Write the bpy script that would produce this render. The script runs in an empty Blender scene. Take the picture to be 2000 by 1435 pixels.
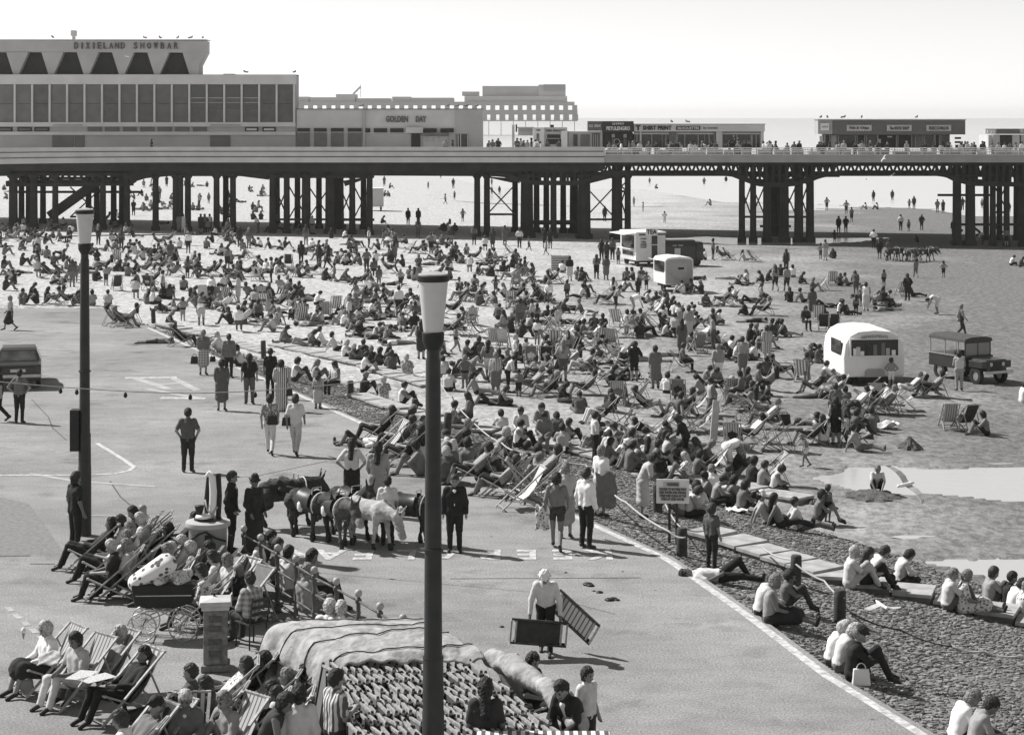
import bpy, math, random
import numpy as np
from mathutils import Vector, Matrix
random.seed(7)
RNG = np.random.default_rng(7)
SC = bpy.context.scene
COL = SC.collection
R = math.radians
# ------------------------------------------------------------------ camera, sky, sun
CZ, F, HY = 9.2, 3800.0, 230.0          # eye height (m), focal length and horizon row in photo pixels
cd = bpy.data.cameras.new('camera'); cam = bpy.data.objects.new('camera', cd); COL.objects.link(cam)
cam.location = (0, 0, CZ); cam.rotation_euler = (R(90), 0, 0)
cd.sensor_width = 36; cd.lens = 36 * F / 2000; cd.shift_y = -(717.5 - HY) / 2000
cd.clip_start = .5; cd.clip_end = 60000
SC.camera = cam
SUN_EL, SUN_AZ = 46, 62                  # azimuth measured from +Y towards -X
w = bpy.data.worlds.new('World'); SC.world = w; w.use_nodes = True
nt = w.node_tree; nt.nodes.clear()
sky = nt.nodes.new('ShaderNodeTexSky'); sky.sky_type = 'NISHITA'; sky.sun_disc = False
sky.sun_elevation = R(SUN_EL); sky.sun_rotation = R(-SUN_AZ)
sky.air_density = 1.0; sky.dust_density = 0.0; sky.ozone_density = 1
bw = nt.nodes.new('ShaderNodeRGBToBW'); tint = nt.nodes.new('ShaderNodeMix'); tint.data_type = 'RGBA'; tint.blend_type = 'MULTIPLY'
tint.inputs[0].default_value = 1; tint.inputs[7].default_value = (1, .994, .985, 1)
bg = nt.nodes.new('ShaderNodeBackground'); bg.inputs[1].default_value = .1
wo = nt.nodes.new('ShaderNodeOutputWorld')
nt.links.new(sky.outputs[0], bw.inputs[0]); nt.links.new(bw.outputs[0], tint.inputs[6]); nt.links.new(tint.outputs[2], bg.inputs[0]); nt.links.new(bg.outputs[0], wo.inputs[0])
sd = bpy.data.lights.new('sun', 'SUN'); sd.energy = 4.8; sd.angle = R(.5); sd.color = (1, .992, .982)
so = bpy.data.objects.new('sun', sd); COL.objects.link(so)
sv = Vector((-math.sin(R(SUN_AZ)) * math.cos(R(SUN_EL)), math.cos(R(SUN_AZ)) * math.cos(R(SUN_EL)), math.sin(R(SUN_EL))))
so.rotation_euler = sv.to_track_quat('Z', 'Y').to_euler(); so.location = (-60, 60, 80)
SC.view_settings.view_transform = 'Standard'; SC.view_settings.look = 'None'; SC.view_settings.gamma = 1
SC.view_settings.exposure = 0.42; SC.view_settings.use_curve_mapping = False
SC.render.engine = 'CYCLES'; SC.cycles.max_bounces = 5; SC.cycles.diffuse_bounces = 2; SC.cycles.glossy_bounces = 2
SC.cycles.transmission_bounces = 3; SC.cycles.volume_bounces = 0; SC.cycles.use_denoising = True
# ------------------------------------------------------------------ materials (the place is photographed in black and white)
MATS = {}
def G(v): return (v, v * .992, v * .985, 1)
def mat(name, v, rough=.8, var=.15, scale=3.0, bump=0.0, bscale=20.0, metal=0.0, spec=.3, coord='Object', v2=None, detail=4):
    if name in MATS: return MATS[name]
    m = bpy.data.materials.new(name); m.use_nodes = True; t = m.node_tree; b = t.nodes['Principled BSDF']
    b.inputs['Roughness'].default_value = rough; b.inputs['Metallic'].default_value = metal; b.inputs['Specular IOR Level'].default_value = spec
    if var or bump or v2 is not None:
        tc = t.nodes.new('ShaderNodeTexCoord')
        if var or v2 is not None:
            n = t.nodes.new('ShaderNodeTexNoise'); n.inputs['Scale'].default_value = scale; n.inputs['Detail'].default_value = detail
            t.links.new(tc.outputs[coord], n.inputs[0])
            r = t.nodes.new('ShaderNodeValToRGB'); r.color_ramp.elements[0].position = .32; r.color_ramp.elements[1].position = .68
            r.color_ramp.elements[0].color = G(v * (1 - var)); r.color_ramp.elements[1].color = G(v2 if v2 is not None else v * (1 + var))
            t.links.new(n.outputs[0], r.inputs[0]); t.links.new(r.outputs[0], b.inputs['Base Color'])
        if bump:
            n2 = t.nodes.new('ShaderNodeTexNoise'); n2.inputs['Scale'].default_value = bscale; n2.inputs['Detail'].default_value = 3
            t.links.new(tc.outputs[coord], n2.inputs[0])
            bp = t.nodes.new('ShaderNodeBump'); bp.inputs['Strength'].default_value = 1; bp.inputs['Distance'].default_value = bump
            t.links.new(n2.outputs[0], bp.inputs['Height']); t.links.new(bp.outputs[0], b.inputs['Normal'])
    if not (var or v2 is not None): b.inputs['Base Color'].default_value = G(v)
    MATS[name] = m; return m
def stripes(name, va, vb, freq, axis=0, rough=.85, duty=.5, vc=None, axis2=None, freq2=None):
    m = bpy.data.materials.new(name); m.use_nodes = True; t = m.node_tree; b = t.nodes['Principled BSDF']; b.inputs['Roughness'].default_value = rough
    tc = t.nodes.new('ShaderNodeTexCoord'); sx = t.nodes.new('ShaderNodeSeparateXYZ'); t.links.new(tc.outputs['Object'], sx.inputs[0])
    def band(ax, fr):
        mu = t.nodes.new('ShaderNodeMath'); mu.operation = 'MULTIPLY'; mu.inputs[1].default_value = fr; t.links.new(sx.outputs[ax], mu.inputs[0])
        fc = t.nodes.new('ShaderNodeMath'); fc.operation = 'FRACT'; t.links.new(mu.outputs[0], fc.inputs[0])
        gt = t.nodes.new('ShaderNodeMath'); gt.operation = 'GREATER_THAN'; gt.inputs[1].default_value = duty; t.links.new(fc.outputs[0], gt.inputs[0]); return gt
    g = band(axis, freq).outputs[0]
    if axis2 is not None:
        g2 = band(axis2, freq2).outputs[0]; ad = t.nodes.new('ShaderNodeMath'); ad.operation = 'ADD'; t.links.new(g, ad.inputs[0]); t.links.new(g2, ad.inputs[1])
        hf = t.nodes.new('ShaderNodeMath'); hf.operation = 'MULTIPLY'; hf.inputs[1].default_value = .5; t.links.new(ad.outputs[0], hf.inputs[0]); g = hf.outputs[0]
    mx = t.nodes.new('ShaderNodeMix'); mx.data_type = 'RGBA'; mx.inputs[6].default_value = G(va); mx.inputs[7].default_value = G(vb); t.links.new(g, mx.inputs[0])
    t.links.new(mx.outputs[2], b.inputs['Base Color']); MATS[name] = m; return m
def floral(name, va, vb, scale):
    m = bpy.data.materials.new(name); m.use_nodes = True; t = m.node_tree; b = t.nodes['Principled BSDF']; b.inputs['Roughness'].default_value = .9
    tc = t.nodes.new('ShaderNodeTexCoord'); v = t.nodes.new('ShaderNodeTexVoronoi'); v.inputs['Scale'].default_value = scale; t.links.new(tc.outputs['Object'], v.inputs[0])
    r = t.nodes.new('ShaderNodeValToRGB'); r.color_ramp.interpolation = 'CONSTANT'; r.color_ramp.elements[0].color = G(vb); r.color_ramp.elements[1].position = .38; r.color_ramp.elements[1].color = G(va)
    t.links.new(v.outputs[0], r.inputs[0]); t.links.new(r.outputs[0], b.inputs['Base Color']); MATS[name] = m; return m
BLK = mat('black_paint', .02, .5, .2); IRON = mat('pier_iron', .022, .7, .4, .8, .01, 6); WHITE = mat('white_paint', .78, .5, .05, 1.5)
RENDER_ = mat('pale_render', .64, .9, .07, .6, .01, 8); RENDER2 = mat('grey_render', .46, .9, .08, .5, .01, 8)
PANEL = mat('grey_infill', .15, .5, .12, 1.2); PANE = mat('window_glass', .03, .08, .2, 1, spec=.6); DARKP = mat('dark_opening', .025, .6, .2)
FASC = mat('fascia_paint', .55, .7, .08, .8, .01, 5); FASCD = mat('fascia_grey', .38, .8, .1, .8)  # the second fascia paint is a plain grey, darker than the first
WOOD = mat('deckchair_wood', .34, .6, .25, 14); WOODD = mat('dark_wood', .05, .75, .35, 6, .01, 20); CONC = mat('step_concrete', .36, .92, .25, 2.6, .006, 14)
KERB = mat('kerb_side', .16, .9, .3, 3, .01, 10)
STEEL = mat('bright_metal', .6, .25, .1, 5, metal=.9); RUB = mat('rubber', .025, .8, .2)
CANV = mat('tarpaulin', .33, .92, .3, 5, .04, 7, detail=9); LAMPG = mat('lamp_glass', .55, .35, .05, 4, spec=.5); POLE = mat('lamp_pole_paint', .035, .45, .2, 4, .002, 30)
PANELS = [PANEL, mat('grey_infill_two', .125, .45, .15, 1.6), mat('grey_infill_three', .175, .55, .12, .9)]
STONE = mat('cap_stone', .5, .85, .15, 5, .004, 40); ROPE = mat('pale_rope', .4, .9, .1, 30)
CL = {'w': [mat('cloth_white', .78, .9, .05, 8, .008, 9), mat('cloth_offwhite', .58, .9, .08, 8, .008, 9)],
      'p': [mat('cloth_pale', .45, .9, .1, 8, .008, 9), mat('cloth_pale_two', .3, .9, .1, 8, .008, 9)],
      'g': [mat('cloth_grey', .15, .9, .15, 8, .008, 9), mat('cloth_grey_two', .1, .9, .15, 8, .008, 9)],
      'd': [mat('cloth_dark', .045, .9, .2, 8, .008, 9), mat('cloth_dark_two', .03, .9, .2, 8, .008, 9)],
      'k': [mat('cloth_black', .022, .9, .2, 8, .006, 9)],
      's': [mat('skin_fair', .27, .55, .06, 8), mat('skin_tan', .17, .55, .06, 8)],
      'z': [stripes('cloth_striped', .62, .1, 15), stripes('cloth_striped_two', .5, .2, 11)],
      'f': [floral('cloth_flowered', .62, .14, 16), floral('cloth_flowered_dark', .2, .6, 18)],
      'c': [stripes('cloth_checked', .5, .2, 10, 0, .9, .5, None, 2, 10)]}
HAIR = {'k': mat('hair_dark', .025, .6, .7, 30, .02, 45), 'n': mat('hair_grey', .2, .7, .6, 30, .02, 45), 'b': mat('hair_white', .44, .7, .4, 30, .02, 45),
        'm': mat('hair_brown', .04, .6, .3, 40, .006, 60), 'h': mat('hat_white', .75, .85, .05, 10), 'j': mat('hat_dark', .03, .8, .2, 10)}
SHOE = mat('shoe_dark', .03, .5, .2); EYE = mat('eye_dark', .02, .3, .1)
CANVAS = [stripes('canvas_stripe_a', .6, .06, 9), stripes('canvas_stripe_b', .55, .16, 7), stripes('canvas_stripe_c', .1, .45, 12, duty=.3), mat('canvas_dark', .045, .9, .2, 10), mat('canvas_grey', .2, .9, .1, 10), stripes('canvas_stripe_d', .7, .2, 8), mat('canvas_pale', .5, .9, .1, 10)]
CANV_WORD = ['boldly striped', 'grey striped', 'dark striped', 'black canvas', 'grey canvas', 'pale striped', 'plain pale canvas']
# ------------------------------------------------------------------ mesh building
class MB:
    def __init__(s): s.v = []; s.f = []; s.m = []; s.mats = []
    def mi(s, m):
        if m not in s.mats: s.mats.append(m)
        return s.mats.index(m)
    def add(s, vs, fs, m):
        o = len(s.v); k = s.mi(m); s.v += [tuple(p) for p in vs]; s.f += [tuple(o + i for i in f) for f in fs]; s.m += [k] * len(fs); return s
    def box(s, c, d, m, rz=0, M=None):
        x, y, z = d[0] / 2, d[1] / 2, d[2] / 2
        vs = [Vector((a * x, b * y, e * z)) for a in (-1, 1) for b in (-1, 1) for e in (-1, 1)]
        if M is None: M = Matrix.Rotation(rz, 3, 'Z')
        vs = [M @ p + Vector(c) for p in vs]
        return s.add(vs, [(0, 1, 3, 2), (4, 6, 7, 5), (0, 4, 5, 1), (2, 3, 7, 6), (0, 2, 6, 4), (1, 5, 7, 3)], m)
    def bb(s, x0, x1, y0, y1, z0, z1, m): return s.box(((x0 + x1) / 2, (y0 + y1) / 2, (z0 + z1) / 2), (x1 - x0, y1 - y0, z1 - z0), m)
    def bar(s, a, b, wd, th, m):
        a, b = Vector(a), Vector(b); d = b - a; L = d.length
        q = d.to_track_quat('Z', 'Y').to_matrix(); return s.box((a + b) / 2, (wd, th, L), m, M=q)
    def tube(s, pts, r, m, n=8, cap=True):
        pts = [Vector(p) for p in pts]; rs = r if isinstance(r, (list, tuple)) else [r] * len(pts); vs = []; fs = []
        up = None
        for i, p in enumerate(pts):
            d = (pts[min(i + 1, len(pts) - 1)] - pts[max(i - 1, 0)]).normalized()
            if up is None: up = Vector((0, 0, 1)) if abs(d.z) < .9 else Vector((1, 0, 0))
            a = d.cross(up).normalized(); b = a.cross(d).normalized(); up = b
            for k in range(n): t = 2 * math.pi * k / n; vs.append(p + (a * math.cos(t) + b * math.sin(t)) * rs[i])
        for i in range(len(pts) - 1):
            for k in range(n): j = (k + 1) % n; fs.append((i * n + k, i * n + j, (i + 1) * n + j, (i + 1) * n + k))
        if cap: fs.append(tuple(range(n - 1, -1, -1))); fs.append(tuple(range((len(pts) - 1) * n, len(pts) * n)))
        return s.add(vs, fs, m)
    def lathe(s, prof, c, m, n=16, sx=1, sy=1):
        c = Vector(c); return s.tubeprof([(r, z) for r, z in prof], c, m, n, sx, sy)
    def tubeprof(s, prof, c, m, n, sx, sy):
        vs = []; fs = []
        for r, z in prof:
            for k in range(n): t = 2 * math.pi * k / n; vs.append(c + Vector((r * math.cos(t) * sx, r * math.sin(t) * sy, z)))
        for i in range(len(prof) - 1):
            for k in range(n): j = (k + 1) % n; fs.append((i * n + k, i * n + j, (i + 1) * n + j, (i + 1) * n + k))
        fs.append(tuple(range(n - 1, -1, -1))); fs.append(tuple(range((len(prof) - 1) * n, len(prof) * n)))
        return s.add(vs, fs, m)
    def prism(s, poly, y0, y1, m):          # poly in (x,z), extruded along y
        n = len(poly); ar = sum(poly[i][0] * poly[(i + 1) % n][1] - poly[(i + 1) % n][0] * poly[i][1] for i in range(n))
        if ar < 0: poly = poly[::-1]
        vs = [(x, y0, z) for x, z in poly] + [(x, y1, z) for x, z in poly]
        fs = [tuple(range(n)), tuple(range(2 * n - 1, n - 1, -1))] + [((i + 1) % n, i, i + n, (i + 1) % n + n) for i in range(n)]
        return s.add(vs, fs, m)
    def mesh(s, name, smooth=False):
        me = bpy.data.meshes.new(name); me.from_pydata(s.v, [], s.f)
        for m in s.mats: me.materials.append(m)
        me.polygons.foreach_set('material_index', s.m)
        if smooth: me.polygons.foreach_set('use_smooth', [True] * len(s.f))
        me.update(); return me
    def build(s, name, parent=None, loc=(0, 0, 0), rz=0, smooth=False, sharp=False):
        me = s.mesh(name, smooth)
        if sharp: me.set_sharp_from_angle(angle=R(35))
        return link(name, me, parent, loc, rz)
def link(name, me, parent=None, loc=(0, 0, 0), rz=0):
    o = bpy.data.objects.new(name, me); COL.objects.link(o); o.parent = parent; o.location = loc; o.rotation_euler = (0, 0, rz); return o
def empty(name, loc=(0, 0, 0), rz=0): return link(name, None, None, loc, rz)
LABELS = []                                # (object, label, photo x) : equal labels get a place in their row at the end
def tag(o, label=None, cat=None, group=None, kind=None, px=None):
    if label: o['label'] = label
    if cat: o['category'] = cat
    if group: o['group'] = group
    if kind: o['kind'] = kind
    if px is not None: LABELS.append((o, px))
    return o
def instance(src, parent=None, loc=None, rz=None):
    c = src.copy(); COL.objects.link(c); c.parent = parent
    if loc is not None: c.location = loc; c.rotation_euler = (0, 0, rz or 0)
    for ch in list(src.children): instance(ch, c)
    return c
def big_mesh(name, V, Fq, mats, mi=None, smooth=True):
    me = bpy.data.meshes.new(name); Fq = np.asarray(Fq); k = Fq.shape[1]
    me.vertices.add(len(V)); me.vertices.foreach_set('co', np.asarray(V, dtype=np.float32).ravel())
    me.loops.add(Fq.size); me.loops.foreach_set('vertex_index', Fq.ravel().astype(np.int32))
    me.polygons.add(len(Fq)); me.polygons.foreach_set('loop_start', np.arange(0, Fq.size, k, dtype=np.int32)); me.polygons.foreach_set('loop_total', np.full(len(Fq), k, dtype=np.int32))
    for m in mats: me.materials.append(m)
    if mi is not None: me.polygons.foreach_set('material_index', np.asarray(mi, dtype=np.int32))
    me.polygons.foreach_set('use_smooth', np.full(len(Fq), smooth)); me.update(calc_edges=True); return me
# ------------------------------------------------------------------ the ground's shape
def tz(Y): return -1.35 * np.clip((np.asarray(Y, float) - 50) / 58, 0, 1)
def unproj(px, py, zf):
    a = (px - 1000) / F; b = (py - HY) / F; d = 12.0
    def g(d): return CZ - b * d - zf(a * d, d)
    while g(d) > 0 and d < 3000: d *= 1.01
    lo, hi = d / 1.01, d
    for _ in range(30):
        m = (lo + hi) / 2
        if g(m) > 0: lo = m
        else: hi = m
    return a * hi, hi
EDGE = [unproj(x, y, lambda X, Y: float(tz(Y))) for x, y in [(2140, 1640), (1830, 1435), (1640, 1320), (1480, 1200), (1320, 1090), (830, 876), (698, 817), (590, 769), (290, 637), (215, 602)]]
EY = np.array([p[1] for p in EDGE]); EX = np.array([p[0] for p in EDGE])
YEND = EY[-1]
def XE(Y): return np.interp(Y, EY, EX) + np.where(np.asarray(Y) < EY[0], (EY[0] - Y) * .3, 0)
def vnoise(X, Y, s, seed=0):
    x = np.asarray(X) / s + seed * 17.3; y = np.asarray(Y) / s + seed * 9.1; xi = np.floor(x); yi = np.floor(y); fx = x - xi; fy = y - yi
    fx = fx * fx * (3 - 2 * fx); fy = fy * fy * (3 - 2 * fy)
    def h(a, b): v = np.sin(a * 127.1 + b * 311.7 + seed) * 43758.5453; return v - np.floor(v)
    return (h(xi, yi) * (1 - fx) + h(xi + 1, yi) * fx) * (1 - fy) + (h(xi, yi + 1) * (1 - fx) + h(xi + 1, yi + 1) * fx) * fy - .5
SEA = -2.75
SHX = np.array([-400, -60, -28, -12, -6, 0, 22, 30, 48, 70, 400]); SHY = np.array([620, 470, 400, 385, 345, 330, 325, 275, 262, 242, 200])
def sand_z(X, Y):
    X = np.asarray(X, float); Y = np.asarray(Y, float)
    z = -1.75 - .018 * np.clip(X, -60, 60)
    ys = np.interp(X, SHX, SHY)
    t = np.clip((Y - 178) / (ys - 178), 0, 3); z = z + (SEA - z) * np.where(t < 1, t, 1) - .6 * np.clip(t - 1, 0, 2)
    return z
def ground(X, Y):
    s = sand_z(X, Y); dist = (X - XE(Y)) * .92
    rev = tz(Y) - .05 - .2 * np.maximum(dist, 0)
    z = np.where(Y < YEND, np.maximum(s, rev), s)
    z = np.where((dist < 0) & (Y < YEND), tz(Y), z)
    return z
def on(px, py, h=0.0): 
    X, Y = unproj(px, py, lambda X, Y: float(ground(X, Y)) + h); return Vector((X, Y, float(ground(X, Y)) + h))
def pxat(px, d): return (px - 1000) * d / F
def pzat(py, d): return CZ - (py - HY) * d / F
POOLS = []
def pool(pts):
    POOLS.append(np.array([tuple(on(x, y))[:2] for x, y in pts]))
pool([(1575, 930), (1640, 916), (1750, 912), (1880, 914), (2200, 920), (2200, 1010), (2000, 990), (1900, 978), (1820, 966), (1760, 968), (1700, 962), (1640, 952), (1600, 944)])
pool([(1810, 1094), (1870, 1089), (1960, 1092), (2200, 1098), (2200, 1200), (2000, 1158), (1940, 1140), (1890, 1122), (1840, 1106)])
pool([(1285, 463), (1380, 461), (1450, 465), (1600, 468), (1690, 469), (1640, 474), (1560, 476), (1440, 475), (1340, 470)])
pool([(1750, 1046), (1800, 1040), (1850, 1044), (1830, 1050), (1780, 1051)])
pool([(1870, 1058), (1910, 1053), (1950, 1057), (1910, 1063)])
pool([(1420, 402), (1500, 398), (1600, 400), (1700, 405), (1600, 409), (1480, 408)])
pool([(870, 386), (930, 383), (1000, 386), (1180, 395), (1250, 401), (1150, 402), (960, 394)])
def sdpoly(X, Y, P):
    d = np.full(X.shape, 1e9); ins = np.zeros(X.shape, bool); n = len(P)
    for i in range(n):
        ax, ay = P[i]; bx, by = P[(i + 1) % n]; ex, ey = bx - ax, by - ay; t = np.clip(((X - ax) * ex + (Y - ay) * ey) / (ex * ex + ey * ey), 0, 1)
        d = np.minimum(d, np.hypot(X - ax - ex * t, Y - ay - ey * t))
        c = ((ay > Y) != (by > Y)) & (X < (bx - ax) * (Y - ay) / (by - ay + 1e-12) + ax); ins ^= c
    return np.where(ins, -d, d)
def relief(X, Y):
    k = np.clip(1 - (Y - 60) / 160, .25, 1)
    k = k * np.clip(1.6 - Y / 170, .12, 1)
    return (vnoise(X, Y, 3.1, 1) * .10 + vnoise(X, Y, 1.1, 2) * .07 + vnoise(X, Y, .42, 3) * .05 * (Y < 130)) * k
ys = [14.0]
while ys[-1] < 700: ys.append(ys[-1] * 1.0045 if ys[-1] < 200 else ys[-1] * 1.012)
ys = np.array(ys); NXc = 420; u = np.linspace(-1, 1, NXc)
Yg = np.repeat(ys[:, None], NXc, 1); Xg = u[None, :] * (np.maximum(.30 * ys, 16)[:, None] + 6)
base = ground(Xg, Yg); dE = (Xg - XE(Yg)) * .92; intar = (dE < 0.0) & (Yg < YEND)
onsand = (base <= sand_z(Xg, Yg) + 1e-4)
Zg = base + np.where(onsand, relief(Xg, Yg), relief(Xg, Yg) * .35 - .03)
Zg = np.where(intar, base - .3 * np.clip(-dE / .6, .25, 1), Zg)
for P in POOLS:
    sdp = sdpoly(Xg, Yg, P); lvl = float(np.mean(sand_z(P[:, 0], P[:, 1])))
    sc = max(.8, (P[:, 1].mean() / 60) ** 1.3)
    sdn = sdp + (vnoise(Xg, Yg, 2.2 * sc, 5) * 1.2 + vnoise(Xg, Yg, .8 * sc, 6) * .7) * sc
    Zg = np.where((sdp < 4 * sc) & ~intar, np.where(sdn < 0, lvl - .05 - .02 * np.minimum(-sdn, 3), Zg * np.clip(sdn / 2.5, 0, 1) + (lvl + .03 + relief(Xg, Yg) * .4) * (1 - np.clip(sdn / 2.5, 0, 1))), Zg)
idx = np.arange(len(ys) * NXc).reshape(len(ys), NXc)
Fq = np.stack([idx[:-1, :-1], idx[:-1, 1:], idx[1:, 1:], idx[1:, :-1]], -1).reshape(-1, 4)
def sand_material():
    m = bpy.data.materials.new('beach_sand'); m.use_nodes = True; t = m.node_tree; b = t.nodes['Principled BSDF']; b.inputs['Roughness'].default_value = .95; b.inputs['Specular IOR Level'].default_value = .15
    tc = t.nodes.new('ShaderNodeTexCoord'); N = t.nodes.new; L = t.links.new
    def noise(s, d=4, sc=None):
        n = N('ShaderNodeTexNoise'); n.inputs['Scale'].default_value = s; n.inputs['Detail'].default_value = d
        if sc: mp = N('ShaderNodeMapping'); mp.inputs['Scale'].default_value = sc; L(tc.outputs['Object'], mp.inputs[0]); L(mp.outputs[0], n.inputs[0])
        else: L(tc.outputs['Object'], n.inputs[0])
        return n
    sx = N('ShaderNodeSeparateXYZ'); L(tc.outputs['Object'], sx.inputs[0])
    # damp sand lies low, towards the sea side (x) and near the steps
    f = N('ShaderNodeMath'); f.operation = 'MULTIPLY_ADD'; f.inputs[1].default_value = .022; f.inputs[2].default_value = .30; L(sx.outputs[0], f.inputs[0])
    g = N('ShaderNodeMath'); g.operation = 'MULTIPLY_ADD'; g.inputs[1].default_value = -.0032; L(sx.outputs[1], g.inputs[0]); L(f.outputs[0], g.inputs[2])
    n1 = noise(.12, 5); h = N('ShaderNodeMath'); h.operation = 'MULTIPLY_ADD'; h.inputs[1].default_value = 1.0; L(n1.outputs[0], h.inputs[0]); L(g.outputs[0], h.inputs[2])
    r = N('ShaderNodeValToRGB'); r.color_ramp.elements[0].position = .35; r.color_ramp.elements[0].color = G(.54); r.color_ramp.elements[1].position = .95; r.color_ramp.elements[1].color = G(.2); L(h.outputs[0], r.inputs[0])
    n2 = noise(3.4, 9, (1, .7, 1)); n2.inputs['Roughness'].default_value = .68; r2 = N('ShaderNodeValToRGB'); r2.color_ramp.elements[0].position = .36; r2.color_ramp.elements[0].color = (.55, .55, .55, 1); r2.color_ramp.elements[1].position = .6; r2.color_ramp.elements[1].color = (1.12, 1.12, 1.12, 1); L(n2.outputs[0], r2.inputs[0])
    mx = N('ShaderNodeMix'); mx.data_type = 'RGBA'; mx.blend_type = 'MULTIPLY'; mx.inputs[0].default_value = 1; L(r.outputs[0], mx.inputs[6]); L(r2.outputs[0], mx.inputs[7])
    L(mx.outputs[2], b.inputs['Base Color'])
    n3 = noise(5.5, 8); n3.inputs['Roughness'].default_value = .7; bp = N('ShaderNodeBump'); bp.inputs['Distance'].default_value = .09; bp.inputs['Strength'].default_value = 1; L(n3.outputs[0], bp.inputs['Height']); L(bp.outputs[0], b.inputs['Normal'])
    return m
SAND = sand_material()
beach = link('beach', big_mesh('beach', np.stack([Xg, Yg, Zg], -1).reshape(-1, 3), Fq, [SAND])); tag(beach, 'wide sandy beach with footprints', kind='structure')
def water_material(name, v, rough, bs, bd, trans=.0, sc=(1, 1, 1)):
    m = bpy.data.materials.new(name); m.use_nodes = True; t = m.node_tree; b = t.nodes['Principled BSDF']
    b.inputs['Base Color'].default_value = G(v); b.inputs['Roughness'].default_value = rough; b.inputs['IOR'].default_value = 1.33; b.inputs['Specular IOR Level'].default_value = .5
    tc = t.nodes.new('ShaderNodeTexCoord'); n = t.nodes.new('ShaderNodeTexNoise'); n.inputs['Scale'].default_value = bs; n.inputs['Detail'].default_value = 4
    mp = t.nodes.new('ShaderNodeMapping'); mp.inputs['Scale'].default_value = sc; t.links.new(tc.outputs['Object'], mp.inputs[0]); t.links.new(mp.outputs[0], n.inputs[0])
    bp = t.nodes.new('ShaderNodeBump'); bp.inputs['Distance'].default_value = bd; t.links.new(n.outputs[0], bp.inputs['Height']); t.links.new(bp.outputs[0], b.inputs['Normal'])
    return m
WAT = water_material('pool_water', .44, .18, 2.0, .012); SEAM = water_material('sea_water', .55, .3, .25, .1, sc=(.5, 1, 1))
for P in POOLS:
    lvl = float(np.mean(sand_z(P[:, 0], P[:, 1]))) - .012; c = P.mean(0); Q = c + (P - c) * 1.25
    mb = MB(); mb.add([(x, y, lvl) for x, y in Q], [tuple(range(len(Q)))[::-1]], WAT); o = mb.build('water'); tag(o, 'shallow pool of bright water lying on the sand', kind='structure')
mb = MB(); rr = [(-30000, 236), (30000, 236), (30000, 45000), (-30000, 45000)]; mb.add([(x, y, SEA) for x, y in rr], [(0, 1, 2, 3)], SEAM); tag(mb.build('sea'), 'pale calm sea reaching to the horizon', kind='structure')
mb = MB(); mb.add([(-30000, -3000, -6), (30000, -3000, -6), (30000, 720, -6), (-30000, 720, -6)], [(0, 1, 2, 3)], SAND); tag(mb.build('seabed'), kind='structure')
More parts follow.
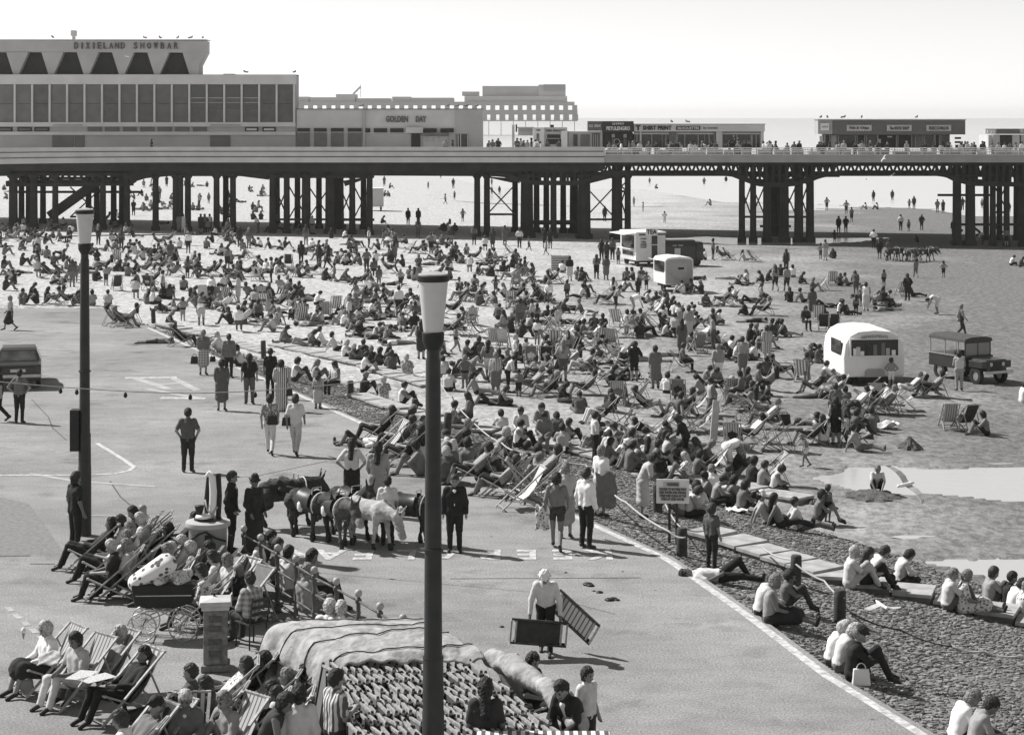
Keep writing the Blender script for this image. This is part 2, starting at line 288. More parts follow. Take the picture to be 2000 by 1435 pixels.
# tarmac slipway
def tar_material():
    m = bpy.data.materials.new('tarmac'); m.use_nodes = True; t = m.node_tree; b = t.nodes['Principled BSDF']; b.inputs['Roughness'].default_value = .9; b.inputs['Specular IOR Level'].default_value = .2
    N = t.nodes.new; L = t.links.new; tc = N('ShaderNodeTexCoord')
    def noise(s, d, sc=(1, 1, 1)):
        mp = N('ShaderNodeMapping'); mp.inputs['Scale'].default_value = sc; L(tc.outputs['Object'], mp.inputs[0]); n = N('ShaderNodeTexNoise'); n.inputs['Scale'].default_value = s; n.inputs['Detail'].default_value = d; L(mp.outputs[0], n.inputs[0]); return n
    a = noise(.16, 6); r = N('ShaderNodeValToRGB'); r.color_ramp.elements[0].position = .35; r.color_ramp.elements[0].color = G(.235); r.color_ramp.elements[1].position = .7; r.color_ramp.elements[1].color = G(.33); L(a.outputs[0], r.inputs[0])
    c = noise(1.3, 10, (.8, 1.1, 1)); c.inputs['Roughness'].default_value = .66; r2 = N('ShaderNodeValToRGB'); r2.color_ramp.elements[0].position = .3; r2.color_ramp.elements[0].color = (.84, .84, .84, 1); r2.color_ramp.elements[1].position = .72; r2.color_ramp.elements[1].color = (1.2, 1.2, 1.2, 1); L(c.outputs[0], r2.inputs[0])
    e = noise(26, 5); r3 = N('ShaderNodeValToRGB'); r3.color_ramp.elements[0].position = .3; r3.color_ramp.elements[0].color = (.6, .6, .6, 1); r3.color_ramp.elements[1].position = .68; r3.color_ramp.elements[1].color = (1.2, 1.2, 1.2, 1); L(e.outputs[0], r3.inputs[0])
    m1 = N('ShaderNodeMix'); m1.data_type = 'RGBA'; m1.blend_type = 'MULTIPLY'; m1.inputs[0].default_value = 1; L(r.outputs[0], m1.inputs[6]); L(r2.outputs[0], m1.inputs[7])
    m2 = N('ShaderNodeMix'); m2.data_type = 'RGBA'; m2.blend_type = 'MULTIPLY'; m2.inputs[0].default_value = 1; L(m1.outputs[2], m2.inputs[6]); L(r3.outputs[0], m2.inputs[7])
    s1 = noise(.55, 7, (1, 1, 1)); s1.inputs['Roughness'].default_value = .62; r4 = N('ShaderNodeValToRGB'); r4.color_ramp.elements[0].position = .56; r4.color_ramp.elements[0].color = (1, 1, 1, 1); r4.color_ramp.elements[1].position = .72; r4.color_ramp.elements[1].color = (.55, .55, .55, 1); L(s1.outputs[0], r4.inputs[0])
    vo = N('ShaderNodeTexVoronoi'); vo.inputs['Scale'].default_value = .9; L(tc.outputs['Object'], vo.inputs[0]); r5 = N('ShaderNodeValToRGB'); r5.color_ramp.elements[0].position = .025; r5.color_ramp.elements[0].color = (.5, .5, .5, 1); r5.color_ramp.elements[1].position = .06; r5.color_ramp.elements[1].color = (1, 1, 1, 1); L(vo.outputs[0], r5.inputs[0])
    m3 = N('ShaderNodeMix'); m3.data_type = 'RGBA'; m3.blend_type = 'MULTIPLY'; m3.inputs[0].default_value = 1; L(m2.outputs[2], m3.inputs[6]); L(r4.outputs[0], m3.inputs[7])
    m4 = N('ShaderNodeMix'); m4.data_type = 'RGBA'; m4.blend_type = 'MULTIPLY'; m4.inputs[0].default_value = 1; L(m3.outputs[2], m4.inputs[6]); L(r5.outputs[0], m4.inputs[7]); L(m4.outputs[2], b.inputs['Base Color'])
    bp = N('ShaderNodeBump'); bp.inputs['Distance'].default_value = .012; L(e.outputs[0], bp.inputs['Height']); L(bp.outputs[0], b.inputs['Normal']); return m
TAR = tar_material()
def strip_rows(f0, f1, y0, y1, h, m, n=120):
    V = []; 
    for i in range(n + 1):
        Y = y0 + (y1 - y0) * i / n; a, b_ = f0(Y), f1(Y); V += [(float(a), Y, float(tz(Y)) + h), (float(b_), Y, float(tz(Y)) + h)]
    return V, [(2 * i, 2 * i + 1, 2 * i + 3, 2 * i + 2) for i in range(n)]
V, Fs = strip_rows(lambda Y: -70, lambda Y: XE(Y), 12, YEND, 0, TAR); 
tag(MB().add(V, Fs, TAR).build('slipway_road'), 'sloping grey tarmac slipway running down to the sand', kind='structure')
LINE = mat('line_paint', .34, .7, .1, 7, v2=.66, detail=9)
V, Fs = strip_rows(lambda Y: XE(Y) - .30, lambda Y: XE(Y) - .12, 12, EY[-2] - 1, .004, LINE); tag(MB().add(V, Fs, LINE).build('edge_line'), 'white painted line along the slipway edge', kind='structure')
def ground_poly(pts, m, h=.005, name='road_marking', lab=None):
    mb = MB(); q = [Vector(on(x, y)) + Vector((0, 0, h)) for x, y in pts]; mb.add(q, [tuple(range(len(q)))], m); 
    if mb.v and (q[1] - q[0]).cross(q[2] - q[1]).z < 0: mb.f = [f[::-1] for f in mb.f]
    return tag(mb.build(name), lab, kind='structure')
def ground_line(pts, wd, m, h=.006, name='road_marking', lab=None):
    q = [Vector(on(x, y)) for x, y in pts]; mb = MB()
    for a, b in zip(q[:-1], q[1:]):
        d = (b - a); nrm = Vector((-d.y, d.x, 0)).normalized() * wd / 2; e = d.normalized() * wd * .3; up = Vector((0, 0, h)); h += .0006
        mb.add([a - nrm - e + up, a + nrm - e + up, b + nrm + e + up, b - nrm + e + up], [(0, 3, 2, 1)], m)
    return tag(mb.build(name), lab, kind='structure')
ground_line([(0, 928), (160, 928), (225, 925), (252, 919), (262, 912), (245, 900), (190, 866)], .13, LINE, lab='white painted bay line turning a corner')
FAINT = mat('worn_line_paint', .38, .8, .2, 3)
ground_line([(60, 925), (150, 940), (300, 950)], .16, FAINT); ground_line([(130, 1005), (330, 1010)], .08, FAINT)
ground_line([(250, 738), (340, 737)], .35, LINE, lab='worn white lettering painted on the tarmac'); ground_line([(262, 738), (330, 760)], .35, FAINT); ground_line([(300, 752), (345, 748)], .3, FAINT); ground_line([(290, 760), (390, 778)], .3, FAINT); ground_line([(320, 777), (395, 778)], .35, LINE); ground_line([(340, 739), (385, 762)], .3, FAINT)
CRK = mat('tarmac_crack', .09, .9, .1)
ground_line([(62, 780), (95, 815), (102, 835), (130, 860)], .035, CRK, name='crack'); ground_line([(215, 940), (235, 970), (265, 995), (300, 1015), (330, 1050), (345, 1075)], .04, CRK, name='crack')
ground_line([(0, 1086), (58, 1085)], .06, CRK, name='crack'); ground_line([(60, 1101), (105, 1101)], .05, CRK, name='crack')
TAR2 = mat('tarmac_repair', .2, .92, .2, 9, .01, 40, detail=8); TAR3 = mat('tarmac_newer', .17, .92, .25, 12, .01, 40, detail=8)
ground_poly([(-60, 955), (58, 985), (128, 1082), (-60, 1084)], TAR2, .0025, 'tarmac_patch', 'slightly darker rectangular repair in the tarmac at the left')
ground_poly([(560, 1205), (880, 1196), (905, 1212), (560, 1226)], TAR2, .0025, 'tarmac_patch')
for a_ in range(7): ground_line([(14 + a_ * 16, 1186 + a_ * 14), (22 + a_ * 16, 1193 + a_ * 14)], .12, FAINT, name='dashed_marking')
ground_line([(880, 1130), (1250, 1128)], .03, CRK, name='crack'); ground_line([(640, 900), (500, 930), (380, 935)], .03, CRK, name='crack')
# painted words, read from the far side
def text_mesh(s, size, depth, m, align='CENTER', sx=1.0, bold=0.0):
    c = bpy.data.curves.new('lettering', 'FONT'); c.body = s; c.size = size; c.extrude = depth; c.align_x = align; c.align_y = 'CENTER'; c.resolution_u = 2; c.offset = bold
    o = bpy.data.objects.new('t', c); COL.objects.link(o); dg = bpy.context.evaluated_depsgraph_get(); me = bpy.data.meshes.new_from_object(o.evaluated_get(dg)); bpy.data.objects.remove(o)
    me.name = 'lettering'; me.materials.clear(); me.materials.append(m)
    for v in me.vertices: v.co.x *= sx
    return me
for ch, px in zip('KEEPCLEAR', [1172, 1100, 1030, 960, 860, 795, 712, 645, 588]):
    p = on(px, 1082); me = text_mesh(ch, 1.25, 0, LINE, sx=.72, bold=.035); o = link('road_lettering', me, None, p + Vector((0, 0, .008)), math.pi); tag(o, kind='structure')
# ------------------------------------------------------------------ stones of the revetment
sl = []; NS = 64000
Ys = RNG.uniform(24, 104, NS * 2) ** 1.0; Ys = 24 + (Ys - 24) * RNG.uniform(0, 1, NS * 2) ** .5
Xs = XE(Ys) + RNG.uniform(.05, 13, NS * 2)
ok = (ground(Xs, Ys) > sand_z(Xs, Ys) + .02 + .25 * RNG.uniform(0, 1, NS * 2) ** 3) & (np.abs(Xs) < .275 * Ys + 1.5); Xs = Xs[ok][:NS]; Ys = Ys[ok][:NS]; n = len(Xs)
Zs = ground(Xs, Ys) - .045
dirx, diry = .42, -.9
a = RNG.uniform(.035, .1, n); b_ = a * RNG.uniform(.45, .8, n); c_ = RNG.uniform(.018, .05, n); th = RNG.normal(0, .35, n) + math.atan2(.55, .85)
cube = np.array([(-1, -1, -1), (1, -1, -1), (1, 1, -1), (-1, 1, -1), (-.6, -.55, 1), (.65, -.6, .9), (.55, .65, 1), (-.65, .5, .85)])
V = cube[None] * np.stack([a, b_, c_], -1)[:, None]; V = V * RNG.uniform(.8, 1.15, V.shape)
ct, st = np.cos(th)[:, None], np.sin(th)[:, None]; V = np.stack([V[..., 0] * ct - V[..., 1] * st + Xs[:, None], V[..., 0] * st + V[..., 1] * ct + Ys[:, None], V[..., 2] + Zs[:, None]], -1)
cf = np.array([(4, 5, 6, 7), (0, 1, 5, 4), (1, 2, 6, 5), (2, 3, 7, 6), (3, 0, 4, 7)])
Fq = (cf[None] + (np.arange(n) * 8)[:, None, None]).reshape(-1, 4); mi = np.repeat(RNG.integers(0, 4, n), 5)
STN = [mat('stone_dark', .14, .85, .3, 5), mat('stone_mid', .19, .85, .3, 5), mat('stone_light', .25, .8, .25, 5), mat('stone_damp', .1, .6, .3, 5)]
tag(link('pitching_stones', big_mesh('pitching_stones', V.reshape(-1, 3), Fq, STN, mi, False)), 'rough dark stone pitching sloping from the slipway to the sand', 'stones', kind='stuff')
# ------------------------------------------------------------------ stepped concrete paths
def path(pts, rise=.2, wd=.85, step=.85, name='step_path', lab=''):
    q = [on(x, y) for x, y in pts]; root = empty('concrete_path', q[0]); P = []; acc = 0
    segs = list(zip(q[:-1], q[1:])); k = 0; pos = 0; total = sum(((b - a).xy).length for a, b in segs); src = None
    while pos < total - .3:
        rem = pos + step / 2
        for a, b in segs:
            L = (b - a).xy.length
            if rem <= L: break
            rem -= L
        t = min(rem / L, 1); c = a.lerp(b, t); d = (b - a).xy.normalized(); ang = math.atan2(d.y, d.x); nrm = Vector((-d.y, d.x)); 
        if nrm.y < 0: nrm = -nrm
        cc = Vector((c.x, c.y)) + nrm * wd / 2; z = float(ground(c.x, c.y)) + rise * .55 + random.uniform(-.025, .025)
        mb = MB(); mb.box((0, 0, 0), (step - .03, wd * random.uniform(.96, 1.04), .07), CONC); mb.box((0, .02, -.22), (step - .08, wd - .06, .37), KERB)
        o = mb.build('step', root, (cc.x - root.location.x, cc.y - root.location.y, z - root.location.z), ang + random.uniform(-.015, .015)); o.rotation_euler = (random.uniform(-.02, .02), random.uniform(-.02, .02), ang); pos += step
    return tag(root, lab, 'steps')
path([(677, 776), (767, 807), (857, 830), (1097, 882), (1280, 925), (1463, 966), (1577, 989)], lab='lower run of pale concrete steps crossing the stone slope in mid beach')
path([(521, 676), (692, 716), (758, 739), (830, 760)], lab='upper run of pale concrete steps with dark kerb blocks behind the lamp')
path([(1335, 1046), (1405, 1068), (1528, 1111), (1604, 1136), (1748, 1166), (1841, 1187), (2000, 1226), (2080, 1245)], wd=.95, lab='broad pale concrete steps descending to the right edge of the photo')
path([(300, 636), (400, 660), (500, 690)], wd=.8, lab='short run of pale steps beside the far end of the slipway')
# ================================================================== the pier
PD = 177.0
def X_(px, d=PD): return pxat(px, d)
def Z_(py, d=PD): return pzat(py, d)
DECK = 5.65
pier = empty('pier', (0, PD, 0)); tag(pier, 'long iron pier on dark columns crossing the whole beach', 'pier')
def pl(o): return o
L0 = Vector((0, PD, 0))
def pbuild(mb, name, parent=None, smooth=False):
    o = mb.build(name, parent or pier, (0, 0, 0), smooth=smooth)
    for v in o.data.vertices: v.co -= L0
    return o
mb = MB(); mb.bb(-75, 75, PD + .2, PD + 24, DECK - .35, DECK, CONC); pbuild(mb, 'deck')
# fascia bands: left (closed parapet, slightly bowed towards us at the far left)
def bow(px): return PD - max(0, (350 - px) / 350) ** 2 * 7.5 if px < 350 else PD
xs = list(range(-60, 1181, 40))
def band(name, y0, y1, dy, m, top=0, xs=xs, parent=None):
    mb = MB(); zt, zb = Z_(y0), Z_(y1)
    for a, b in zip(xs[:-1], xs[1:]):
        xa, xb, ya, yb = X_(a), X_(b), bow(a) - dy, bow(b) - dy
        vs = [(xa, ya, zb), (xb, yb, zb), (xb, yb, zt), (xa, ya, zt), (xa, ya + .35, zb), (xb, yb + .35, zb), (xb, yb + .35, zt), (xa, ya + .35, zt)]
        mb.add(vs, [(0, 1, 2, 3), (3, 2, 6, 7), (5, 4, 7, 6), (0, 4, 5, 1), (0, 3, 7, 4), (1, 5, 6, 2)], m)
    return pbuild(mb, name, parent)
for y0, y1, dy in [(287.5, 295, .1), (297, 305.5, .2), (307.5, 317.5, .3)]: band('fascia_board', y0, y1, dy, FASC)
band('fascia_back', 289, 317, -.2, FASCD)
# right part: lower grey fascia, railing with rails, posts and mesh
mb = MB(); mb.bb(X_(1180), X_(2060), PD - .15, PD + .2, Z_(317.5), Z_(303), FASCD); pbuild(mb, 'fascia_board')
mb = MB(); mb.bb(X_(1180), X_(2060), PD - .25, PD + .05, Z_(303.6), Z_(301.5), FASC); pbuild(mb, 'fascia_board')
for y in (289.3, 293, 297): mb = MB(); mb.tube([(X_(1178), PD - .1, Z_(y)), (X_(2060), PD - .1, Z_(y))], .045, WHITE, 6); pbuild(mb, 'handrail')
post = None
for i, px in enumerate(range(1180, 2050, 27)):
    mb = MB(); mb.bb(X_(px) - .05, X_(px) + .05, PD - .16, PD - .04, Z_(303), Z_(289), FASC); pbuild(mb, 'railing_post')
mb = MB()
for i, px in enumerate(range(1182, 2050, 5)): mb.bb(X_(px) - .015, X_(px) + .015, PD - .12, PD - .09, Z_(302), Z_(289.5), FASCD)
pbuild(mb, 'railing_bars')['kind'] = 'stuff'
mb = MB()   # wind-break panels behind the railing
for i in range(26):
    px = 1183 + i * 33; mb.bb(X_(px), X_(px + random.choice([18, 24, 31])), PD + .1, PD + .13, Z_(302), Z_(random.choice([293, 295, 291])), random.choice([FASC, FASCD, FASCD, PANEL]))
pbuild(mb, 'railing_panels')['kind'] = 'stuff'
# columns: rows in depth
cols = [(x, 0) for x in (26, 66, 108, 201, 248, 304, 343, 352, 367, 423, 455, 532, 560, 598, 644, 688, 722, 932, 951, 1029, 1081, 1141, 1205, 1226, 1449, 1471, 1498, 1532, 1560, 1582, 1869, 1895, 1939, 1966, 1996)] + \
       [(x, 1) for x in (42, 56, 84, 173, 189, 222, 238, 441, 541, 581, 623, 660, 710, 1006, 1048, 1067, 1100, 1121, 1509, 1520, 1926, 1952, 1985)]
WIDE = {26: .3, 66: .26, 660: .42, 661: .42, 1029: .42, 1141: .42, 1121: .3, 1498: .27, 1532: .3, 1560: .3, 1582: .27, 1869: .3, 1895: .34, 644: .3, 598: .3, 1205: .36}
for px, row in cols:
    y = PD + 1.2 + row * 9.5; x = (px - 1000) * (PD + 1.2) / F * (1 if row == 0 else (PD + 10.7) / (PD + 1.2)); g = float(ground(x, y)) - .6; r = WIDE.get(px, .21) * 1.3
    mb = MB(); mb.lathe([(r * 1.5, g), (r * 1.5, g + 1.0), (r * 1.1, g + 1.1), (r, 3.6 if row == 0 else 3.3), (r * 1.5, 3.8), (r * 1.5, 4.05), (r, 4.1), (r, 5.0)], (x, y, 0), IRON, 12); pbuild(mb, 'column', None, True)
# girders: haunched fronts
def girder(y, pts, m=IRON, th=.25):
    xs_ = [X_(p[0]) * y / PD for p in pts]; poly = [(x, pzat(p[1], PD)) for x, p in zip(xs_, pts)] + [(xs_[-1], 5.25), (xs_[0], 5.25)]
    mb = MB()
    for i in range(len(pts) - 1): mb.prism([(xs_[i], poly[i][1]), (xs_[i + 1], poly[i + 1][1]), (xs_[i + 1], 5.25), (xs_[i], 5.25)], y, y + th, m)
    pbuild(mb, 'girder')
girder(PD + .9, [(-60, 346), (40, 344), (240, 345), (262, 356), (285, 349), (330, 345), (470, 345), (525, 352)])
girder(PD + .9, [(525, 340), (640, 341), (730, 344), (935, 345), (990, 346), (1050, 340), (1120, 340), (1165, 336), (1182, 331)])
for q in [[(728, 345), (672, 365), (668, 354)], [(940, 345), (1000, 358), (1006, 350)], [(1210, 345), (1150, 360), (1146, 348)], [(1425, 343), (1450, 352), (1490, 362), (1500, 352)], [(1625, 345), (1585, 354), (1545, 362), (1540, 350)], [(1845, 345), (1880, 356), (1925, 364), (1930, 352)], [(262, 356), (245, 366), (240, 350)]]:
    mb = MB(); mb.prism([(X_(a), Z_(b)) for a, b in q], PD + 1.1, PD + 1.35, IRON); pbuild(mb, 'haunch_bracket')
for ya in (PD + .9, PD + 6, PD + 12):
    s = ya / PD
    for (a, b, t, bo, st) in [(1180, 1445, 322, 343, 15), (1445, 1640, 322, 345, 13), (1640, 1850, 322, 343, 15), (1850, 2060, 322, 345, 13), (520, 730, 322, 347, 16), (990, 1180, 322, 346, 15), (20, 260, 335, 362, 22)]:
        mb = MB(); xa, xb = X_(a) * s, X_(b) * s; zt, zb = Z_(t), Z_(bo)
        mb.bb(xa, xb, ya, ya + .2, zt - .15, zt + .25, IRON); mb.bb(xa, xb, ya, ya + .25, zb - .08, zb + .14, IRON)
        n = max(2, int((b - a) / st)); 
        for i in range(n):
            x0 = xa + (xb - xa) * i / n; x1 = xa + (xb - xa) * (i + 1) / n; mb.bar((x0, ya + .1, zb), ((x0 + x1) / 2, ya + .1, zt), .13, .1, IRON); mb.bar(((x0 + x1) / 2, ya + .14, zt), (x1, ya + .14, zb), .13, .1, IRON)
        pbuild(mb, 'lattice_girder')
mb = MB(); mb.bb(X_(1180), X_(2060), PD + .5, PD + .8, Z_(323), Z_(317.5), IRON); mb.bb(X_(-60), X_(1180), PD + .5, PD + .8, Z_(335), Z_(317.5), IRON); pbuild(mb, 'edge_beam')
def cross(x0, x1, zt, zb, y, d=0):
    for (a, b) in (((x0, y, zt), (x1, y, zb)), ((x0, y + .12, zb), (x1, y + .12, zt))):
        mb = MB(); mb.tube([a, b], .07, IRON, 6); pbuild(mb, 'brace')
for a, b, yt, yb, yy in [(532, 560, 362, 430, 1.2), (560, 598, 362, 430, 1.2), (598, 644, 362, 430, 1.2), (660, 688, 362, 430, 1.2), (688, 722, 362, 430, 1.2), (951, 1006, 362, 420, 1.2), (1141, 1205, 362, 430, 1.2), (1205, 1226, 362, 430, 1.2), (1449, 1471, 362, 425, 1.2), (1471, 1498, 362, 425, 1.2), (1532, 1560, 362, 425, 1.2), (1560, 1582, 362, 425, 1.2), (1966, 1996, 362, 420, 5), (1226, 1205, 355, 375, 1.3), (423, 441, 362, 430, 6), (108, 173, 370, 430, 6)]:
    cross(X_(a), X_(b), Z_(yt), Z_(yb), PD + yy)
    mb = MB(); mb.tube([(X_(a), PD + yy, Z_(yb)), (X_(b), PD + yy, Z_(yb))], .11, IRON, 6); pbuild(mb, 'tie_bar')
for a, b, y, yy in [(1029, 1141, 434, 1.2), (1029, 1141, 446, 8), (644, 722, 436, 6), (1869, 2040, 440, 1.2), (1869, 1985, 388, 8), (1498, 1560, 448, 5), (0, 255, 380, 6), (26, 250, 350, 3)]:
    mb = MB(); mb.tube([(X_(a), PD + yy, Z_(y)), (X_(b), PD + yy, Z_(y))], .13, IRON, 6); pbuild(mb, 'tie_bar')
for a, y0, b, y1 in [(1872, 440, 1895, 455), (1905, 438, 1930, 458), (1951, 440, 1975, 458)]:
    mb = MB(); mb.tube([(X_(a), PD + 3, Z_(y0)), (X_(b), PD + 3, Z_(y1))], .12, IRON, 6); pbuild(mb, 'brace')
for q in [[(1405, 322), (1405, 343), (1432, 346), (1452, 354), (1478, 364), (1500, 366), (1540, 366), (1565, 362), (1595, 352), (1618, 345), (1640, 343), (1640, 322)], [(1830, 322), (1830, 343), (1852, 347), (1872, 356), (1900, 364), (2040, 366), (2040, 322)], [(985, 322), (985, 346), (1006, 352), (1030, 362), (1130, 363), (1160, 354), (1185, 343), (1215, 342), (1215, 322)]]:
    # arched web plates pierced between the ribs
    xs_ = [a for a, b in q if b > 322]; bot = [(a, b) for a, b in q if b > 322]
    n = int((xs_[-1] - xs_[0]) / 13)
    for i in range(n):
        a = xs_[0] + (xs_[-1] - xs_[0]) * i / n; b = a + (xs_[-1] - xs_[0]) / n; ya, yb = np.interp(a, [t[0] for t in bot], [t[1] for t in bot]), np.interp(b, [t[0] for t in bot], [t[1] for t in bot])
        mb = MB(); mb.prism([(X_(a), Z_(ya)), (X_(b), Z_(yb)), (X_(b), Z_(yb - 9)), (X_(a), Z_(ya - 9))], PD + .62, PD + .8, IRON); mb.prism([(X_(a), Z_(ya - 9)), (X_(a + 5), Z_(ya - 9)), (X_(a + 5), Z_(322)), (X_(a), Z_(322))], PD + .65, PD + .78, IRON); pbuild(mb, 'arch_rib')
for q in [[(1400, 342), (1440, 347), (1470, 361), (1470, 350), (1440, 338), (1400, 335)], [(1650, 342), (1610, 346), (1575, 361), (1575, 350), (1610, 338), (1650, 335)], [(1815, 342), (1850, 347), (1878, 361), (1878, 350), (1850, 338), (1815, 335)], [(1240, 342), (1205, 343), (1160, 357), (1160, 346), (1205, 334), (1240, 334)], [(955, 344), (985, 347), (1015, 359), (1015, 348), (985, 338), (955, 336)]]:
    mb = MB(); n_ = len(q) // 2
    for i in range(n_ - 1): mb.prism([(X_(q[i][0]), Z_(q[i][1])), (X_(q[i + 1][0]), Z_(q[i + 1][1])), (X_(q[-2 - i][0]), Z_(q[-2 - i][1])), (X_(q[-1 - i][0]), Z_(q[-1 - i][1]))], PD + .56, PD + .61, IRON)
    pbuild(mb, 'curved_haunch')
# stair under the left of the pier, with strings and treads
st = empty('staircase', (0, PD + 2, 0)); tag(st, 'dark sloping staircase climbing under the left of the pier', 'stairs')
def sb(mb, name, par, org): 
    o = mb.build(name, par)
    for v in o.data.vertices: v.co -= org
    return o
org = Vector((0, PD + 2, 0))
for dy in (0, 1.6): mb = MB(); mb.bar((X_(85), PD + 2 + dy, Z_(424)), (X_(185), PD + 2 + dy, Z_(352)), .12, .75, IRON); sb(mb, 'stringer', st, org)
for i in range(14):
    t = (i + .5) / 14; mb = MB(); mb.bb(X_(85 + 100 * t) - .14, X_(85 + 100 * t) + .14, PD + 2.05, PD + 3.55, Z_(424 - 72 * t), Z_(424 - 72 * t) + .05, IRON); sb(mb, 'tread', st, org)
mb = MB(); mb.bb(X_(0), X_(180), PD + 2, PD + 4, Z_(366), Z_(355), IRON); sb(mb, 'landing', st, org)
# ------------------------------------------------------------------ buildings on the pier
def building(name, px, d, lab, cat='building'):
    o = empty(name, (X_(px, d), d, DECK)); return tag(o, lab, cat)
def bpart(root, name, d, boxes, m, parent=None):
    """boxes: (px0, px1, py_top, py_bottom, y_near, y_far) with y offsets from d"""
    org = root.location.copy(); first = None
    for b in boxes:
        mb = MB(); mb.bb(X_(b[0], d), X_(b[1], d), d + b[4], d + b[5], Z_(b[3], d), Z_(b[2], d), m if len(b) < 7 else b[6])
        o = mb.build(name, parent or root); first = first or o
        for v in o.data.vertices: v.co -= org
    return first
def letters(root, s, px, py, hpx, d, y, m, sx=1.0, th=.06, bold=0.02, wpx=None):
    me = text_mesh(s, 1.0, th, m, sx=1, bold=bold); xs = [v.co.x for v in me.vertices]; zs = [v.co.y for v in me.vertices]
    hh = hpx * d / F / max(zs); ww = (wpx * d / F / (max(xs) - min(xs))) if wpx else hh * sx
    zc = (max(zs) + min(zs)) / 2; hh = hpx * d / F / (max(zs) - min(zs)); cx = (max(xs) + min(xs)) / 2
    for v in me.vertices: v.co = Vector(((v.co.x - cx) * ww, -v.co.z, (v.co.y - zc) * hh))
    o = link('lettering', me, root, Vector((X_(px, d), d + y, Z_(py, d))) - root.location)
    return o
D1 = 186.0
show = building('entertainment_hall', 280, D1, 'big two-storey pale hall with rows of grey panels at the left end of the pier')
bpart(show, 'wall', D1, [(-60, 577, 146, 290, .3, 3)], RENDER2); bpart(show, 'roof_parapet', D1, [(-60, 578.5, 146, 165, 0, .298), (-60, 577, 145.6, 147.4, .32, 3.1)], RENDER_)
bpart(show, 'floor_band', D1, [(-60, 577, 239, 247.5, 0, .298), (-60, 577, 257.5, 264, 0.05, .298)], RENDER_)
for i in range(18):
    x0 = 30.6 + 34.1 * (i - 1); x1 = x0 + 30.2
    if x1 > 576: break
    w_ = bpart(show, 'window', D1, [(x0, x1, 166, 238.5, .16, .29)], random.choice(PANELS))
    if 374 < (x0 + x1) / 2 < 505:
        bpart(show, 'pane', D1, [(x0 + 2, x1 - 2, 168, 190, .12, .155), (x0 + 2, x1 - 2, 202, 213, .12, .155)], PANE, w_)
        bpart(show, 'sill', D1, [(x0 + 1, x1 - 1, 190.5, 192.5, .06, .155), (x0 + 1, x1 - 1, 200, 201.5, .06, .155)], FASCD, w_)
        if 440 < x0 < 460: bpart(show, 'blind', D1, [(x0 + 12, x1 - 3, 169, 190, .09, .118)], RENDER_, w_)
    else: bpart(show, 'sill', D1, [(x0 + 4, x1 - 3, 202.5, 203.3, .13, .155)], DARKP, w_)
    bpart(show, 'mullion', D1, [(x1 + .2, x1 + 3.8, 165, 239, -.06, .298)], RENDER_)
for a, b in [(-5, 23), (33, 61), (66, 95), (170, 198), (204, 232), (239, 266), (273, 301), (307, 335), (341, 369), (376, 403), (478, 504), (512, 538)]:
    w_ = bpart(show, 'vent_window', D1, [(a, b, 248.5, 257, .2, .29)], DARKP if a < 100 or a > 470 else PANEL); bpart(show, 'frame', D1, [(a + 3, b - 3, 251, 255, .16, .195)], PANEL if a < 470 else RENDER_, w_)
for a, b in [(101, 142), (144.5, 164), (410, 449)]: bpart(show, 'door', D1, [(a, b, 260, 290, .2, .29)], PANEL)
bpart(show, 'gutter', D1, [(104, 162, 243.5, 245.5, -.1, -.003), (411, 470, 243.5, 245.5, -.1, -.003)], FASCD)
# upper storey with trapezoid openings and slanting end
mb = MB(); mb.prism([(X_(-60, D1), Z_(80, D1)), (X_(400, D1), Z_(80, D1)), (X_(400, D1), Z_(103, D1)), (X_(387, D1), Z_(128, D1)), (X_(387, D1), Z_(146, D1)), (X_(-60, D1), Z_(146, D1))], D1 + 1.3, D1 + 3, RENDER2)
o = mb.build('upper_wall', show, -show.location)
mb = MB(); mb.prism([(X_(-60, D1), Z_(78.5, D1)), (X_(401, D1), Z_(79.5, D1)), (X_(401, D1), Z_(103, D1)), (X_(-60, D1), Z_(101, D1))], D1 + .3, D1 + 1.295, RENDER2); mb.build('upper_fascia', show, -show.location)
mb = MB(); mb.bb(X_(-60, D1), X_(402, D1), D1 + .2, D1 + 3.1, Z_(78.4, D1) - .003, Z_(77, D1), RENDER_); mb.build('roof', show, -show.location)
for k in range(-1, 6):
    xl = 329 + 69 * (k - 4); wx = 60 
    # dark opening
    mb = MB(); mb.prism([(X_(xl, D1), Z_(103, D1)), (X_(xl + 26, D1), Z_(103, D1)), (X_(xl + 40, D1), Z_(144.5, D1)), (X_(xl - 19, D1), Z_(144.5, D1))], D1 + 1.2, D1 + 1.29, DARKP); mb.build('trapezoid_window', show, -show.location)
    mb = MB(); x2 = xl + 69; mb.prism([(X_(xl + 26, D1), Z_(102, D1)), (X_(x2 if k < 4 else 400, D1), Z_(102, D1)), (X_(x2 - 19 if k < 4 else 387, D1), Z_(146, D1)), (X_(xl + 40, D1), Z_(146, D1))] if k < 4 else [(X_(xl + 26, D1), Z_(102, D1)), (X_(400, D1), Z_(102, D1)), (X_(387, D1), Z_(128, D1)), (X_(387, D1), Z_(146, D1)), (X_(xl + 40, D1), Z_(146, D1))], D1 + .35, D1 + 1.197, RENDER2)
    mb.build('tapered_pier', show, -show.location)
    if k == 4: break
LET = mat('sign_lettering_grey', .09, .7, .15)
for word, a, b in (('DIXIELAND', 146, 237), ('SHOWBAR', 262, 341)):
    n = len(word)
    for i, ch in enumerate(word): letters(show, ch, a + (b - a) * i / (n - 1) + 2, 89.5, 12.5, D1, .2, LET, .95, .07, .0, 7.5 if ch != 'I' else 2.6)
bpart(show, 'roof_vent', D1, [(115, 123, 55, 66, 5, 6), (117, 121, 66, 78, 5.2, 5.8)], FASC)
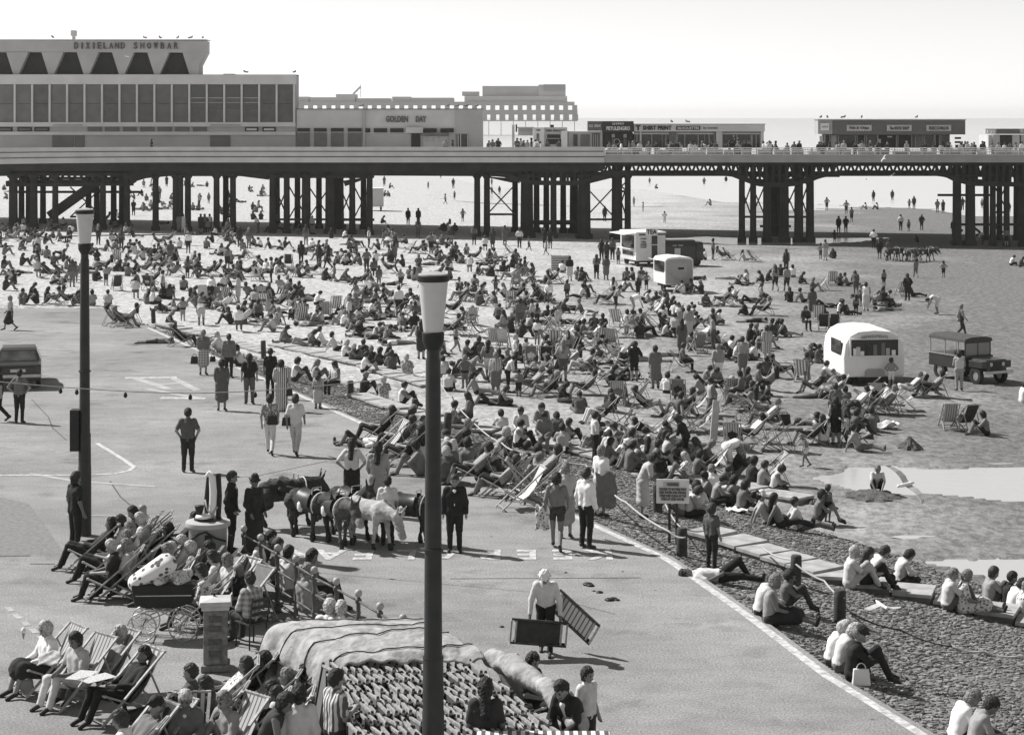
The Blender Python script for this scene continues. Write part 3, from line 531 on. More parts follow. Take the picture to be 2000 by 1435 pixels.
bpart(show, 'roof_light', D1, [(424, 445, 142.5, 146, 4, 6)], FASCD)
D2 = 186.0
gold = building('amusement_arcade', 760, D2, 'low pale arcade with slit windows in the middle of the pier')
bpart(gold, 'wall', D2, [(578.5, 943, 214, 290, .3, 3)], RENDER_); bpart(gold, 'roof', D2, [(578.5, 944, 212.4, 214, .1, 3.1)], PANEL)
bpart(gold, 'side_pier', D2, [(709, 713, 214.2, 290, 0, .298), (891, 943, 214.2, 290, .1, .296)], RENDER2)
bpart(gold, 'skirting', D2, [(578.6, 890, 262, 290, .2, .297)], RENDER2)
for a, b in [(580, 605), (613, 638), (646, 671), (679, 706)]:
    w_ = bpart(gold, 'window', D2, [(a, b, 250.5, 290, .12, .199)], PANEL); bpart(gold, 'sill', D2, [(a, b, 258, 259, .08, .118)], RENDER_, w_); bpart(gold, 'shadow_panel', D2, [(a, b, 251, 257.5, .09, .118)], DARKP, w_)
for a, b in [(712.5, 723), (730, 756), (762, 788), (827, 853), (860, 886)]: bpart(gold, 'vent_window', D2, [(a, b, 251, 259, .1, .199)], DARKP)
bpart(gold, 'door', D2, [(803, 821, 261, 290, .1, .199)], DARKP); bpart(gold, 'door_hood', D2, [(793, 826, 249, 260, -.1, .198)], RENDER_)
bpart(gold, 'awning', D2, [(823, 877, 260.5, 265, -.5, .198)], PANEL); bpart(gold, 'poster_board', D2, [(827, 874, 266, 289, .05, .198)], FASC)
for a in (831, 843, 854, 865): bpart(gold, 'poster', D2, [(a, a + 7, 268, 278, .02, .048)], RENDER2)
bpart(gold, 'doorway', D2, [(892, 915, 262, 290, .02, .098)], PANE)
for a in (894, 899, 913): bpart(gold, 'door_frame', D2, [(a, a + 1.5, 262, 290, -.03, .018)], RENDER_)
letters(gold, 'GOLDEN', 775, 233, 12, D2, .2, LET, .6, .06, .01, 43); letters(gold, 'DAY', 822, 233, 12, D2, .2, LET, .6, .06, .01, 20)
# kiosks
D3 = 184.0
DKR = mat('dark_sign_board', .045, .6, .1); MIDR = mat('grey_sign_board', .13, .7, .12)
k1 = building('pier_kiosk', 1060, D3, 'small pale food kiosk with a white menu board on the pier', 'kiosk')
bpart(k1, 'wall', D3, [(1042, 1063, 249, 290, 0, 3), (1063, 1108, 249, 290, .2, 3, FASC)], WHITE); bpart(k1, 'canopy', D3, [(1010, 1042, 248, 251, -.5, 3), (1012, 1041, 251, 265, 1, 1.2)], FASC)
bpart(k1, 'hatch', D3, [(1069, 1094, 263, 270, .1, .198), (1067, 1096, 272, 282, .12, .198)], DARKP); bpart(k1, 'menu_board', D3, [(1096, 1108, 256, 287, -.3, -.1)], WHITE)
bpart(k1, 'roof_box', D3, [(1075, 1082, 244, 249, .5, 1.2)], DARKP); bpart(k1, 'sign_pole', D3, [(1000, 1005, 244, 290, -.2, .1), (1007, 1010, 243, 258, -.3, -.1, DARKP)], FASC)
bpart(k1, 'window', D3, [(1048, 1053, 261, 275, -.05, -.003), (1048, 1055, 253, 256, -.05, -.003)], PANEL); letters(k1, 'PIER SNACKS', 1085, 255.5, 4, D3, .17, DARKP, .9, .02, .02, 36)
k2 = building('stall_row', 1150, D3, 'narrow pale stall row with two dark windows on the pier', 'stall')
bpart(k2, 'wall', D3, [(1110, 1177, 257, 290, .2, 4)], RENDER2); bpart(k2, 'window', D3, [(1120, 1128, 263, 286, .1, .198)], PANE); bpart(k2, 'window', D3, [(1134, 1152, 263, 286, .1, .198)], PANEL); bpart(k2, 'shutter', D3, [(1157, 1171, 261, 289, .1, .198)], DARKP)
for a in (1159, 1163, 1167): bpart(k2, 'slat', D3, [(a, a + 1.5, 262, 289, .05, .098)], RENDER2)
bpart(k2, 'signboard', D3, [(1148, 1176, 237, 256, -.4, 1.5)], MIDR)
letters(k2, 'ICE', 1154, 246, 5, D3, -.45, WHITE, 1, .02, .02, 7); letters(k2, 'CREAM', 1166, 246, 5, D3, -.45, WHITE, 1, .02, .02, 13)
k3 = building('fortune_teller_booth', 1207, D3, 'dark fortune teller booth with pale name lettering on the pier', 'booth')
bpart(k3, 'wall', D3, [(1178, 1236, 258, 290, .2, 5)], DARKP); bpart(k3, 'signboard', D3, [(1176.5, 1237, 237, 258, -.5, 1)], DKR)
letters(k3, 'GYPSY', 1207, 242, 4, D3, -.55, WHITE, 1, .02, .02, 24); letters(k3, 'PETULENGRO', 1207, 251, 7.5, D3, -.55, WHITE, 1, .02, .03, 46)
mb = MB()
for t in range(16):
    a0, a1 = t * math.pi / 8, (t + 1) * math.pi / 8; c = Vector((X_(1205, D3), D3 + .12, Z_(277, D3))); mb.bar(c + Vector((math.cos(a0) * .26, 0, math.sin(a0) * .26)), c + Vector((math.cos(a1) * .26, 0, math.sin(a1) * .26)), .05, .05, FASC)
mb.build('ring_emblem', k3, -k3.location)
for a in (1195, 1218): bpart(k3, 'poster', D3, [(a, a + 6, 262, 269, .12, .198), (a, a + 6, 271, 285, .12, .198, MIDR)], FASCD)
k4 = building('shop', 1365, D3, 'long pale shop for printed shirts and silhouettes on the pier', 'shop')
bpart(k4, 'wall', D3, [(1239, 1492, 257, 290, .4, 6)], RENDER2); bpart(k4, 'signboard', D3, [(1238, 1493, 243, 257, -.3, 1)], RENDER_); bpart(k4, 'roof', D3, [(1237, 1494, 242, 243.1, -.4, 6)], FASCD)
for a, b in [(1240, 1249), (1254, 1293), (1295, 1307), (1325, 1351), (1352, 1376), (1378, 1393), (1413, 1467), (1471, 1484)]: 
    w_ = bpart(k4, 'window', D3, [(a, b, 263, 288, .3, .398)], PANE); bpart(k4, 'frame', D3, [((a + b) / 2 - .4, (a + b) / 2 + .4, 263, 288, .25, .298), (a - 1, b + 1, 260.5, 262.5, .2, .398)], RENDER_, w_)
bpart(k4, 'pilaster', D3, [(1250, 1253, 257, 290, .1, .398), (1399, 1411, 257, 290, .1, .398), (1486, 1492, 257, 290, .1, .398)], RENDER_); bpart(k4, 'brick_panel', D3, [(1309, 1320, 258, 290, .2, .398), (1394, 1398, 258, 290, .2, .398)], PANEL)
letters(k4, 'T', 1246, 250, 10, D3, -.36, DARKP, 1, .04, .05, 9); letters(k4, 'SHIRT PRINT', 1283, 250, 8.5, D3, -.36, DARKP, 1, .04, .03, 56)
bpart(k4, 'name_plate', D3, [(1320, 1367, 246.5, 254, -.38, -.302)], DKR); letters(k4, 'SILHOUETTES', 1343.5, 250.3, 4.8, D3, -.42, WHITE, 1, .02, .02, 42); letters(k4, 'by Lauette', 1387, 250.5, 6, D3, -.34, MIDR, 1, .02, 0, 28)
for i in range(26): 
    x = random.uniform(1414, 1465); y = random.uniform(264, 285); bpart(k4, 'postcard', D3, [(x, x + 1.6, y, y + 2, .22, .25)], random.choice([FASCD, RENDER_, MIDR]))
k5 = building('shop_row', 1740, D3, 'long flat-roofed dark shop row with three scalloped name boards', 'shop')
bpart(k5, 'wall', D3, [(1610, 1858, 262, 290, .6, 1.6)], PANEL); bpart(k5, 'fascia', D3, [(1624, 1883, 235, 263, -.5, 1.5)], mat('fascia_mid_grey', .15, .8, .06)); bpart(k5, 'end_panel', D3, [(1596, 1623.8, 235, 262, -.52, 1.5)], FASCD)
bpart(k5, 'roof', D3, [(1595, 1884, 233.4, 234.8, -.7, 1.7)], PANEL); bpart(k5, 'light_box', D3, [(1601, 1617, 241, 255, -.7, -.53)], WHITE); letters(k5, 'KIOSK', 1609, 248, 3, D3, -.75, FASCD, 1, .02, .01, 12)
for a, s in ((1652, 'Fish & Chips'), (1730, 'The ROCK SHOP'), (1807, 'RECORDS')):
    mb = MB(); P = []; n = 9; w0 = 48
    for i in range(n * 2 + 1): P.append((X_(a + w0 * i / (2 * n), D3), Z_(245.5 if i % 2 else 243.5, D3)))
    for i in range(n * 2 + 1): P.append((X_(a + w0 - w0 * i / (2 * n), D3), Z_(255 if i % 2 else 257, D3)))
    mb.prism(P, D3 - .6, D3 - .51, FASC); mb.build('name_board', k5, -k5.location); letters(k5, s, a + 24, 250.5, 6.5, D3, -.65, DKR, 1, .02, .02, 38)
for a, b, m in [(1613, 1622, DARKP), (1626, 1634, FASCD), (1639, 1672, PANE), (1676, 1690, DARKP), (1694, 1715, PANE), (1717, 1752, DARKP), (1756, 1782, DARKP), (1790, 1804, PANEL), (1808, 1826, PANE), (1829, 1836, DARKP), (1840, 1856, PANE)]:
    w_ = bpart(k5, 'window', D3, [(a, b, 265, 289, .5, .598)], m); bpart(k5, 'frame', D3, [(a - 1, a + .2, 263.5, 290, .4, .597), (b - .2, b + 1, 263.5, 290, .4, .597)], FASCD, w_)
bpart(k5, 'shelf_goods', D3, [(1735, 1744, 266, 269, .42, .498), (1715, 1722, 272, 280, .42, .498)], FASC); bpart(k5, 'display_rack', D3, [(1866, 1877, 268, 272, 0, .3), (1866, 1877, 276, 280, 0, .3), (1867, 1876, 283, 290, 0, .3)], DARKP)
bpart(k5, 'side_door', D3, [(1603, 1611, 266, 290, .7, .8)], FASC)
k6 = building('pier_kiosk', 1965, D3, 'low kiosk with a dark sign at the right end of the pier', 'kiosk')
bpart(k6, 'wall', D3, [(1932, 1993, 264, 290, .3, 4)], FASC); bpart(k6, 'signboard', D3, [(1945, 1991, 252, 262, -.2, 4)], MIDR); bpart(k6, 'doorway', D3, [(1955, 1978, 264, 290, .2, .298)], DARKP); bpart(k6, 'shutter', D3, [(1940, 1953, 263, 290, .1, .298)], RENDER2)
bpart(k6, 'roof_rail', D3, [(1929, 1945, 253, 254, 0, .2), (1929, 1945, 260, 261, 0, .2), (1929, 1930, 253, 262, 0, .2), (1937, 1938, 253, 262, 0, .2)], FASC)
k7 = building('pier_kiosk', 2010, D3, 'pale kiosk cut by the right edge of the photo on the pier', 'kiosk'); bpart(k7, 'wall', D3, [(1996, 2050, 264, 290, .3, 4)], RENDER2); bpart(k7, 'signboard', D3, [(1998, 2050, 252, 262, -.2, 4)], MIDR)
mb = MB()
for px in (478, 587, 620, 702, 706, 875, 893, 911, 931, 30, 98, 283, 312, 340, 372, 396): pass
# ------------------------------------------------------------------ the far pier
FD = 1300.0
FP = mat('far_pier_grey', .28, .9, .1, .05); FP2 = mat('far_pier_pale', .4, .9, .1, .05)  # pale tones put part of the distance haze into the colour
far = empty('far_pier', (X_(850, FD), FD, 0)); tag(far, 'hazy distant pier with a large hall at its end on the horizon', 'pier')
def fpart(name, boxes, m):
    for b in boxes:
        mb = MB(); mb.bb(X_(b[0], FD), X_(b[1], FD), FD + b[4], FD + b[5], Z_(b[3], FD), Z_(b[2], FD), b[6] if len(b) > 6 else m)
        o = mb.build(name, far)
        for v in o.data.vertices: v.co -= far.location
fpart('deck', [(560, 1122, 199, 205.5, 0, 40), (560, 1128, 215, 224, 0, 40), (560, 1128, 235, 237, 0, 40)], FP)
fpart('hall', [(942, 1052, 168, 199, 5, 40), (1052, 1105, 165.5, 199, 3, 40), (902, 935, 179, 187, 5, 30), (907, 1108, 188, 199, 2, 40), (1062, 1104, 165, 177, 0, 2.9, FP)], FP2)
fpart('pavilion', [(560, 600, 189, 199, 5, 30), (605, 655, 190, 199, 5, 30), (655, 692, 184, 199, 4, 30), (695, 760, 192, 199, 5, 30), (765, 800, 189, 199, 5, 30), (800, 885, 191, 199, 5, 30), (1105, 1120, 201, 206, 5, 30)], FP2)
for i in range(32): x = 566 + i * 17.8; fpart('pillar', [(x, x + 9.6, 205.5, 215, 0, 2)], FP) if x < 1120 else None
for i in range(32): x = 566 + i * 17.8; fpart('pillar', [(x, x + 11.5, 224, 235, 0, 2)], FP) if x < 1120 else None
for i in range(24): x = 570 + i * 24; fpart('leg', [(x, x + 1.2, 237, 266, 3, 5)], FP2)
mb = MB(); mb.bar((X_(690, FD), FD, Z_(184, FD)), (X_(704, FD), FD, Z_(170, FD)), 1.2, 1.2, FP2); mb.bb(X_(704, FD), X_(705, FD), FD, FD + 1, Z_(190, FD), Z_(165, FD), FP2); o = mb.build('mast', far, -far.location)
# ------------------------------------------------------------------ street lamps
def lamp(px_top, px_bot, d, lab, panel=False):
    x = X_((px_top + px_bot) / 2, d); g = float(ground(x, d)) if d > 30 else 0; root = empty('street_lamp', (x, d, g)); tag(root, lab, 'lamp', 'lamps on the slipway promenade')
    mb = MB(); mb.lathe([(.145, 0), (.143, 1.5), (.138, 1.52), (.132, 2.2), (.118, 2.28), (.108, 4.2), (.096, 6.05), (.085, 6.1), (.085, 6.32)], (0, 0, 0), POLE, 20); mb.build('pole', root, smooth=True, sharp=True)
    mb = MB(); mb.lathe([(.09, 6.2), (.14, 6.3), (.145, 6.42), (.13, 6.43)], (0, 0, 0), BLK, 20); mb.build('collar', root, smooth=True, sharp=True)
    mb = MB(); mb.lathe([(.122, 6.43), (.13, 6.46), (.19, 7.05), (.192, 7.08)], (0, 0, 0), LAMPG, 24); mb.build('lamp_glass', root, smooth=True, sharp=True)
    mb = MB(); mb.lathe([(.2, 7.08), (.215, 7.1), (.215, 7.15), (.1, 7.19), (.04, 7.2)], (0, 0, 0), BLK, 24); mb.lathe([(.195, 7.15), (.19, 7.168), (.06, 7.2)], (0, 0, .012), CONC, 24); mb.build('lamp_cap', root, smooth=True, sharp=True)
    for zz in (2.2, 3.6): mb = MB(); mb.lathe([(.136, zz), (.136, zz + .03)], (0, 0, 0), POLE, 20); mb.build('band', root)
    if panel: mb = MB(); mb.box((-.2, 0, 2.32), (.2, .28, .9), BLK); mb.build('control_box', root, smooth=False)
    return root
lampA = lamp(164, 167, 42.9, 'tall grey lamp post with a pale glass head, standing at the left', True)
lampB = lamp(845, 847, 25.2, 'nearest and tallest lamp post with a glass head, right of centre in front of everything')
mb = MB()
pts = [];
for i in range(25):
    t = i / 24; px = -40 + t * 760; py = 742 + 26 * math.sin(math.pi * min(t * .85, 1)) - 14 * max(0, t - .55) * 1.6; d = 42.5 - 3 * t; pts.append((X_(px, d), d, Z_(py, d)))
pts += [(X_(830, 38), 38, Z_(726, 38))]
fl = empty('festoon_cable', pts[0]); mb.tube(pts, .011, mat('cable_grey', .2, .8, .2, 10), 6); o = mb.build('cable', fl, -fl.location); tag(fl, 'thin cable strung with small lamps from the left lamp post', 'cable')
for i in (1, 5, 6, 9, 13, 17): 
    q = Vector(pts[i]); mb = MB(); mb.lathe([(.01, -.02), (.03, -.04), (.045, -.1), (.02, -.14)], q, BLK, 8); mb.build('lamp_holder', fl, -fl.location, smooth=True)
# ------------------------------------------------------------------ posts and rope by the steps
pposts = [(1554, 1142, .62), (1640, 1215, .62), (991, 905, .72), (873, 860, .85), (300, 632, .75), (515, 700, .8), (685, 775, .6), (810, 812, .6), (1285, 1000, .7), (1332, 1085, .6)]
for x, y, h in pposts:
    p = on(x, y); r = .115; mb = MB(); mb.lathe([(r * 1.02, -.2), (r, .1), (r * 1.03, h * .6), (r * .98, h - .03), (r * .8, h)], (0, 0, 0), WOODD, 14); o = mb.build('mooring_post', None, p, smooth=True, sharp=True); o.rotation_euler = (random.uniform(-.04, .04), random.uniform(-.05, .05), 0)
    tag(o, 'short dark wooden post on the stone slope', 'post', 'wooden posts along the stone slope', px=x)
def rope(pts, r, lab, m=ROPE):
    q = []
    for (a, b) in zip(pts[:-1], pts[1:]):
        A = on(*a) if len(a) == 3 else on(a[0], a[1], .02); B = on(*b) if len(b) == 3 else on(b[0], b[1], .02)
        for i in range(6): t = i / 6; q.append(A.lerp(B, t) - Vector((0, 0, .22 * t * (1 - t))))
    q.append(B); mb = MB(); mb.tube([v - q[0] for v in q], r, m, 6); return tag(mb.build('rope', None, q[0], smooth=True), lab, 'rope')
rope([(858, 742, .6), (875, 771, .75), (932, 832, .7), (980, 865, .7), (1010, 880, .7), (1144, 908, .7), (1186, 950, .7), (1222, 980, .7), (1306, 1037, .55), (1339, 1049, .55)], .021, 'thick pale rope sagging from post to post past the crowd on the steps')
rope([(1490, 1070, .3), (1544, 1092, .5), (1610, 1134, .35), (1649, 1167, .5)], .02, 'pale rope slung between the two thick posts at right')
rope([(1300, 985, .5), (1330, 1030, .5), (1380, 1035, .3), (1480, 1075, .06)], .018, 'pale rope running out beside the warning sign')
rope([(1860, 1262, .04), (1920, 1272, .04), (1990, 1282, .04), (2030, 1284, .04)], .03, 'rope lying on the stones at the right edge')
rope([(1660, 1195, .4), (1760, 1230, .1), (1860, 1262, .04)], .018, 'thin dark rope lying across the stones from the post', WOODD)
# ================================================================== people : bodies are grown as one surface round a posed skeleton
def surface_nets(D, org, h):
    S = D < 0; nx, ny, nz = D.shape
    c = np.zeros((nx - 1, ny - 1, nz - 1), int)
    for i in (0, 1):
        for j in (0, 1):
            for k in (0, 1): c += S[i:nx - 1 + i, j:ny - 1 + j, k:nz - 1 + k]
    act = (c > 0) & (c < 8); ids = -np.ones(act.shape, int); cells = np.argwhere(act); ids[act] = np.arange(len(cells))
    acc = np.zeros((len(cells), 3)); cnt = np.zeros(len(cells)); cx, cy, cz = cells.T
    for ax in range(3):
        o1, o2 = [a for a in range(3) if a != ax]
        for a in (0, 1):
            for b in (0, 1):
                off = [0, 0, 0]; off[o1] = a; off[o2] = b; p = [cx + off[0], cy + off[1], cz + off[2]]; q = list(p); q[ax] = q[ax] + 1
                d0 = D[p[0], p[1], p[2]]; d1 = D[q[0], q[1], q[2]]; m = (d0 < 0) != (d1 < 0); t = np.where(m, d0 / np.where(m, d0 - d1, 1), 0)
                v = np.zeros((len(cells), 3)); v[:, 0] = off[0]; v[:, 1] = off[1]; v[:, 2] = off[2]; v[:, ax] += t; acc += v * m[:, None]; cnt += m
    V = (cells + acc / cnt[:, None]) * h + org; Q = []
    for ax in range(3):
        o1, o2 = (ax + 1) % 3, (ax + 2) % 3
        sl0 = [slice(None)] * 3; sl1 = [slice(None)] * 3; sl0[ax] = slice(0, -1); sl1[ax] = slice(1, None)
        e = np.argwhere(S[tuple(sl0)] != S[tuple(sl1)])
        e = e[(e[:, o1] > 0) & (e[:, o2] > 0) & (e[:, o1] < act.shape[o1]) & (e[:, o2] < act.shape[o2]) & (e[:, ax] < act.shape[ax])]
        def cid(a, b): p = e.copy(); p[:, o1] -= a; p[:, o2] -= b; return ids[p[:, 0], p[:, 1], p[:, 2]]
        q = np.stack([cid(1, 1), cid(0, 1), cid(0, 0), cid(1, 0)], 1); ins = S[e[:, 0], e[:, 1], e[:, 2]]; q[~ins] = q[~ins][:, ::-1]; Q.append(q)
    Q = np.concatenate(Q); return V, Q[(Q >= 0).all(1)]
def capsd(P, a, b, r0, r1):
    a = np.asarray(a, float); b = np.asarray(b, float); d = b - a; L2 = max(float(d @ d), 1e-9); t = np.clip(((P - a) @ d) / L2, 0, 1)
    return np.linalg.norm(P - a - t[..., None] * d, axis=-1) - (r0 + (r1 - r0) * t)
def grow(prims, h, blend=.025, wr=0.0, wf=52.0):
    """prims: (zone, a, b, r0, r1)"""
    A = np.array([p[1] for p in prims]); B = np.array([p[2] for p in prims]); rm = np.array([max(p[3], p[4]) for p in prims])[:, None]
    lo = np.minimum(A - rm, B - rm).min(0) - 2.5 * h; hi = np.maximum(A + rm, B + rm).max(0) + 2.5 * h
    n = np.ceil((hi - lo) / h).astype(int) + 1
    ax = [lo[i] + h * np.arange(n[i]) for i in range(3)]; D = np.full(tuple(n), 9.0, dtype=np.float32)
    for (zn, a, b, r0, r1) in prims:
        l = np.minimum(a, b) - max(r0, r1) - 4 * h - blend; u_ = np.maximum(a, b) + max(r0, r1) + 4 * h + blend
        s = [slice(max(0, int((l[i] - lo[i]) / h)), min(n[i], int((u_[i] - lo[i]) / h) + 2)) for i in range(3)]
        P = np.stack(np.meshgrid(ax[0][s[0]], ax[1][s[1]], ax[2][s[2]], indexing='ij'), -1); d = capsd(P, a, b, r0, r1); o = D[s[0], s[1], s[2]]
        k = blend; hh = np.maximum(k - np.abs(o - d), 0) / k; D[s[0], s[1], s[2]] = np.minimum(o, d) - hh * hh * k * .25
    if wr:
        gx, gy, gz = ax[0][:, None, None], ax[1][None, :, None], ax[2][None, None, :]
        D = D + wr * (np.sin(gx * wf + 2.1 * np.sin(gz * wf * .45)) * np.cos(gz * wf * .8 + 1.7 * np.sin(gy * wf * .6)) + .6 * np.sin(gz * wf * 1.3 + gy * wf * .9 + 1.3 * np.sin(gx * wf * .7))).astype(np.float32)
    V, Q = surface_nets(D, lo, h)
    C = V[Q].mean(1); best = np.full(len(C), 9.0); zi = np.zeros(len(C), int)
    for (zn, a, b, r0, r1) in prims:
        d = capsd(C, a, b, r0, r1) - (.012 if zn == 1 else 0); m = d < best; best[m] = d[m]; zi[m] = zn
    return V, Q, zi
def J(**k):
    j = dict(pel=(0, 0, .92), chest=(0, 0, 1.24), neck=(0, -.005, 1.43), head=(0, .02, 1.57), sh=(.175, 0, 1.37), el=(.24, -.03, 1.1), wr=(.25, .05, .87), hip=(.09, 0, .9), kn=(.1, .015, .49), an=(.105, -.03, .08), to=(.14, .12, .035))
    j.update(k); return j
POSE = {
 'ST': J(), 'SA': J(el=(.23, .02, 1.1), wr=(.06, .27, 1.14)), 'SH': J(el=(.38, -.06, 1.14), wr=(.2, .05, .97)), 'SP': J(el=(.3, -.07, 1.13), wr=(.2, .08, .92)),
 'SD': J(el=(.23, .0, 1.1), wr=(.2, .14, .92)), 'WA': J(knL=(-.09, .17, .5), anL=(-.09, .27, .1), toL=(-.1, .42, .06), knR=(.09, .02, .47), anR=(.09, -.3, .14), toR=(.1, -.17, .04), elL=(-.24, -.12, 1.12), wrL=(-.22, -.12, .87), elR=(.24, .06, 1.12), wrR=(.22, .24, .92)),
 'GK': J(pel=(0, 0, .13), chest=(0, .03, .44), neck=(0, .08, .63), head=(0, .13, .77), sh=(.17, .06, .57), el=(.24, .26, .38), wr=(.1, .46, .4), hip=(.09, .02, .13), kn=(.12, .42, .5), an=(.11, .62, .09), to=(.12, .76, .04)),
 'GL': J(pel=(0, 0, .13), chest=(0, -.13, .43), neck=(0, -.19, .62), head=(0, -.17, .77), sh=(.17, -.17, .56), el=(.24, -.33, .32), wr=(.25, -.42, .07), hip=(.09, .02, .13), kn=(.11, .42, .2), an=(.1, .84, .08), to=(.12, .87, .2)),
 'GU': J(pel=(0, 0, .13), chest=(0, .03, .45), neck=(0, .06, .65), head=(0, .12, .79), sh=(.17, .05, .59), el=(.22, .14, .34), wr=(.13, .38, .26), hip=(.09, .02, .13), kn=(.1, .44, .2), an=(.1, .86, .08), to=(.13, .9, .2)),
 'GX': J(pel=(0, 0, .13), chest=(0, .07, .42), neck=(0, .15, .59), head=(0, .25, .69), sh=(.17, .11, .54), el=(.25, .2, .33), wr=(.1, .37, .3), hip=(.09, .02, .13), kn=(.3, .34, .2), an=(.06, .4, .08), to=(.16, .47, .05)),
 'LS': J(pel=(0, 0, .13), chest=(0, -.33, .14), neck=(0, -.52, .15), head=(0, -.67, .17), sh=(.18, -.46, .13), el=(.3, -.25, .09), wr=(.2, -.02, .18), hip=(.09, .02, .12), knL=(-.1, .4, .42), anL=(-.1, .6, .09), toL=(-.1, .74, .04), knR=(.1, .44, .14), anR=(.12, .86, .08), toR=(.15, .88, .2)),
 'LP': J(pel=(0, 0, .12), chest=(0, -.33, .13), neck=(0, -.5, .16), head=(0, -.62, .19), sh=(.18, -.45, .14), el=(.32, -.6, .07), wr=(.08, -.74, .08), hip=(.09, .02, .11), kn=(.1, .46, .09), an=(.1, .88, .08), to=(.1, 1.0, .04)),
 'LE': J(pel=(0, 0, .12), chest=(0, -.3, .22), neck=(0, -.44, .36), head=(0, -.5, .49), sh=(.17, -.42, .3), el=(.2, -.5, .06), wr=(.06, -.72, .08), hip=(.09, .02, .11), kn=(.1, .46, .09), an=(.1, .88, .08), to=(.1, 1.0, .04)),
 'DC': J(pel=(0, .04, .36), chest=(0, -.22, .6), neck=(0, -.35, .78), head=(0, -.36, .93), sh=(.18, -.3, .72), el=(.26, -.08, .54), wr=(.1, .16, .55), hip=(.09, .06, .36), kn=(.12, .48, .5), an=(.12, .66, .1), to=(.13, .8, .045)),
 'SE': J(pel=(0, 0, .53), chest=(0, .0, .85), neck=(0, .03, 1.04), head=(0, .07, 1.18), sh=(.175, .02, .98), el=(.24, .08, .72), wr=(.1, .32, .64), hip=(.09, .03, .52), kn=(.11, .43, .52), an=(.11, .44, .1), to=(.12, .58, .04)),
 'SL': J(pel=(0, 0, .37), chest=(0, -.03, .69), neck=(0, -.02, .88), head=(0, .03, 1.02), sh=(.175, -.02, .82), el=(.24, .08, .58), wr=(.1, .32, .54), hip=(.09, .03, .36), kn=(.12, .46, .47), an=(.12, .6, .09), to=(.13, .74, .04)),
 'BN': J(pel=(0, -.1, .88), chest=(0, .2, .99), neck=(0, .38, .95), head=(0, .52, .88), sh=(.17, .32, .94), el=(.18, .42, .66), wr=(.12, .5, .42), hip=(.09, -.1, .86), kn=(.11, .02, .47), an=(.11, -.05, .08), to=(.13, .1, .035)),
 'LN': J(pel=(0, -.02, .92), chest=(0, .1, 1.2), neck=(0, .2, 1.35), head=(0, .27, 1.46), sh=(.175, .17, 1.29), el=(.24, .22, 1.02), wr=(.16, .4, .92)),
 'CR': J(pel=(0, -.05, .24), chest=(0, .1, .5), neck=(0, .2, .66), head=(0, .28, .77), sh=(.17, .16, .61), el=(.2, .34, .4), wr=(.1, .46, .16), hip=(.09, -.03, .24), kn=(.16, .28, .43), an=(.13, .06, .09), to=(.15, .2, .04)),
 'CA': J(pel=(0, -.02, .92), chest=(0, .06, 1.21), neck=(0, .14, 1.37), head=(0, .22, 1.47), sh=(.18, .1, 1.3), el=(.28, .08, 1.02), wr=(.3, .16, .76), knL=(-.1, .14, .49), anL=(-.1, .18, .09), toL=(-.1, .33, .045), knR=(.1, .02, .47), anR=(.1, -.2, .1), toR=(.1, -.06, .035)),
}
Vv = lambda t: np.array(t, float)
def side(j, k, s):
    kk = k + ('L' if s < 0 else 'R')
    if kk in j: return Vv(j[kk])
    p = Vv(j[k]); p[0] *= s; return p
def fwd_of(j):     # the way the face looks
    up = Vv(j['head']) - Vv(j['neck']); up /= np.linalg.norm(up); f = np.array([0, 1, 0.0]); f = f - up * (f @ up)
    if np.linalg.norm(f) < .3: f = np.array([0, 0, 1.0])
    f /= np.linalg.norm(f); return up, f
Z_SK, Z_HA, Z_TO, Z_UA, Z_FA, Z_HI, Z_TH, Z_SH, Z_FO = range(9)
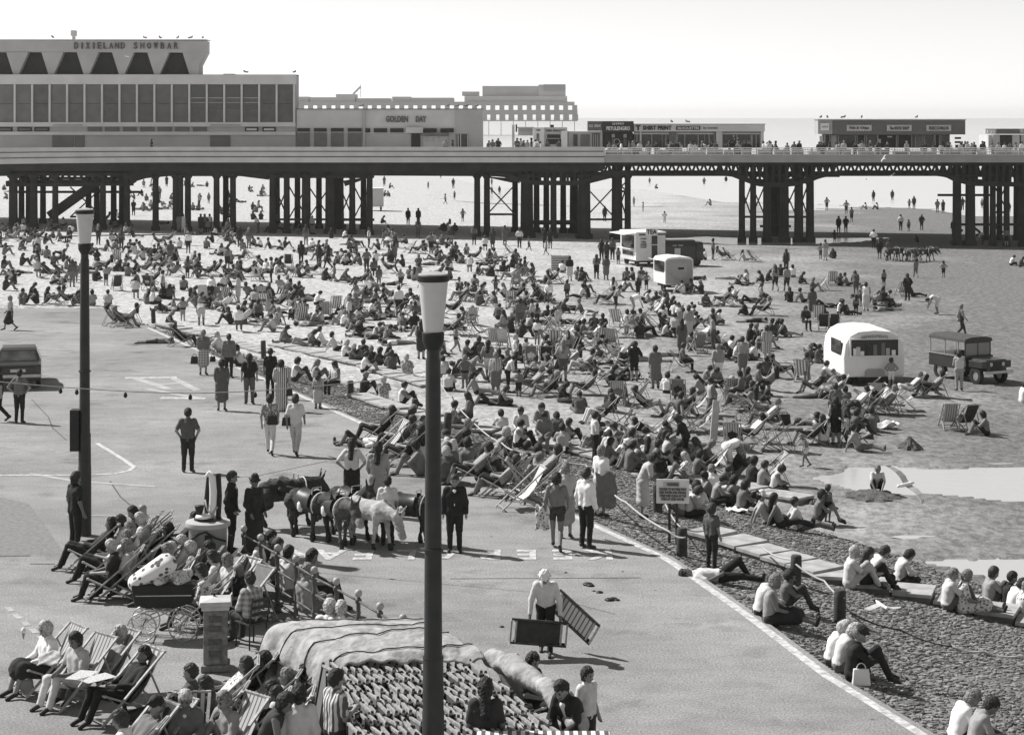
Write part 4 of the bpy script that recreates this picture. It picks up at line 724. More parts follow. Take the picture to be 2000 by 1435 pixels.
def prims(j, hs=1.0, slim=1.0, near=False):
    """the naked body; hs scales the head (children)"""
    P = []; up, f = fwd_of(j); hd = Vv(j['head']); nk = Vv(j['neck']); ch = Vv(j['chest']); pe = Vv(j['pel']); sd = np.array([1, 0, 0.0])
    P.append((Z_SK, hd + up * .035, hd - up * .015 + f * .01, .093 * hs, .083 * hs)); P.append((Z_SK, hd - up * .055 + f * .035, hd - up * .075 + f * .045, .058 * hs, .045 * hs))
    if near:
        P.append((Z_SK, hd + up * .0 + f * .085 * hs, hd - up * .035 + f * .108 * hs, .012, .018)); 
        for s in (-1, 1): P.append((Z_SK, hd + sd * s * .085 * hs - up * .0, hd + sd * s * .09 * hs - up * .04, .02, .014))
    P.append((Z_SK, nk - up * .03, hd - up * .05, .052, .05))
    bk = (ch + nk) / 2
    for s in (-1, 1):
        P.append((Z_TO, pe + sd * s * .06 + (ch - pe) * .2, ch + sd * s * .075 + (nk - ch) * .1, .108 * slim, .115 * slim)); sh = side(j, 'sh', s); P.append((Z_TO, ch + sd * s * .08 + (nk - ch) * .25, sh * .85 + nk * .15, .1 * slim, .062))
        P.append((Z_HI, pe + sd * s * .07, side(j, 'hip', s), .118 * slim, .105)); el = side(j, 'el', s); wr = side(j, 'wr', s)
        P.append((Z_UA, sh, el, .056, .042)); P.append((Z_FA, el, wr, .04, .028)); d = (wr - el) / np.linalg.norm(wr - el)
        if near:
            P.append((Z_SK, wr, wr + d * .07, .03, .034)); q = np.cross(d, sd); q = q / (np.linalg.norm(q) + 1e-6)
            for k in range(4): base_ = wr + d * .075 + q * (.024 - .016 * k); P.append((Z_SK, base_, base_ + d * .045 + f * .02, .011, .009)); 
            P.append((Z_SK, wr + d * .02 + q * .03, wr + d * .06 + q * .05 + f * .02, .012, .01))
        else: P.append((Z_SK, wr, wr + d * .1, .034, .034))
        kn = side(j, 'kn', s); an = side(j, 'an', s); to = side(j, 'to', s); P.append((Z_TH, side(j, 'hip', s), kn, .092, .058)); P.append((Z_SH, kn, an, .054, .036))
        P.append((Z_FO, an - (to - an) * .2, to, .042, .036))
    P.append((Z_TO, nk * .9 + ch * .1, ch, .07, .11))
    return P
def hair_prims(j, st, hs=1.0):
    up, f = fwd_of(j); hd = Vv(j['head']); P = [(Z_HA, hd + up * .055 * hs - f * .018, hd + up * .02 - f * .034, .101 * hs, .104 * hs), (Z_HA, hd + up * .078 * hs + f * .022, hd + up * .07 * hs - f * .02, .066 * hs, .08 * hs)]; sd = np.array([1, 0, 0.0])
    if st == 'short': P.append((Z_HA, hd - f * .045, hd - f * .04 - up * .04, .07 * hs, .055))
    if st in ('curly', 'long'):
        for s in (-1, 1): P.append((Z_HA, hd + sd * s * .05 - f * .02 + up * .02, hd + sd * s * .06 - f * .025 - up * .05, .062 * hs, .048))
        P.append((Z_HA, hd - f * .05, hd - f * .055 - up * .07, .075 * hs, .06))
    if st == 'long': P.append((Z_HA, hd - f * .06 - up * .05, hd - f * .085 - up * .33, .078, .07))
    if st == 'hat':
        P = [(Z_HA, hd + up * .06, hd + up * .1, .105, .09)]
        for k in range(10): t = k * math.pi / 5; q = hd + up * .055 + (sd * math.cos(t) + f * math.sin(t)) * .125; P.append((Z_HA, hd + up * .055, q, .03, .018))
    if st == 'cap': P = [(Z_HA, hd + up * .06 - f * .01, hd + up * .07 + f * .02, .103, .095), (Z_HA, hd + up * .065 + f * .08, hd + up * .05 + f * .15, .03, .018)]
    if st == 'scarf': P.append((Z_HA, hd + up * .02 - f * .03, hd - up * .11 - f * .03, .1, .06))
    return P
def skirt_prims(j, ln, r=.02):
    pe = Vv(j['pel']); P = []
    for s in (-1, 1):
        kn = side(j, 'kn', s); hp = side(j, 'hip', s); e = hp + (kn - hp) * ln[0]; P.append((Z_HI, hp, e, .11 + r, .1 + r))
        if ln[1] > 0: an = side(j, 'an', s); P.append((Z_HI, e, kn + (an - kn) * ln[1], .1 + r, .11 + r))
    a = (side(j, 'hip', -1) + side(j, 'hip', 1)) / 2; b = (side(j, 'kn', -1) + side(j, 'kn', 1)) / 2; P.append((Z_HI, a, a + (b - a) * ln[0], .13 + r, .14 + r))
    if ln[1] > 0: c = (side(j, 'an', -1) + side(j, 'an', 1)) / 2; P.append((Z_HI, a + (b - a) * ln[0], b + (c - b) * ln[1], .14 + r, .15 + r))
    P.append((Z_HI, pe + (Vv(j['chest']) - pe) * .2, pe, .12, .13)); return P
def sub(P, zones, grow_=.02, cut=None):
    out = []
    for (z, a, b, r0, r1) in P:
        if z in zones:
            if cut and z in cut: b2 = Vv(a) + (Vv(b) - Vv(a)) * cut[z]; out.append((z, a, b2, r0 + grow_, r1 + grow_ + .006))
            else: out.append((z, a, b, r0 + grow_, r1 + grow_))
    return out
CACHE = {}
ZONES9 = [CL['s'][0]] * 9
def far_mesh(pose, hair, skirt, child, h):
    k = (pose, hair, skirt, child, h)
    if k not in CACHE:
        j = POSE[pose]; hs = 1.28 if child else 1.0; P = prims(j, hs) + hair_prims(j, hair, hs)
        P = [(z, a, b, r0 + (.018 if z in (Z_TO, Z_UA, Z_HI, Z_TH, Z_SH) else .006), r1 + (.018 if z in (Z_TO, Z_UA, Z_HI, Z_TH, Z_SH) else .008)) for z, a, b, r0, r1 in P]
        if skirt: P += skirt_prims(j, (1.0, .0) if skirt == 1 else (1.0, .6))
        V, Q, zi = grow(P, h, .03); CACHE[k] = (V, Q, zi)
    return CACHE[k]
MESHC = {}
def far_me(*k):
    if k not in MESHC: V, Q, zi = far_mesh(*k); MESHC[k] = big_mesh('person', V, Q, ZONES9, zi)
    return MESHC[k]
def piece(key, P, h, mats9, zonemap=None, blend=.02, name='body'):
    wr = {'hair': .009, 'shirt': .0032, 'trousers': .003, 'skirt': .004, 'shorts': .003}.get(name, 0); wf = 95.0 if name == 'hair' else 34.0
    if key not in MESHC:
        V, Q, zi = grow(P, h, blend, wr, wf); MESHC[key] = big_mesh(name, V, Q, mats9, zi if zonemap is None else zonemap(zi))
    return MESHC[key]
DIRA = {'a': 0, 't': 180, 'l': 90, 'r': -90, 'al': 45, 'ar': -45, 'tl': 135, 'tr': -135}
TOPW = {'w': 'white', 'p': 'pale', 'g': 'grey', 'd': 'dark', 'k': 'black', 'z': 'striped', 'f': 'flowered', 'c': 'checked', 's': 'bare'}
PW = {'ST': 'standing', 'SA': 'standing', 'SH': 'standing hands on hips', 'SP': 'standing', 'SD': 'standing', 'WA': 'walking', 'GK': 'sitting knees up', 'GU': 'sitting legs out', 'GL': 'sitting legs out', 'GX': 'sitting hunched', 'LS': 'lying on the back', 'LP': 'lying face down', 'LE': 'lying on elbows', 'DC': 'in a deckchair', 'SL': 'sitting', 'SE': 'sitting upright', 'BN': 'bending over', 'LN': 'leaning forward', 'CR': 'crouching', 'CA': 'stooping'}
def outfit(top, bot, hair, sleeve, legs):
    """material for every zone of the body"""
    sk = random.choice(CL['s']); T = random.choice(CL[top]); Bm = random.choice(CL[bot]); 
    m = [sk, HAIR[hair], T, T if sleeve > 0 else sk, T if sleeve > 1 else sk, Bm, Bm if legs > 0 else sk, Bm if legs > 1 else sk, SHOE if legs > 0 or top != 's' else sk]
    return m
def set_slots(o, m):
    for i, x in enumerate(m): o.material_slots[i].link = 'OBJECT'; o.material_slots[i].material = x
def person_far(pose, p, ang, top, bot, hair='k', hst='short', skirt=0, child=False, sleeve=1, legs=2, scale=1.0, vox=.036):
    me = far_me(pose, hst, skirt, child, vox); o = link('person', me, None, p, ang); o.scale = (scale,) * 3
    set_slots(o, outfit(top, bot, hair, sleeve, legs)); return o
def person_near(pose, p, ang, top, bot, hair='k', hst='short', skirt=0, child=False, sleeve=1, legs=2, scale=1.0, jk=False, j=None, key=None, h=.017):
    j = j or POSE[pose]; key = key or pose; hs = 1.28 if child else 1.0; base_ = prims(j, hs, 1.0, True)
    if hst not in ('bald',): pass
    sk = random.choice(CL['s']); root = None
    def slots9(): return [CL['s'][0]] * 8 + [SHOE]
    me = piece(('b', key, child, h), base_, h, slots9(), name='body', blend=.018); root = link('person', me, None, p, ang); root.scale = (scale,) * 3
    set_slots(root, [sk] * 8 + [SHOE if bot != 's' and legs > 0 or skirt else sk])
    if hst != 'bald': o = link('hat' if hst in ('hat', 'cap') else 'headscarf' if hst == 'scarf' else 'hair', piece(('h', key, hst, child, h), hair_prims(j, hst, hs), h, [HAIR['k']], lambda z: z * 0, .02, 'hair'), root); set_slots(o, [HAIR[hair]])
    if hst in ('hat', 'cap'): o = link('hair', piece(('h2', key, child, h), sub(hair_prims(j, 'short', hs), (1,), -.004), h, [HAIR['k']], lambda z: z * 0, .02, 'hair'), root); set_slots(o, [HAIR[random.choice('kn')]])
    if top != 's':
        z = [Z_TO, Z_HI] if not skirt else [Z_TO]; cut = {}
        if sleeve >= 1: z.append(Z_UA); cut = {Z_UA: .75 if sleeve == 1 else 1}
        if sleeve >= 2: z.append(Z_FA); cut[Z_FA] = .9
        P = sub([q for q in base_ if not (q[0] == Z_HI)], z, .012 + (.008 if jk else 0), cut) + sub([q for q in base_ if q[0] == Z_HI], (Z_HI,) if Z_HI in z else (), .012 + (.012 if jk else 0))
        o = link('jacket' if jk else 'shirt', piece(('t', key, sleeve, jk, bool(skirt), child, h), P, h, [CL['w'][0]], lambda z_: z_ * 0, .03, 'shirt'), root); set_slots(o, [random.choice(CL[top])])
        if jk: 
            up, f = fwd_of(j); c = Vv(j['neck']) + f * .075 - up * .06; o = link('shirt_front', piece(('sf', key), [(0, c, Vv(j['chest']) + f * .135 - up * .16, .055, .022)], .012, [CL['w'][0]], lambda z_: z_ * 0, .02, 'shirt_front'), root)
    if bot != 's' or skirt:
        if skirt: P = skirt_prims(j, (1.0, .1) if skirt == 1 else (1, .8)); nm = 'skirt'
        else: cut = {Z_TH: 1, Z_SH: .96} if legs == 2 else {Z_TH: .5}; P = sub(base_, (Z_HI, Z_TH, Z_SH) if legs == 2 else (Z_HI, Z_TH), .013, cut); nm = 'trousers' if legs == 2 else 'shorts'
        o = link(nm, piece((nm, key, skirt, legs, child, h), P, h, [CL['w'][0]], lambda z_: z_ * 0, .02, nm), root); set_slots(o, [random.choice(CL[bot])])
    if True:
        up, f = fwd_of(j); hd = Vv(j['head'])
        if 'eye' not in MESHC: MESHC['eye'] = MB().lathe([(.004, -.008), (.013, -.004), (.013, .004), (.004, .008)], (0, 0, 0), EYE, 8).mesh('eye', True); MESHC['mouth'] = MB().box((0, 0, 0), (.044, .012, .01), EYE).mesh('mouth'); MESHC['brow'] = MB().box((0, 0, 0), (.034, .014, .009), HAIR['m']).mesh('brow')
        for s in (-1, 1): link('eye', MESHC['eye'], root, Vector(hd + f * .083 * hs + np.array([s * .034, 0, 0]) + up * .006)); link('brow', MESHC['brow'], root, Vector(hd + f * .085 * hs + np.array([s * .034, 0, 0]) + up * .028))
        link('mouth', MESHC['mouth'], root, Vector(hd + f * .088 * hs - up * .06))
    return root
# ------------------------------------------------------------------ deckchairs
def deckchair_meshes():
    m = {}
    mb = MB()
    for s in (-1, 1): mb.bar((s * .29, -.56, .97), (s * .29, .52, .02), .045, .028, WOOD)
    mb.bar((-.31, -.56, .965), (.31, -.56, .965), .045, .03, WOOD); mb.bar((-.29, .46, .07), (.29, .46, .07), .03, .03, WOOD); m['back_frame'] = mb.mesh('back_frame')
    mb = MB()
    for s in (-1, 1): mb.bar((s * .25, -.5, .02), (s * .25, .44, .46), .045, .028, WOOD)
    mb.bar((-.27, .44, .455), (.27, .44, .455), .045, .03, WOOD); mb.bar((-.25, -.46, .04), (.25, -.46, .04), .03, .03, WOOD); m['seat_frame'] = mb.mesh('seat_frame')
    mb = MB()
    for s in (-1, 1): mb.bar((s * .27, -.3, .74), (s * .27, -.62, .03), .035, .02, WOOD)
    mb.bar((-.27, -.6, .06), (.27, -.6, .06), .03, .03, WOOD); m['prop_frame'] = mb.mesh('prop_frame')
    mb = MB(); prof = [(-.56, .99), (-.5, .87), (-.4, .69), (-.28, .5), (-.14, .34), (.0, .255), (.12, .25), (.26, .32), (.38, .42), (.44, .485)]; w_ = .235
    vs = [(s * w_, y, z) for y, z in prof for s in (-1, 1)]; fs = [(2 * i, 2 * i + 1, 2 * i + 3, 2 * i + 2) for i in range(len(prof) - 1)]; mb.add(vs, fs, CANVAS[0])
    mb.add([(x, y, z - .008) for x, y, z in vs], [f[::-1] for f in fs], CANVAS[0]); m['canvas'] = mb.mesh('canvas', True); return m
DCM = deckchair_meshes()
mb = MB()
for nm in ('back_frame', 'seat_frame', 'prop_frame', 'canvas'):
    me = DCM[nm]; mb.add([tuple(v.co) for v in me.vertices], [tuple(p.vertices) for p in me.polygons], CANVAS[0] if nm == 'canvas' else WOOD)
DC_ONE = mb.mesh('deckchair')
def deckchair(p, ang, small=False, ci=None, occ=False):
    ci = random.randrange(len(CANVAS)) if ci is None else ci
    if small: o = link('deckchair', DC_ONE, None, p, ang); o.material_slots[DC_ONE.materials.find(CANVAS[0].name)].link = 'OBJECT'; o.material_slots[DC_ONE.materials.find(CANVAS[0].name)].material = CANVAS[ci]
    else:
        o = empty('deckchair', p, ang)
        for nm in ('back_frame', 'seat_frame', 'prop_frame', 'canvas'):
            q = link(nm, DCM[nm], o)
            if nm == 'canvas': q.material_slots[0].link = 'OBJECT'; q.material_slots[0].material = CANVAS[ci]
    return o, ci
# ================================================================== the crowd, noted figure by figure from the photograph: x y pose facing top bottom [hair]
CROPS = []
CROPS.append((0, 400, 3.333, """80 240 DC l p g|130 300 GX r g g|300 350 GK a s g|140 400 GK r d d|250 380 GX l d g|345 395 GK a g d|30 560 GK r d d|150 650 GK t s g|300 640 GK r d d|370 650 DC l g g|430 655 DC r g d|480 655 GX r g g|240 480 SE a p g
320 480 DC r d g|380 470 GX l g d|470 540 ST a g g|620 500 GX a d d|690 530 CH a s d|630 370 GK a d g|590 330 GX r s d|640 265 ST a d d|260 230 DC l d g|290 260 GX r d g|200 210 GX l d g|150 180 GX a w g|350 220 GX l g g|400 230 GL r g d|460 190 GK a w g
870 215 GL r d s|790 300 ST a g d|750 280 DC a d g|760 380 DC a z g|820 370 GX r d g|880 320 GX l d g|940 330 DC r g d|1000 390 DC r d d|950 450 DC l g g|900 440 GX l d d|1060 430 DC l g d|1030 270 DC r d g|1100 250 DC l g g|1165 290 GK a w g|1225 320 ST a w k|1340 290 GK a g g|1385 250 GK l d d
1110 390 ST a g g|1220 480 CH a g d|1150 460 EC r k|1270 400 GX a d g|1300 430 GX l d g|1360 470 DC l g d|1400 460 DC l d d|1290 480 GL r g s|1450 240 EC l d|1500 260 GX r d d|1560 280 ST a d d|1620 290 ST a g g|1660 270 GX l g d|1700 280 GX l w d|1580 350 GL l g d|1640 370 EC r w
1480 430 ST a s d|1500 500 DC r d d|1530 480 GX l d g|1560 420 GX t w d|1620 470 DC l d d|1680 500 DC a z d|1765 515 ST l w k|1890 560 GL r w d|1880 410 EC a k|1960 390 ST a k k|1850 285 GK r d d|1760 290 GL r d s|1550 645 SD l p p h|1370 645 LN a w k n|1330 630 EC a z|1430 640 EC a k|1490 645 EC a d
1670 620 GK l g g|1750 690 GK a p w|1820 680 DC l d g|1900 700 GK a p g|1960 780 EC a d|1680 780 SE a g k|1720 800 EC l z|1600 770 EC l z|1500 780 GX l d d|1550 830 SE a w g|1780 830 GX l p g|1280 670 GK l g s|1190 760 CH a s s|1090 800 GX r k k|990 700 SE r w k n|960 650 GX a g g|880 620 SE a w g
840 780 DC l w k|750 790 DC r z d|800 800 DC r g d|1190 925 DC r d d|1020 905 LP l s d|600 662 GK a p g|700 662 GK a p g|1430 960 GK l w p b|1560 1060 GX l w d|1310 790 BN a p p|190 1560 XX|30 180 GX l g g|60 200 GL r d g|110 150 GK a g d|25 330 GX r g g|95 520 GX l d g|60 470 LS l g g|200 600 GX r d g|240 650 GX l d d|120 450 LP r s d|20 420 GK r d g|560 230 GX l d g|720 230 GX r g d|830 470 GX a g g|1000 520 DC l d d|1060 560 LP l s d
1100 620 GK a g s|1250 620 GX r g d|1190 560 GK a s d|760 560 EC a d|900 520 GX l g g|970 560 DC a z g|690 430 DC l d g|560 450 LP r s g|1440 330 LS l s d|1500 390 GX a g d|1720 430 DC r d d|1920 470 DC l d g|1990 330 GX l g d"""))
CROPS.append((500, 420, 3.333, """30 220 GX l d d|190 215 GK r g d|235 340 EC a k|295 310 ST a k k|325 200 ST a g g|360 220 GX a w g|400 240 GX r d d|470 355 WA l k k|530 320 GK t w g|340 380 GX l d g|380 390 DC l d g|250 400 LS l g d|285 410 GL r g d|100 445 SP r w k|20 450 DC r k k|510 440 CW l s g|410 350 ST a d d|490 155 GK a d d
570 155 GX r w g|650 215 DC r g d|735 220 ST r w d|800 230 GX l g d|830 200 CW l g s|870 205 CW r s s|930 180 LS l g g|980 190 GX l g d|1000 250 EC l z|1055 255 DC l g d|1055 150 SD a g g|1140 255 SH a s k|1210 200 GK a g g|1270 210 ST a d g|1240 220 GK r d d|1300 250 GK a g g|1370 260 GK t w g|1420 200 ST a g k
1490 240 SE a w k|1540 220 SD a d d|1620 200 SD a g g|1660 270 EC r d|1640 255 DC l g d|1715 220 SP a w k|1775 235 CW r s d|1880 220 ST a k k|1890 265 CW l s g|1915 222 ST a k k|720 380 ST a g d|680 330 GX l g g|640 320 GL l g d|600 300 GL l d g|780 350 CH a w s|800 470 CH a g g|740 470 GX a g g|690 460 DC l d d
600 440 LS l d g|570 430 GX r g g|860 380 DC r g d|900 310 SD a g g|960 340 GK l d d|940 475 CH a s d|1060 400 GK a s d|1060 340 GK a g g|1030 430 GK a s g|1160 300 LS l g g|1190 310 GX r g d|1270 300 GX a g d|1320 300 GX a d g|1350 320 GX l g g|1390 380 SE a w g|1430 300 DC l d g|1440 390 GX r d g|1520 300 GK a g g
1550 290 GK l w g|1600 380 GL l d d|1690 380 ST a g s|1750 400 CW r k s|1720 400 EC l z|1660 430 DC l w g|1560 520 CH a g g|1690 480 DC a w g|1520 400 DC l g g|1430 530 GK l g g|1320 500 GK t w k|1420 480 GK a s d|1340 560 DC l s g|1430 570 DC l g d|1290 650 DC l k d|1450 590 GX a g g|1560 600 GK l g s|1580 680 GX a g d
1660 600 DC a g d|1740 600 GX r k k|1700 560 DC l d g|1850 560 DC r d d|1900 570 EC r z|1930 450 DC l d d|1960 450 EC r z|1880 450 GL l d g|60 620 DC a g g|150 620 GX l d g|30 570 DC a d d|240 630 GK a s s|390 590 GX r w k h|295 690 DC a k d|130 660 GL r g d|450 680 EC a z|515 640 EC a z|580 660 LS l k d|640 680 DC l d d
710 680 EC r g|700 560 GK r d g|760 580 GL l g g|650 570 EC l k|850 580 GL r d s|830 600 EC l k|870 560 DC r g d|910 680 EC l z|980 680 EC l k|1035 720 CH a g s|230 540 GX l d g|300 545 LS l g d|230 490 GL r d g|1370 700 GX l g g|1300 750 GX r g g|1270 780 DC l g d|1340 790 EC l w|1400 720 DC a g d|1460 800 EC r z
1300 900 CW r s s|1075 940 SD a d d|1610 870 EC a z|1560 865 EC a z|1720 760 ST a g g|1830 730 CH a s d|1880 750 DC l k d|1960 790 EC r z|1950 720 GK a w g|1900 700 GK a d g|1830 850 CH a w s|1510 1080 WA a s w|1690 1030 SH l w k b|1560 1170 SD a z g|1640 1160 LN r w k|1710 1190 CH t s k|1790 990 DC a w d b|1890 990 DC a w d b
1360 940 GK r g d|1405 940 GX r d g|1450 920 GK a g g|1380 990 LS r p p|1360 1130 CH a g s|1400 1080 GK r g d|1440 1170 GL r s s|1250 1150 GK a w k|1220 1060 GX a w g|1290 1060 GX r d g|1840 1080 DC l g d|1800 1160 DC l s g|1530 1240 LS l k k|1590 1245 GX r k d|350 860 GX r g d|440 850 GL r w w|520 890 GL r w d|120 780 SE l p g
170 830 GX r g d|230 840 LS l g g|310 860 LS l p p|575 945 GK r w d b|620 965 GK r g g b|665 965 GX r g d|695 940 GK a d d|750 985 GK a d d|790 1000 GK r d d|850 985 GK r g d|885 1022 GK a g d|975 1052 GK a f w b|700 1030 GX r w d|380 1090 GK r p g|520 1175 SE tl w k|695 1170 GX r d d|830 1205 GK a f f b|945 1245 GK r w k
405 1260 CS a p p|250 1085 GK r w d|1270 420 GX l g d|1500 330 LS r g d|300 330 DC r g g|560 150 LS l d g|450 310 GX r g d|620 200 LP l s d|1130 330 LP l s g|110 380 LP r d g|420 300 DC l k d|900 460 LE l s d|1000 420 GX a g d|1100 480 GL r s d|1180 420 DC l d g|640 600 GX r s g|560 720 LE r s d|820 760 LP l s g|900 840 LP r g g|700 800 LS l s d|1160 820 GK a g s|1180 1000 GX r g d|1150 900 CH a g d|340 560 LP r s w|1950 880 EC a z|1980 1000 CH a p g|1750 1080 LP l s g|1950 1130 GX l g d|1900 1190 DC l d g|1980 1220 GX r d g|1660 700 GX r g d|1790 660 GK l g d|1500 560 EC r w|1990 640 GX r d d|1620 540 GK l p d"""))
CROPS.append((1000, 420, 4.0, """430 670 CH a g d|450 520 SD a k w|390 455 GX a w g|300 535 GL l d g|335 540 DC l g d|530 515 GK r g g|570 522 GX l d d|560 615 GK r d g|600 645 GX l d d|530 655 GL l w d|440 745 LS l k k|550 780 GL r g s|210 675 DC l d d|285 682 EC r z|660 505 ST a g k|735 512 SD a g g|700 365 ST a k k|740 382 ST a d d|785 355 ST a g k
830 390 CH a s d|950 515 GK l d d|1010 510 GK a g d|1000 580 CH a s g|1050 590 CH a s d|900 515 GX a g g|790 600 GK a w g|870 600 GX r w g|700 690 EC l z|745 700 DC l g d|810 770 LN r s d|950 775 BN r w z|985 650 CH a k d|1040 695 GX r w s|1130 720 GX a d g|1200 690 GX a g d|1245 760 GK r d g|1340 622 GK l w p|1415 612 GK l g g|1485 622 GK l d d|1430 510 LP l d d|1510 355 GK l w d
1570 355 ST r g d|1640 350 DC r g g|1700 355 EC r k|1820 365 GL r p p|1890 370 EC r z|1960 530 GX l d d|1840 530 GK l w g|1800 555 LS l d d|1700 505 LP l p p|1650 710 DC l g d|1700 720 EC l d|1750 660 GX l w d|1860 685 LS l k d|1830 785 GX l k d|1960 785 DC l d d|1410 785 CR a s s|1110 785 EC l z|1150 775 GX a w d|1180 835 GK a w k|1230 785 GK r k g|1270 780 GK r g g
1280 885 DC l k k|1330 900 DC a k d|1200 905 GX a w g|1110 915 EC r z|900 875 GK a w g|960 885 GK t w g|1020 865 GK l g g|820 875 EC a d|850 965 EC l z|980 945 EC r z|1040 945 EC r z|640 905 GX a g g n|640 1000 DC l w g|700 1035 DC a k k|780 1040 EC a k|710 910 GK a k g|580 1065 EC r z|410 965 EC r z|380 955 DC l w g|235 955 EC l k|190 890 CH a s w|320 855 GK a g d
360 835 GK a w g|480 855 LP r d g|440 1045 GX a z g|490 1055 GX r d d|1380 985 SD a p p|1420 890 GK r w d|1450 1085 EC a k|1400 1065 GX a g d|1500 1000 DC l w p|1600 1012 EC r z|1325 1100 SD a g g|1330 1230 SU r g k|955 1300 SP a k k|730 1195 EC l k|800 1145 DC r w w|870 1175 GX t d g h|900 1275 EC l z|1610 1335 WA a s w|1120 1360 SD a g g|1215 1400 GK a w k|400 1300 ST a p g
460 1210 DC l w g|560 1240 DC l p p|170 1200 DC a w k b|270 1205 DC a w k b|110 1165 CH a w d|1850 990 GK r k k|1890 985 GK r d d|1940 990 GL r s w|1890 845 LP l k k|1700 1095 GK r w d|1750 1130 GK r w d|1800 1250 SD a p g|1900 1135 GK l w g|640 1110 GX r g d|850 1100 LS l s d|1080 1150 LP r s g|500 900 EC l z|240 800 LP r s d|60 740 DC l g g|90 800 GK a g d|40 880 CH a d g|70 960 GK r d d|1150 1290 GX l g g|680 1330 EC r z|760 1320 GX r d d|300 1060 EC r g|60 640 DC l g d|120 560 EC l z"""))
CROPS.append((1480, 450, 3.336, """60 335 GX r d d|110 305 GK a g g|150 300 GX a d d|185 275 ST a d d|115 400 WA a s d|190 405 WA a s d|230 310 GK a w g|275 350 GX r d d|20 345 GX r d g|210 470 GK a k d|295 475 GL r g d|355 570 SD a g g|350 400 GX r g g|400 392 EC l z|490 360 EC a k|540 362 GX a d d|585 365 GL r g d|640 430 LN a g g|680 500 CH a s d|705 530 SD a w w|640 555 CH a s d
760 480 GX r d d|835 480 GX r w k h|822 370 CH a s d|975 462 SP a k k|935 432 EC a z|1010 435 GL r d d|1165 548 BN l w w|1030 312 CW a s g|1210 310 CH a s d|410 192 CH a s g|440 202 SD a p p|495 187 GX a d d|755 122 ST a w k h|793 190 ST a k k|855 197 ST a g k|1465 92 BN l w d|1620 108 ST a g k|1650 232 GX r w d|1710 242 GX r d d|440 505 LS l k k|530 550 GK r w k|575 555 GL r d d
395 600 EC a k|430 660 EC a z|490 660 EC a z|440 605 GX a d g|80 692 GK r d g|120 692 GX r g g|180 695 GL r d s|1325 697 WA r d d n|1312 1045 ST a w p|320 990 CH a s g|430 990 GK r w g|290 985 EC a d|150 960 DC r d d|60 955 GX a g d|385 865 GX r g g|330 860 GK r g d|420 800 LS l k k|870 1022 CH a s w|500 1105 DC l w z|430 1095 EC l z|575 1160 GK a g d|650 1190 DC l w g|750 1195 EC l z|830 1190 DC l s g
930 1165 EC r w|1000 1085 DC l w w|1140 1085 DC l s d|1245 1295 EC a k|1350 1300 EC a w|1490 1335 GK l s k|1725 1130 GX r w w|60 1290 DC l w g|740 1320 GX a s g|560 1335 GX a w g|510 1215 SE a g d|350 1400 DC l d d|430 1400 GX a w g|625 1330 GX r g d|640 1410 EC r z|40 1440 EC l d|120 1440 EC l z|510 1400 ST a k k|690 1260 GX l g d|590 1180 DC l d g|770 1150 DC a k g|700 1120 EC l z|380 1100 LP l d d|1080 1075 GK r d g|460 1390 DC r d g|60 860 SD a z z|160 1290 XX|30 1160 GK a g g|560 1260 GX r d d"""))
CROPS.append((1200, 200, 2.5, """172 405 CH a g s|182 408 CH a g s|200 425 GX r g d|438 415 ST a g g|545 405 ST a k k|95 510 CH a s g|140 535 CH l s g|245 590 CH a w w|470 507 GK l s g|1037 530 SH a s d|1132 548 SH a s d|1158 588 ST a s d|1095 640 ST a k k|1130 640 ST a k d|1080 640 SD a k k|1230 410 CH a s g|1485 412 CH a g g|1357 487 ST a d d|1230 525 GX l w g|1440 522 CH a s d|1463 524 ST a d d|1577 542 ST a g g|1605 545 SD a d d|1398 630 SP a w d|1437 632 CH a s d
1500 628 ST a d d|1480 690 CR a k k|1265 490 ST a k k|1285 525 GX l w k|1700 530 ST a d d|1795 522 CH a s d|1655 655 ST a k k|1930 540 CH a d d|1075 690 CH a k d"""))
CROPS.append((600, 140, 2.857, """563 858 ST a k k|620 858 ST a k k|770 742 CW r s d|822 718 CH a s d|815 655 ST a d d|675 657 CH a s d|868 840 CH a s g|765 895 GX a d g|825 895 GX a d d|415 850 GX r d d|430 700 GX r d d|460 700 GX l g g|430 642 SD a g g|460 655 GX r d d|1073 690 CH a d d|1030 690 CH a s g|1660 840 ST a k k|1825 750 CH a s d|1875 782 CH a s d|745 600 CH a g g|1030 640 CH a s d"""))
CROPS.append((0, 40, 2.857, """890 1000 ST a g d|745 1092 ST a k k|1155 932 GK a d d|1115 1005 GK a d g|1465 985 LS r g s|1410 1060 GK a d d|1395 1060 GX l g g|1340 1020 LS l d d|1100 1060 LP l s g|815 1010 GK a g g|750 1000 GX l g d|730 970 GX l g g|780 1060 LP r s g|850 1060 GX a d d|1000 1187 SD a g g|1022 1187 SD a w w|1120 1187 SD a d d|1170 1187 ST a p k|1142 1187 ST a g d|1410 1115 GX a d d|1455 1115 GX a d d|1540 1165 SD a g d|1600 1170 GX r d d|1165 1025 CH a g g
170 1100 SD a g g|130 1150 GK a w g|190 1150 GK a w g|40 1000 GX l g g|20 950 GX a g d|60 960 LP l s g|930 930 SD a d d|950 1000 GX r g d|1040 900 LP l s g|1270 1000 GK a g g|1440 1190 LN l w g|590 1130 DC l g d|640 1160 GX a g d|700 1150 GX r s d|900 1140 LS l g g|480 1160 GX l d g|350 1150 GX a w g|300 1170 DC r d g"""))
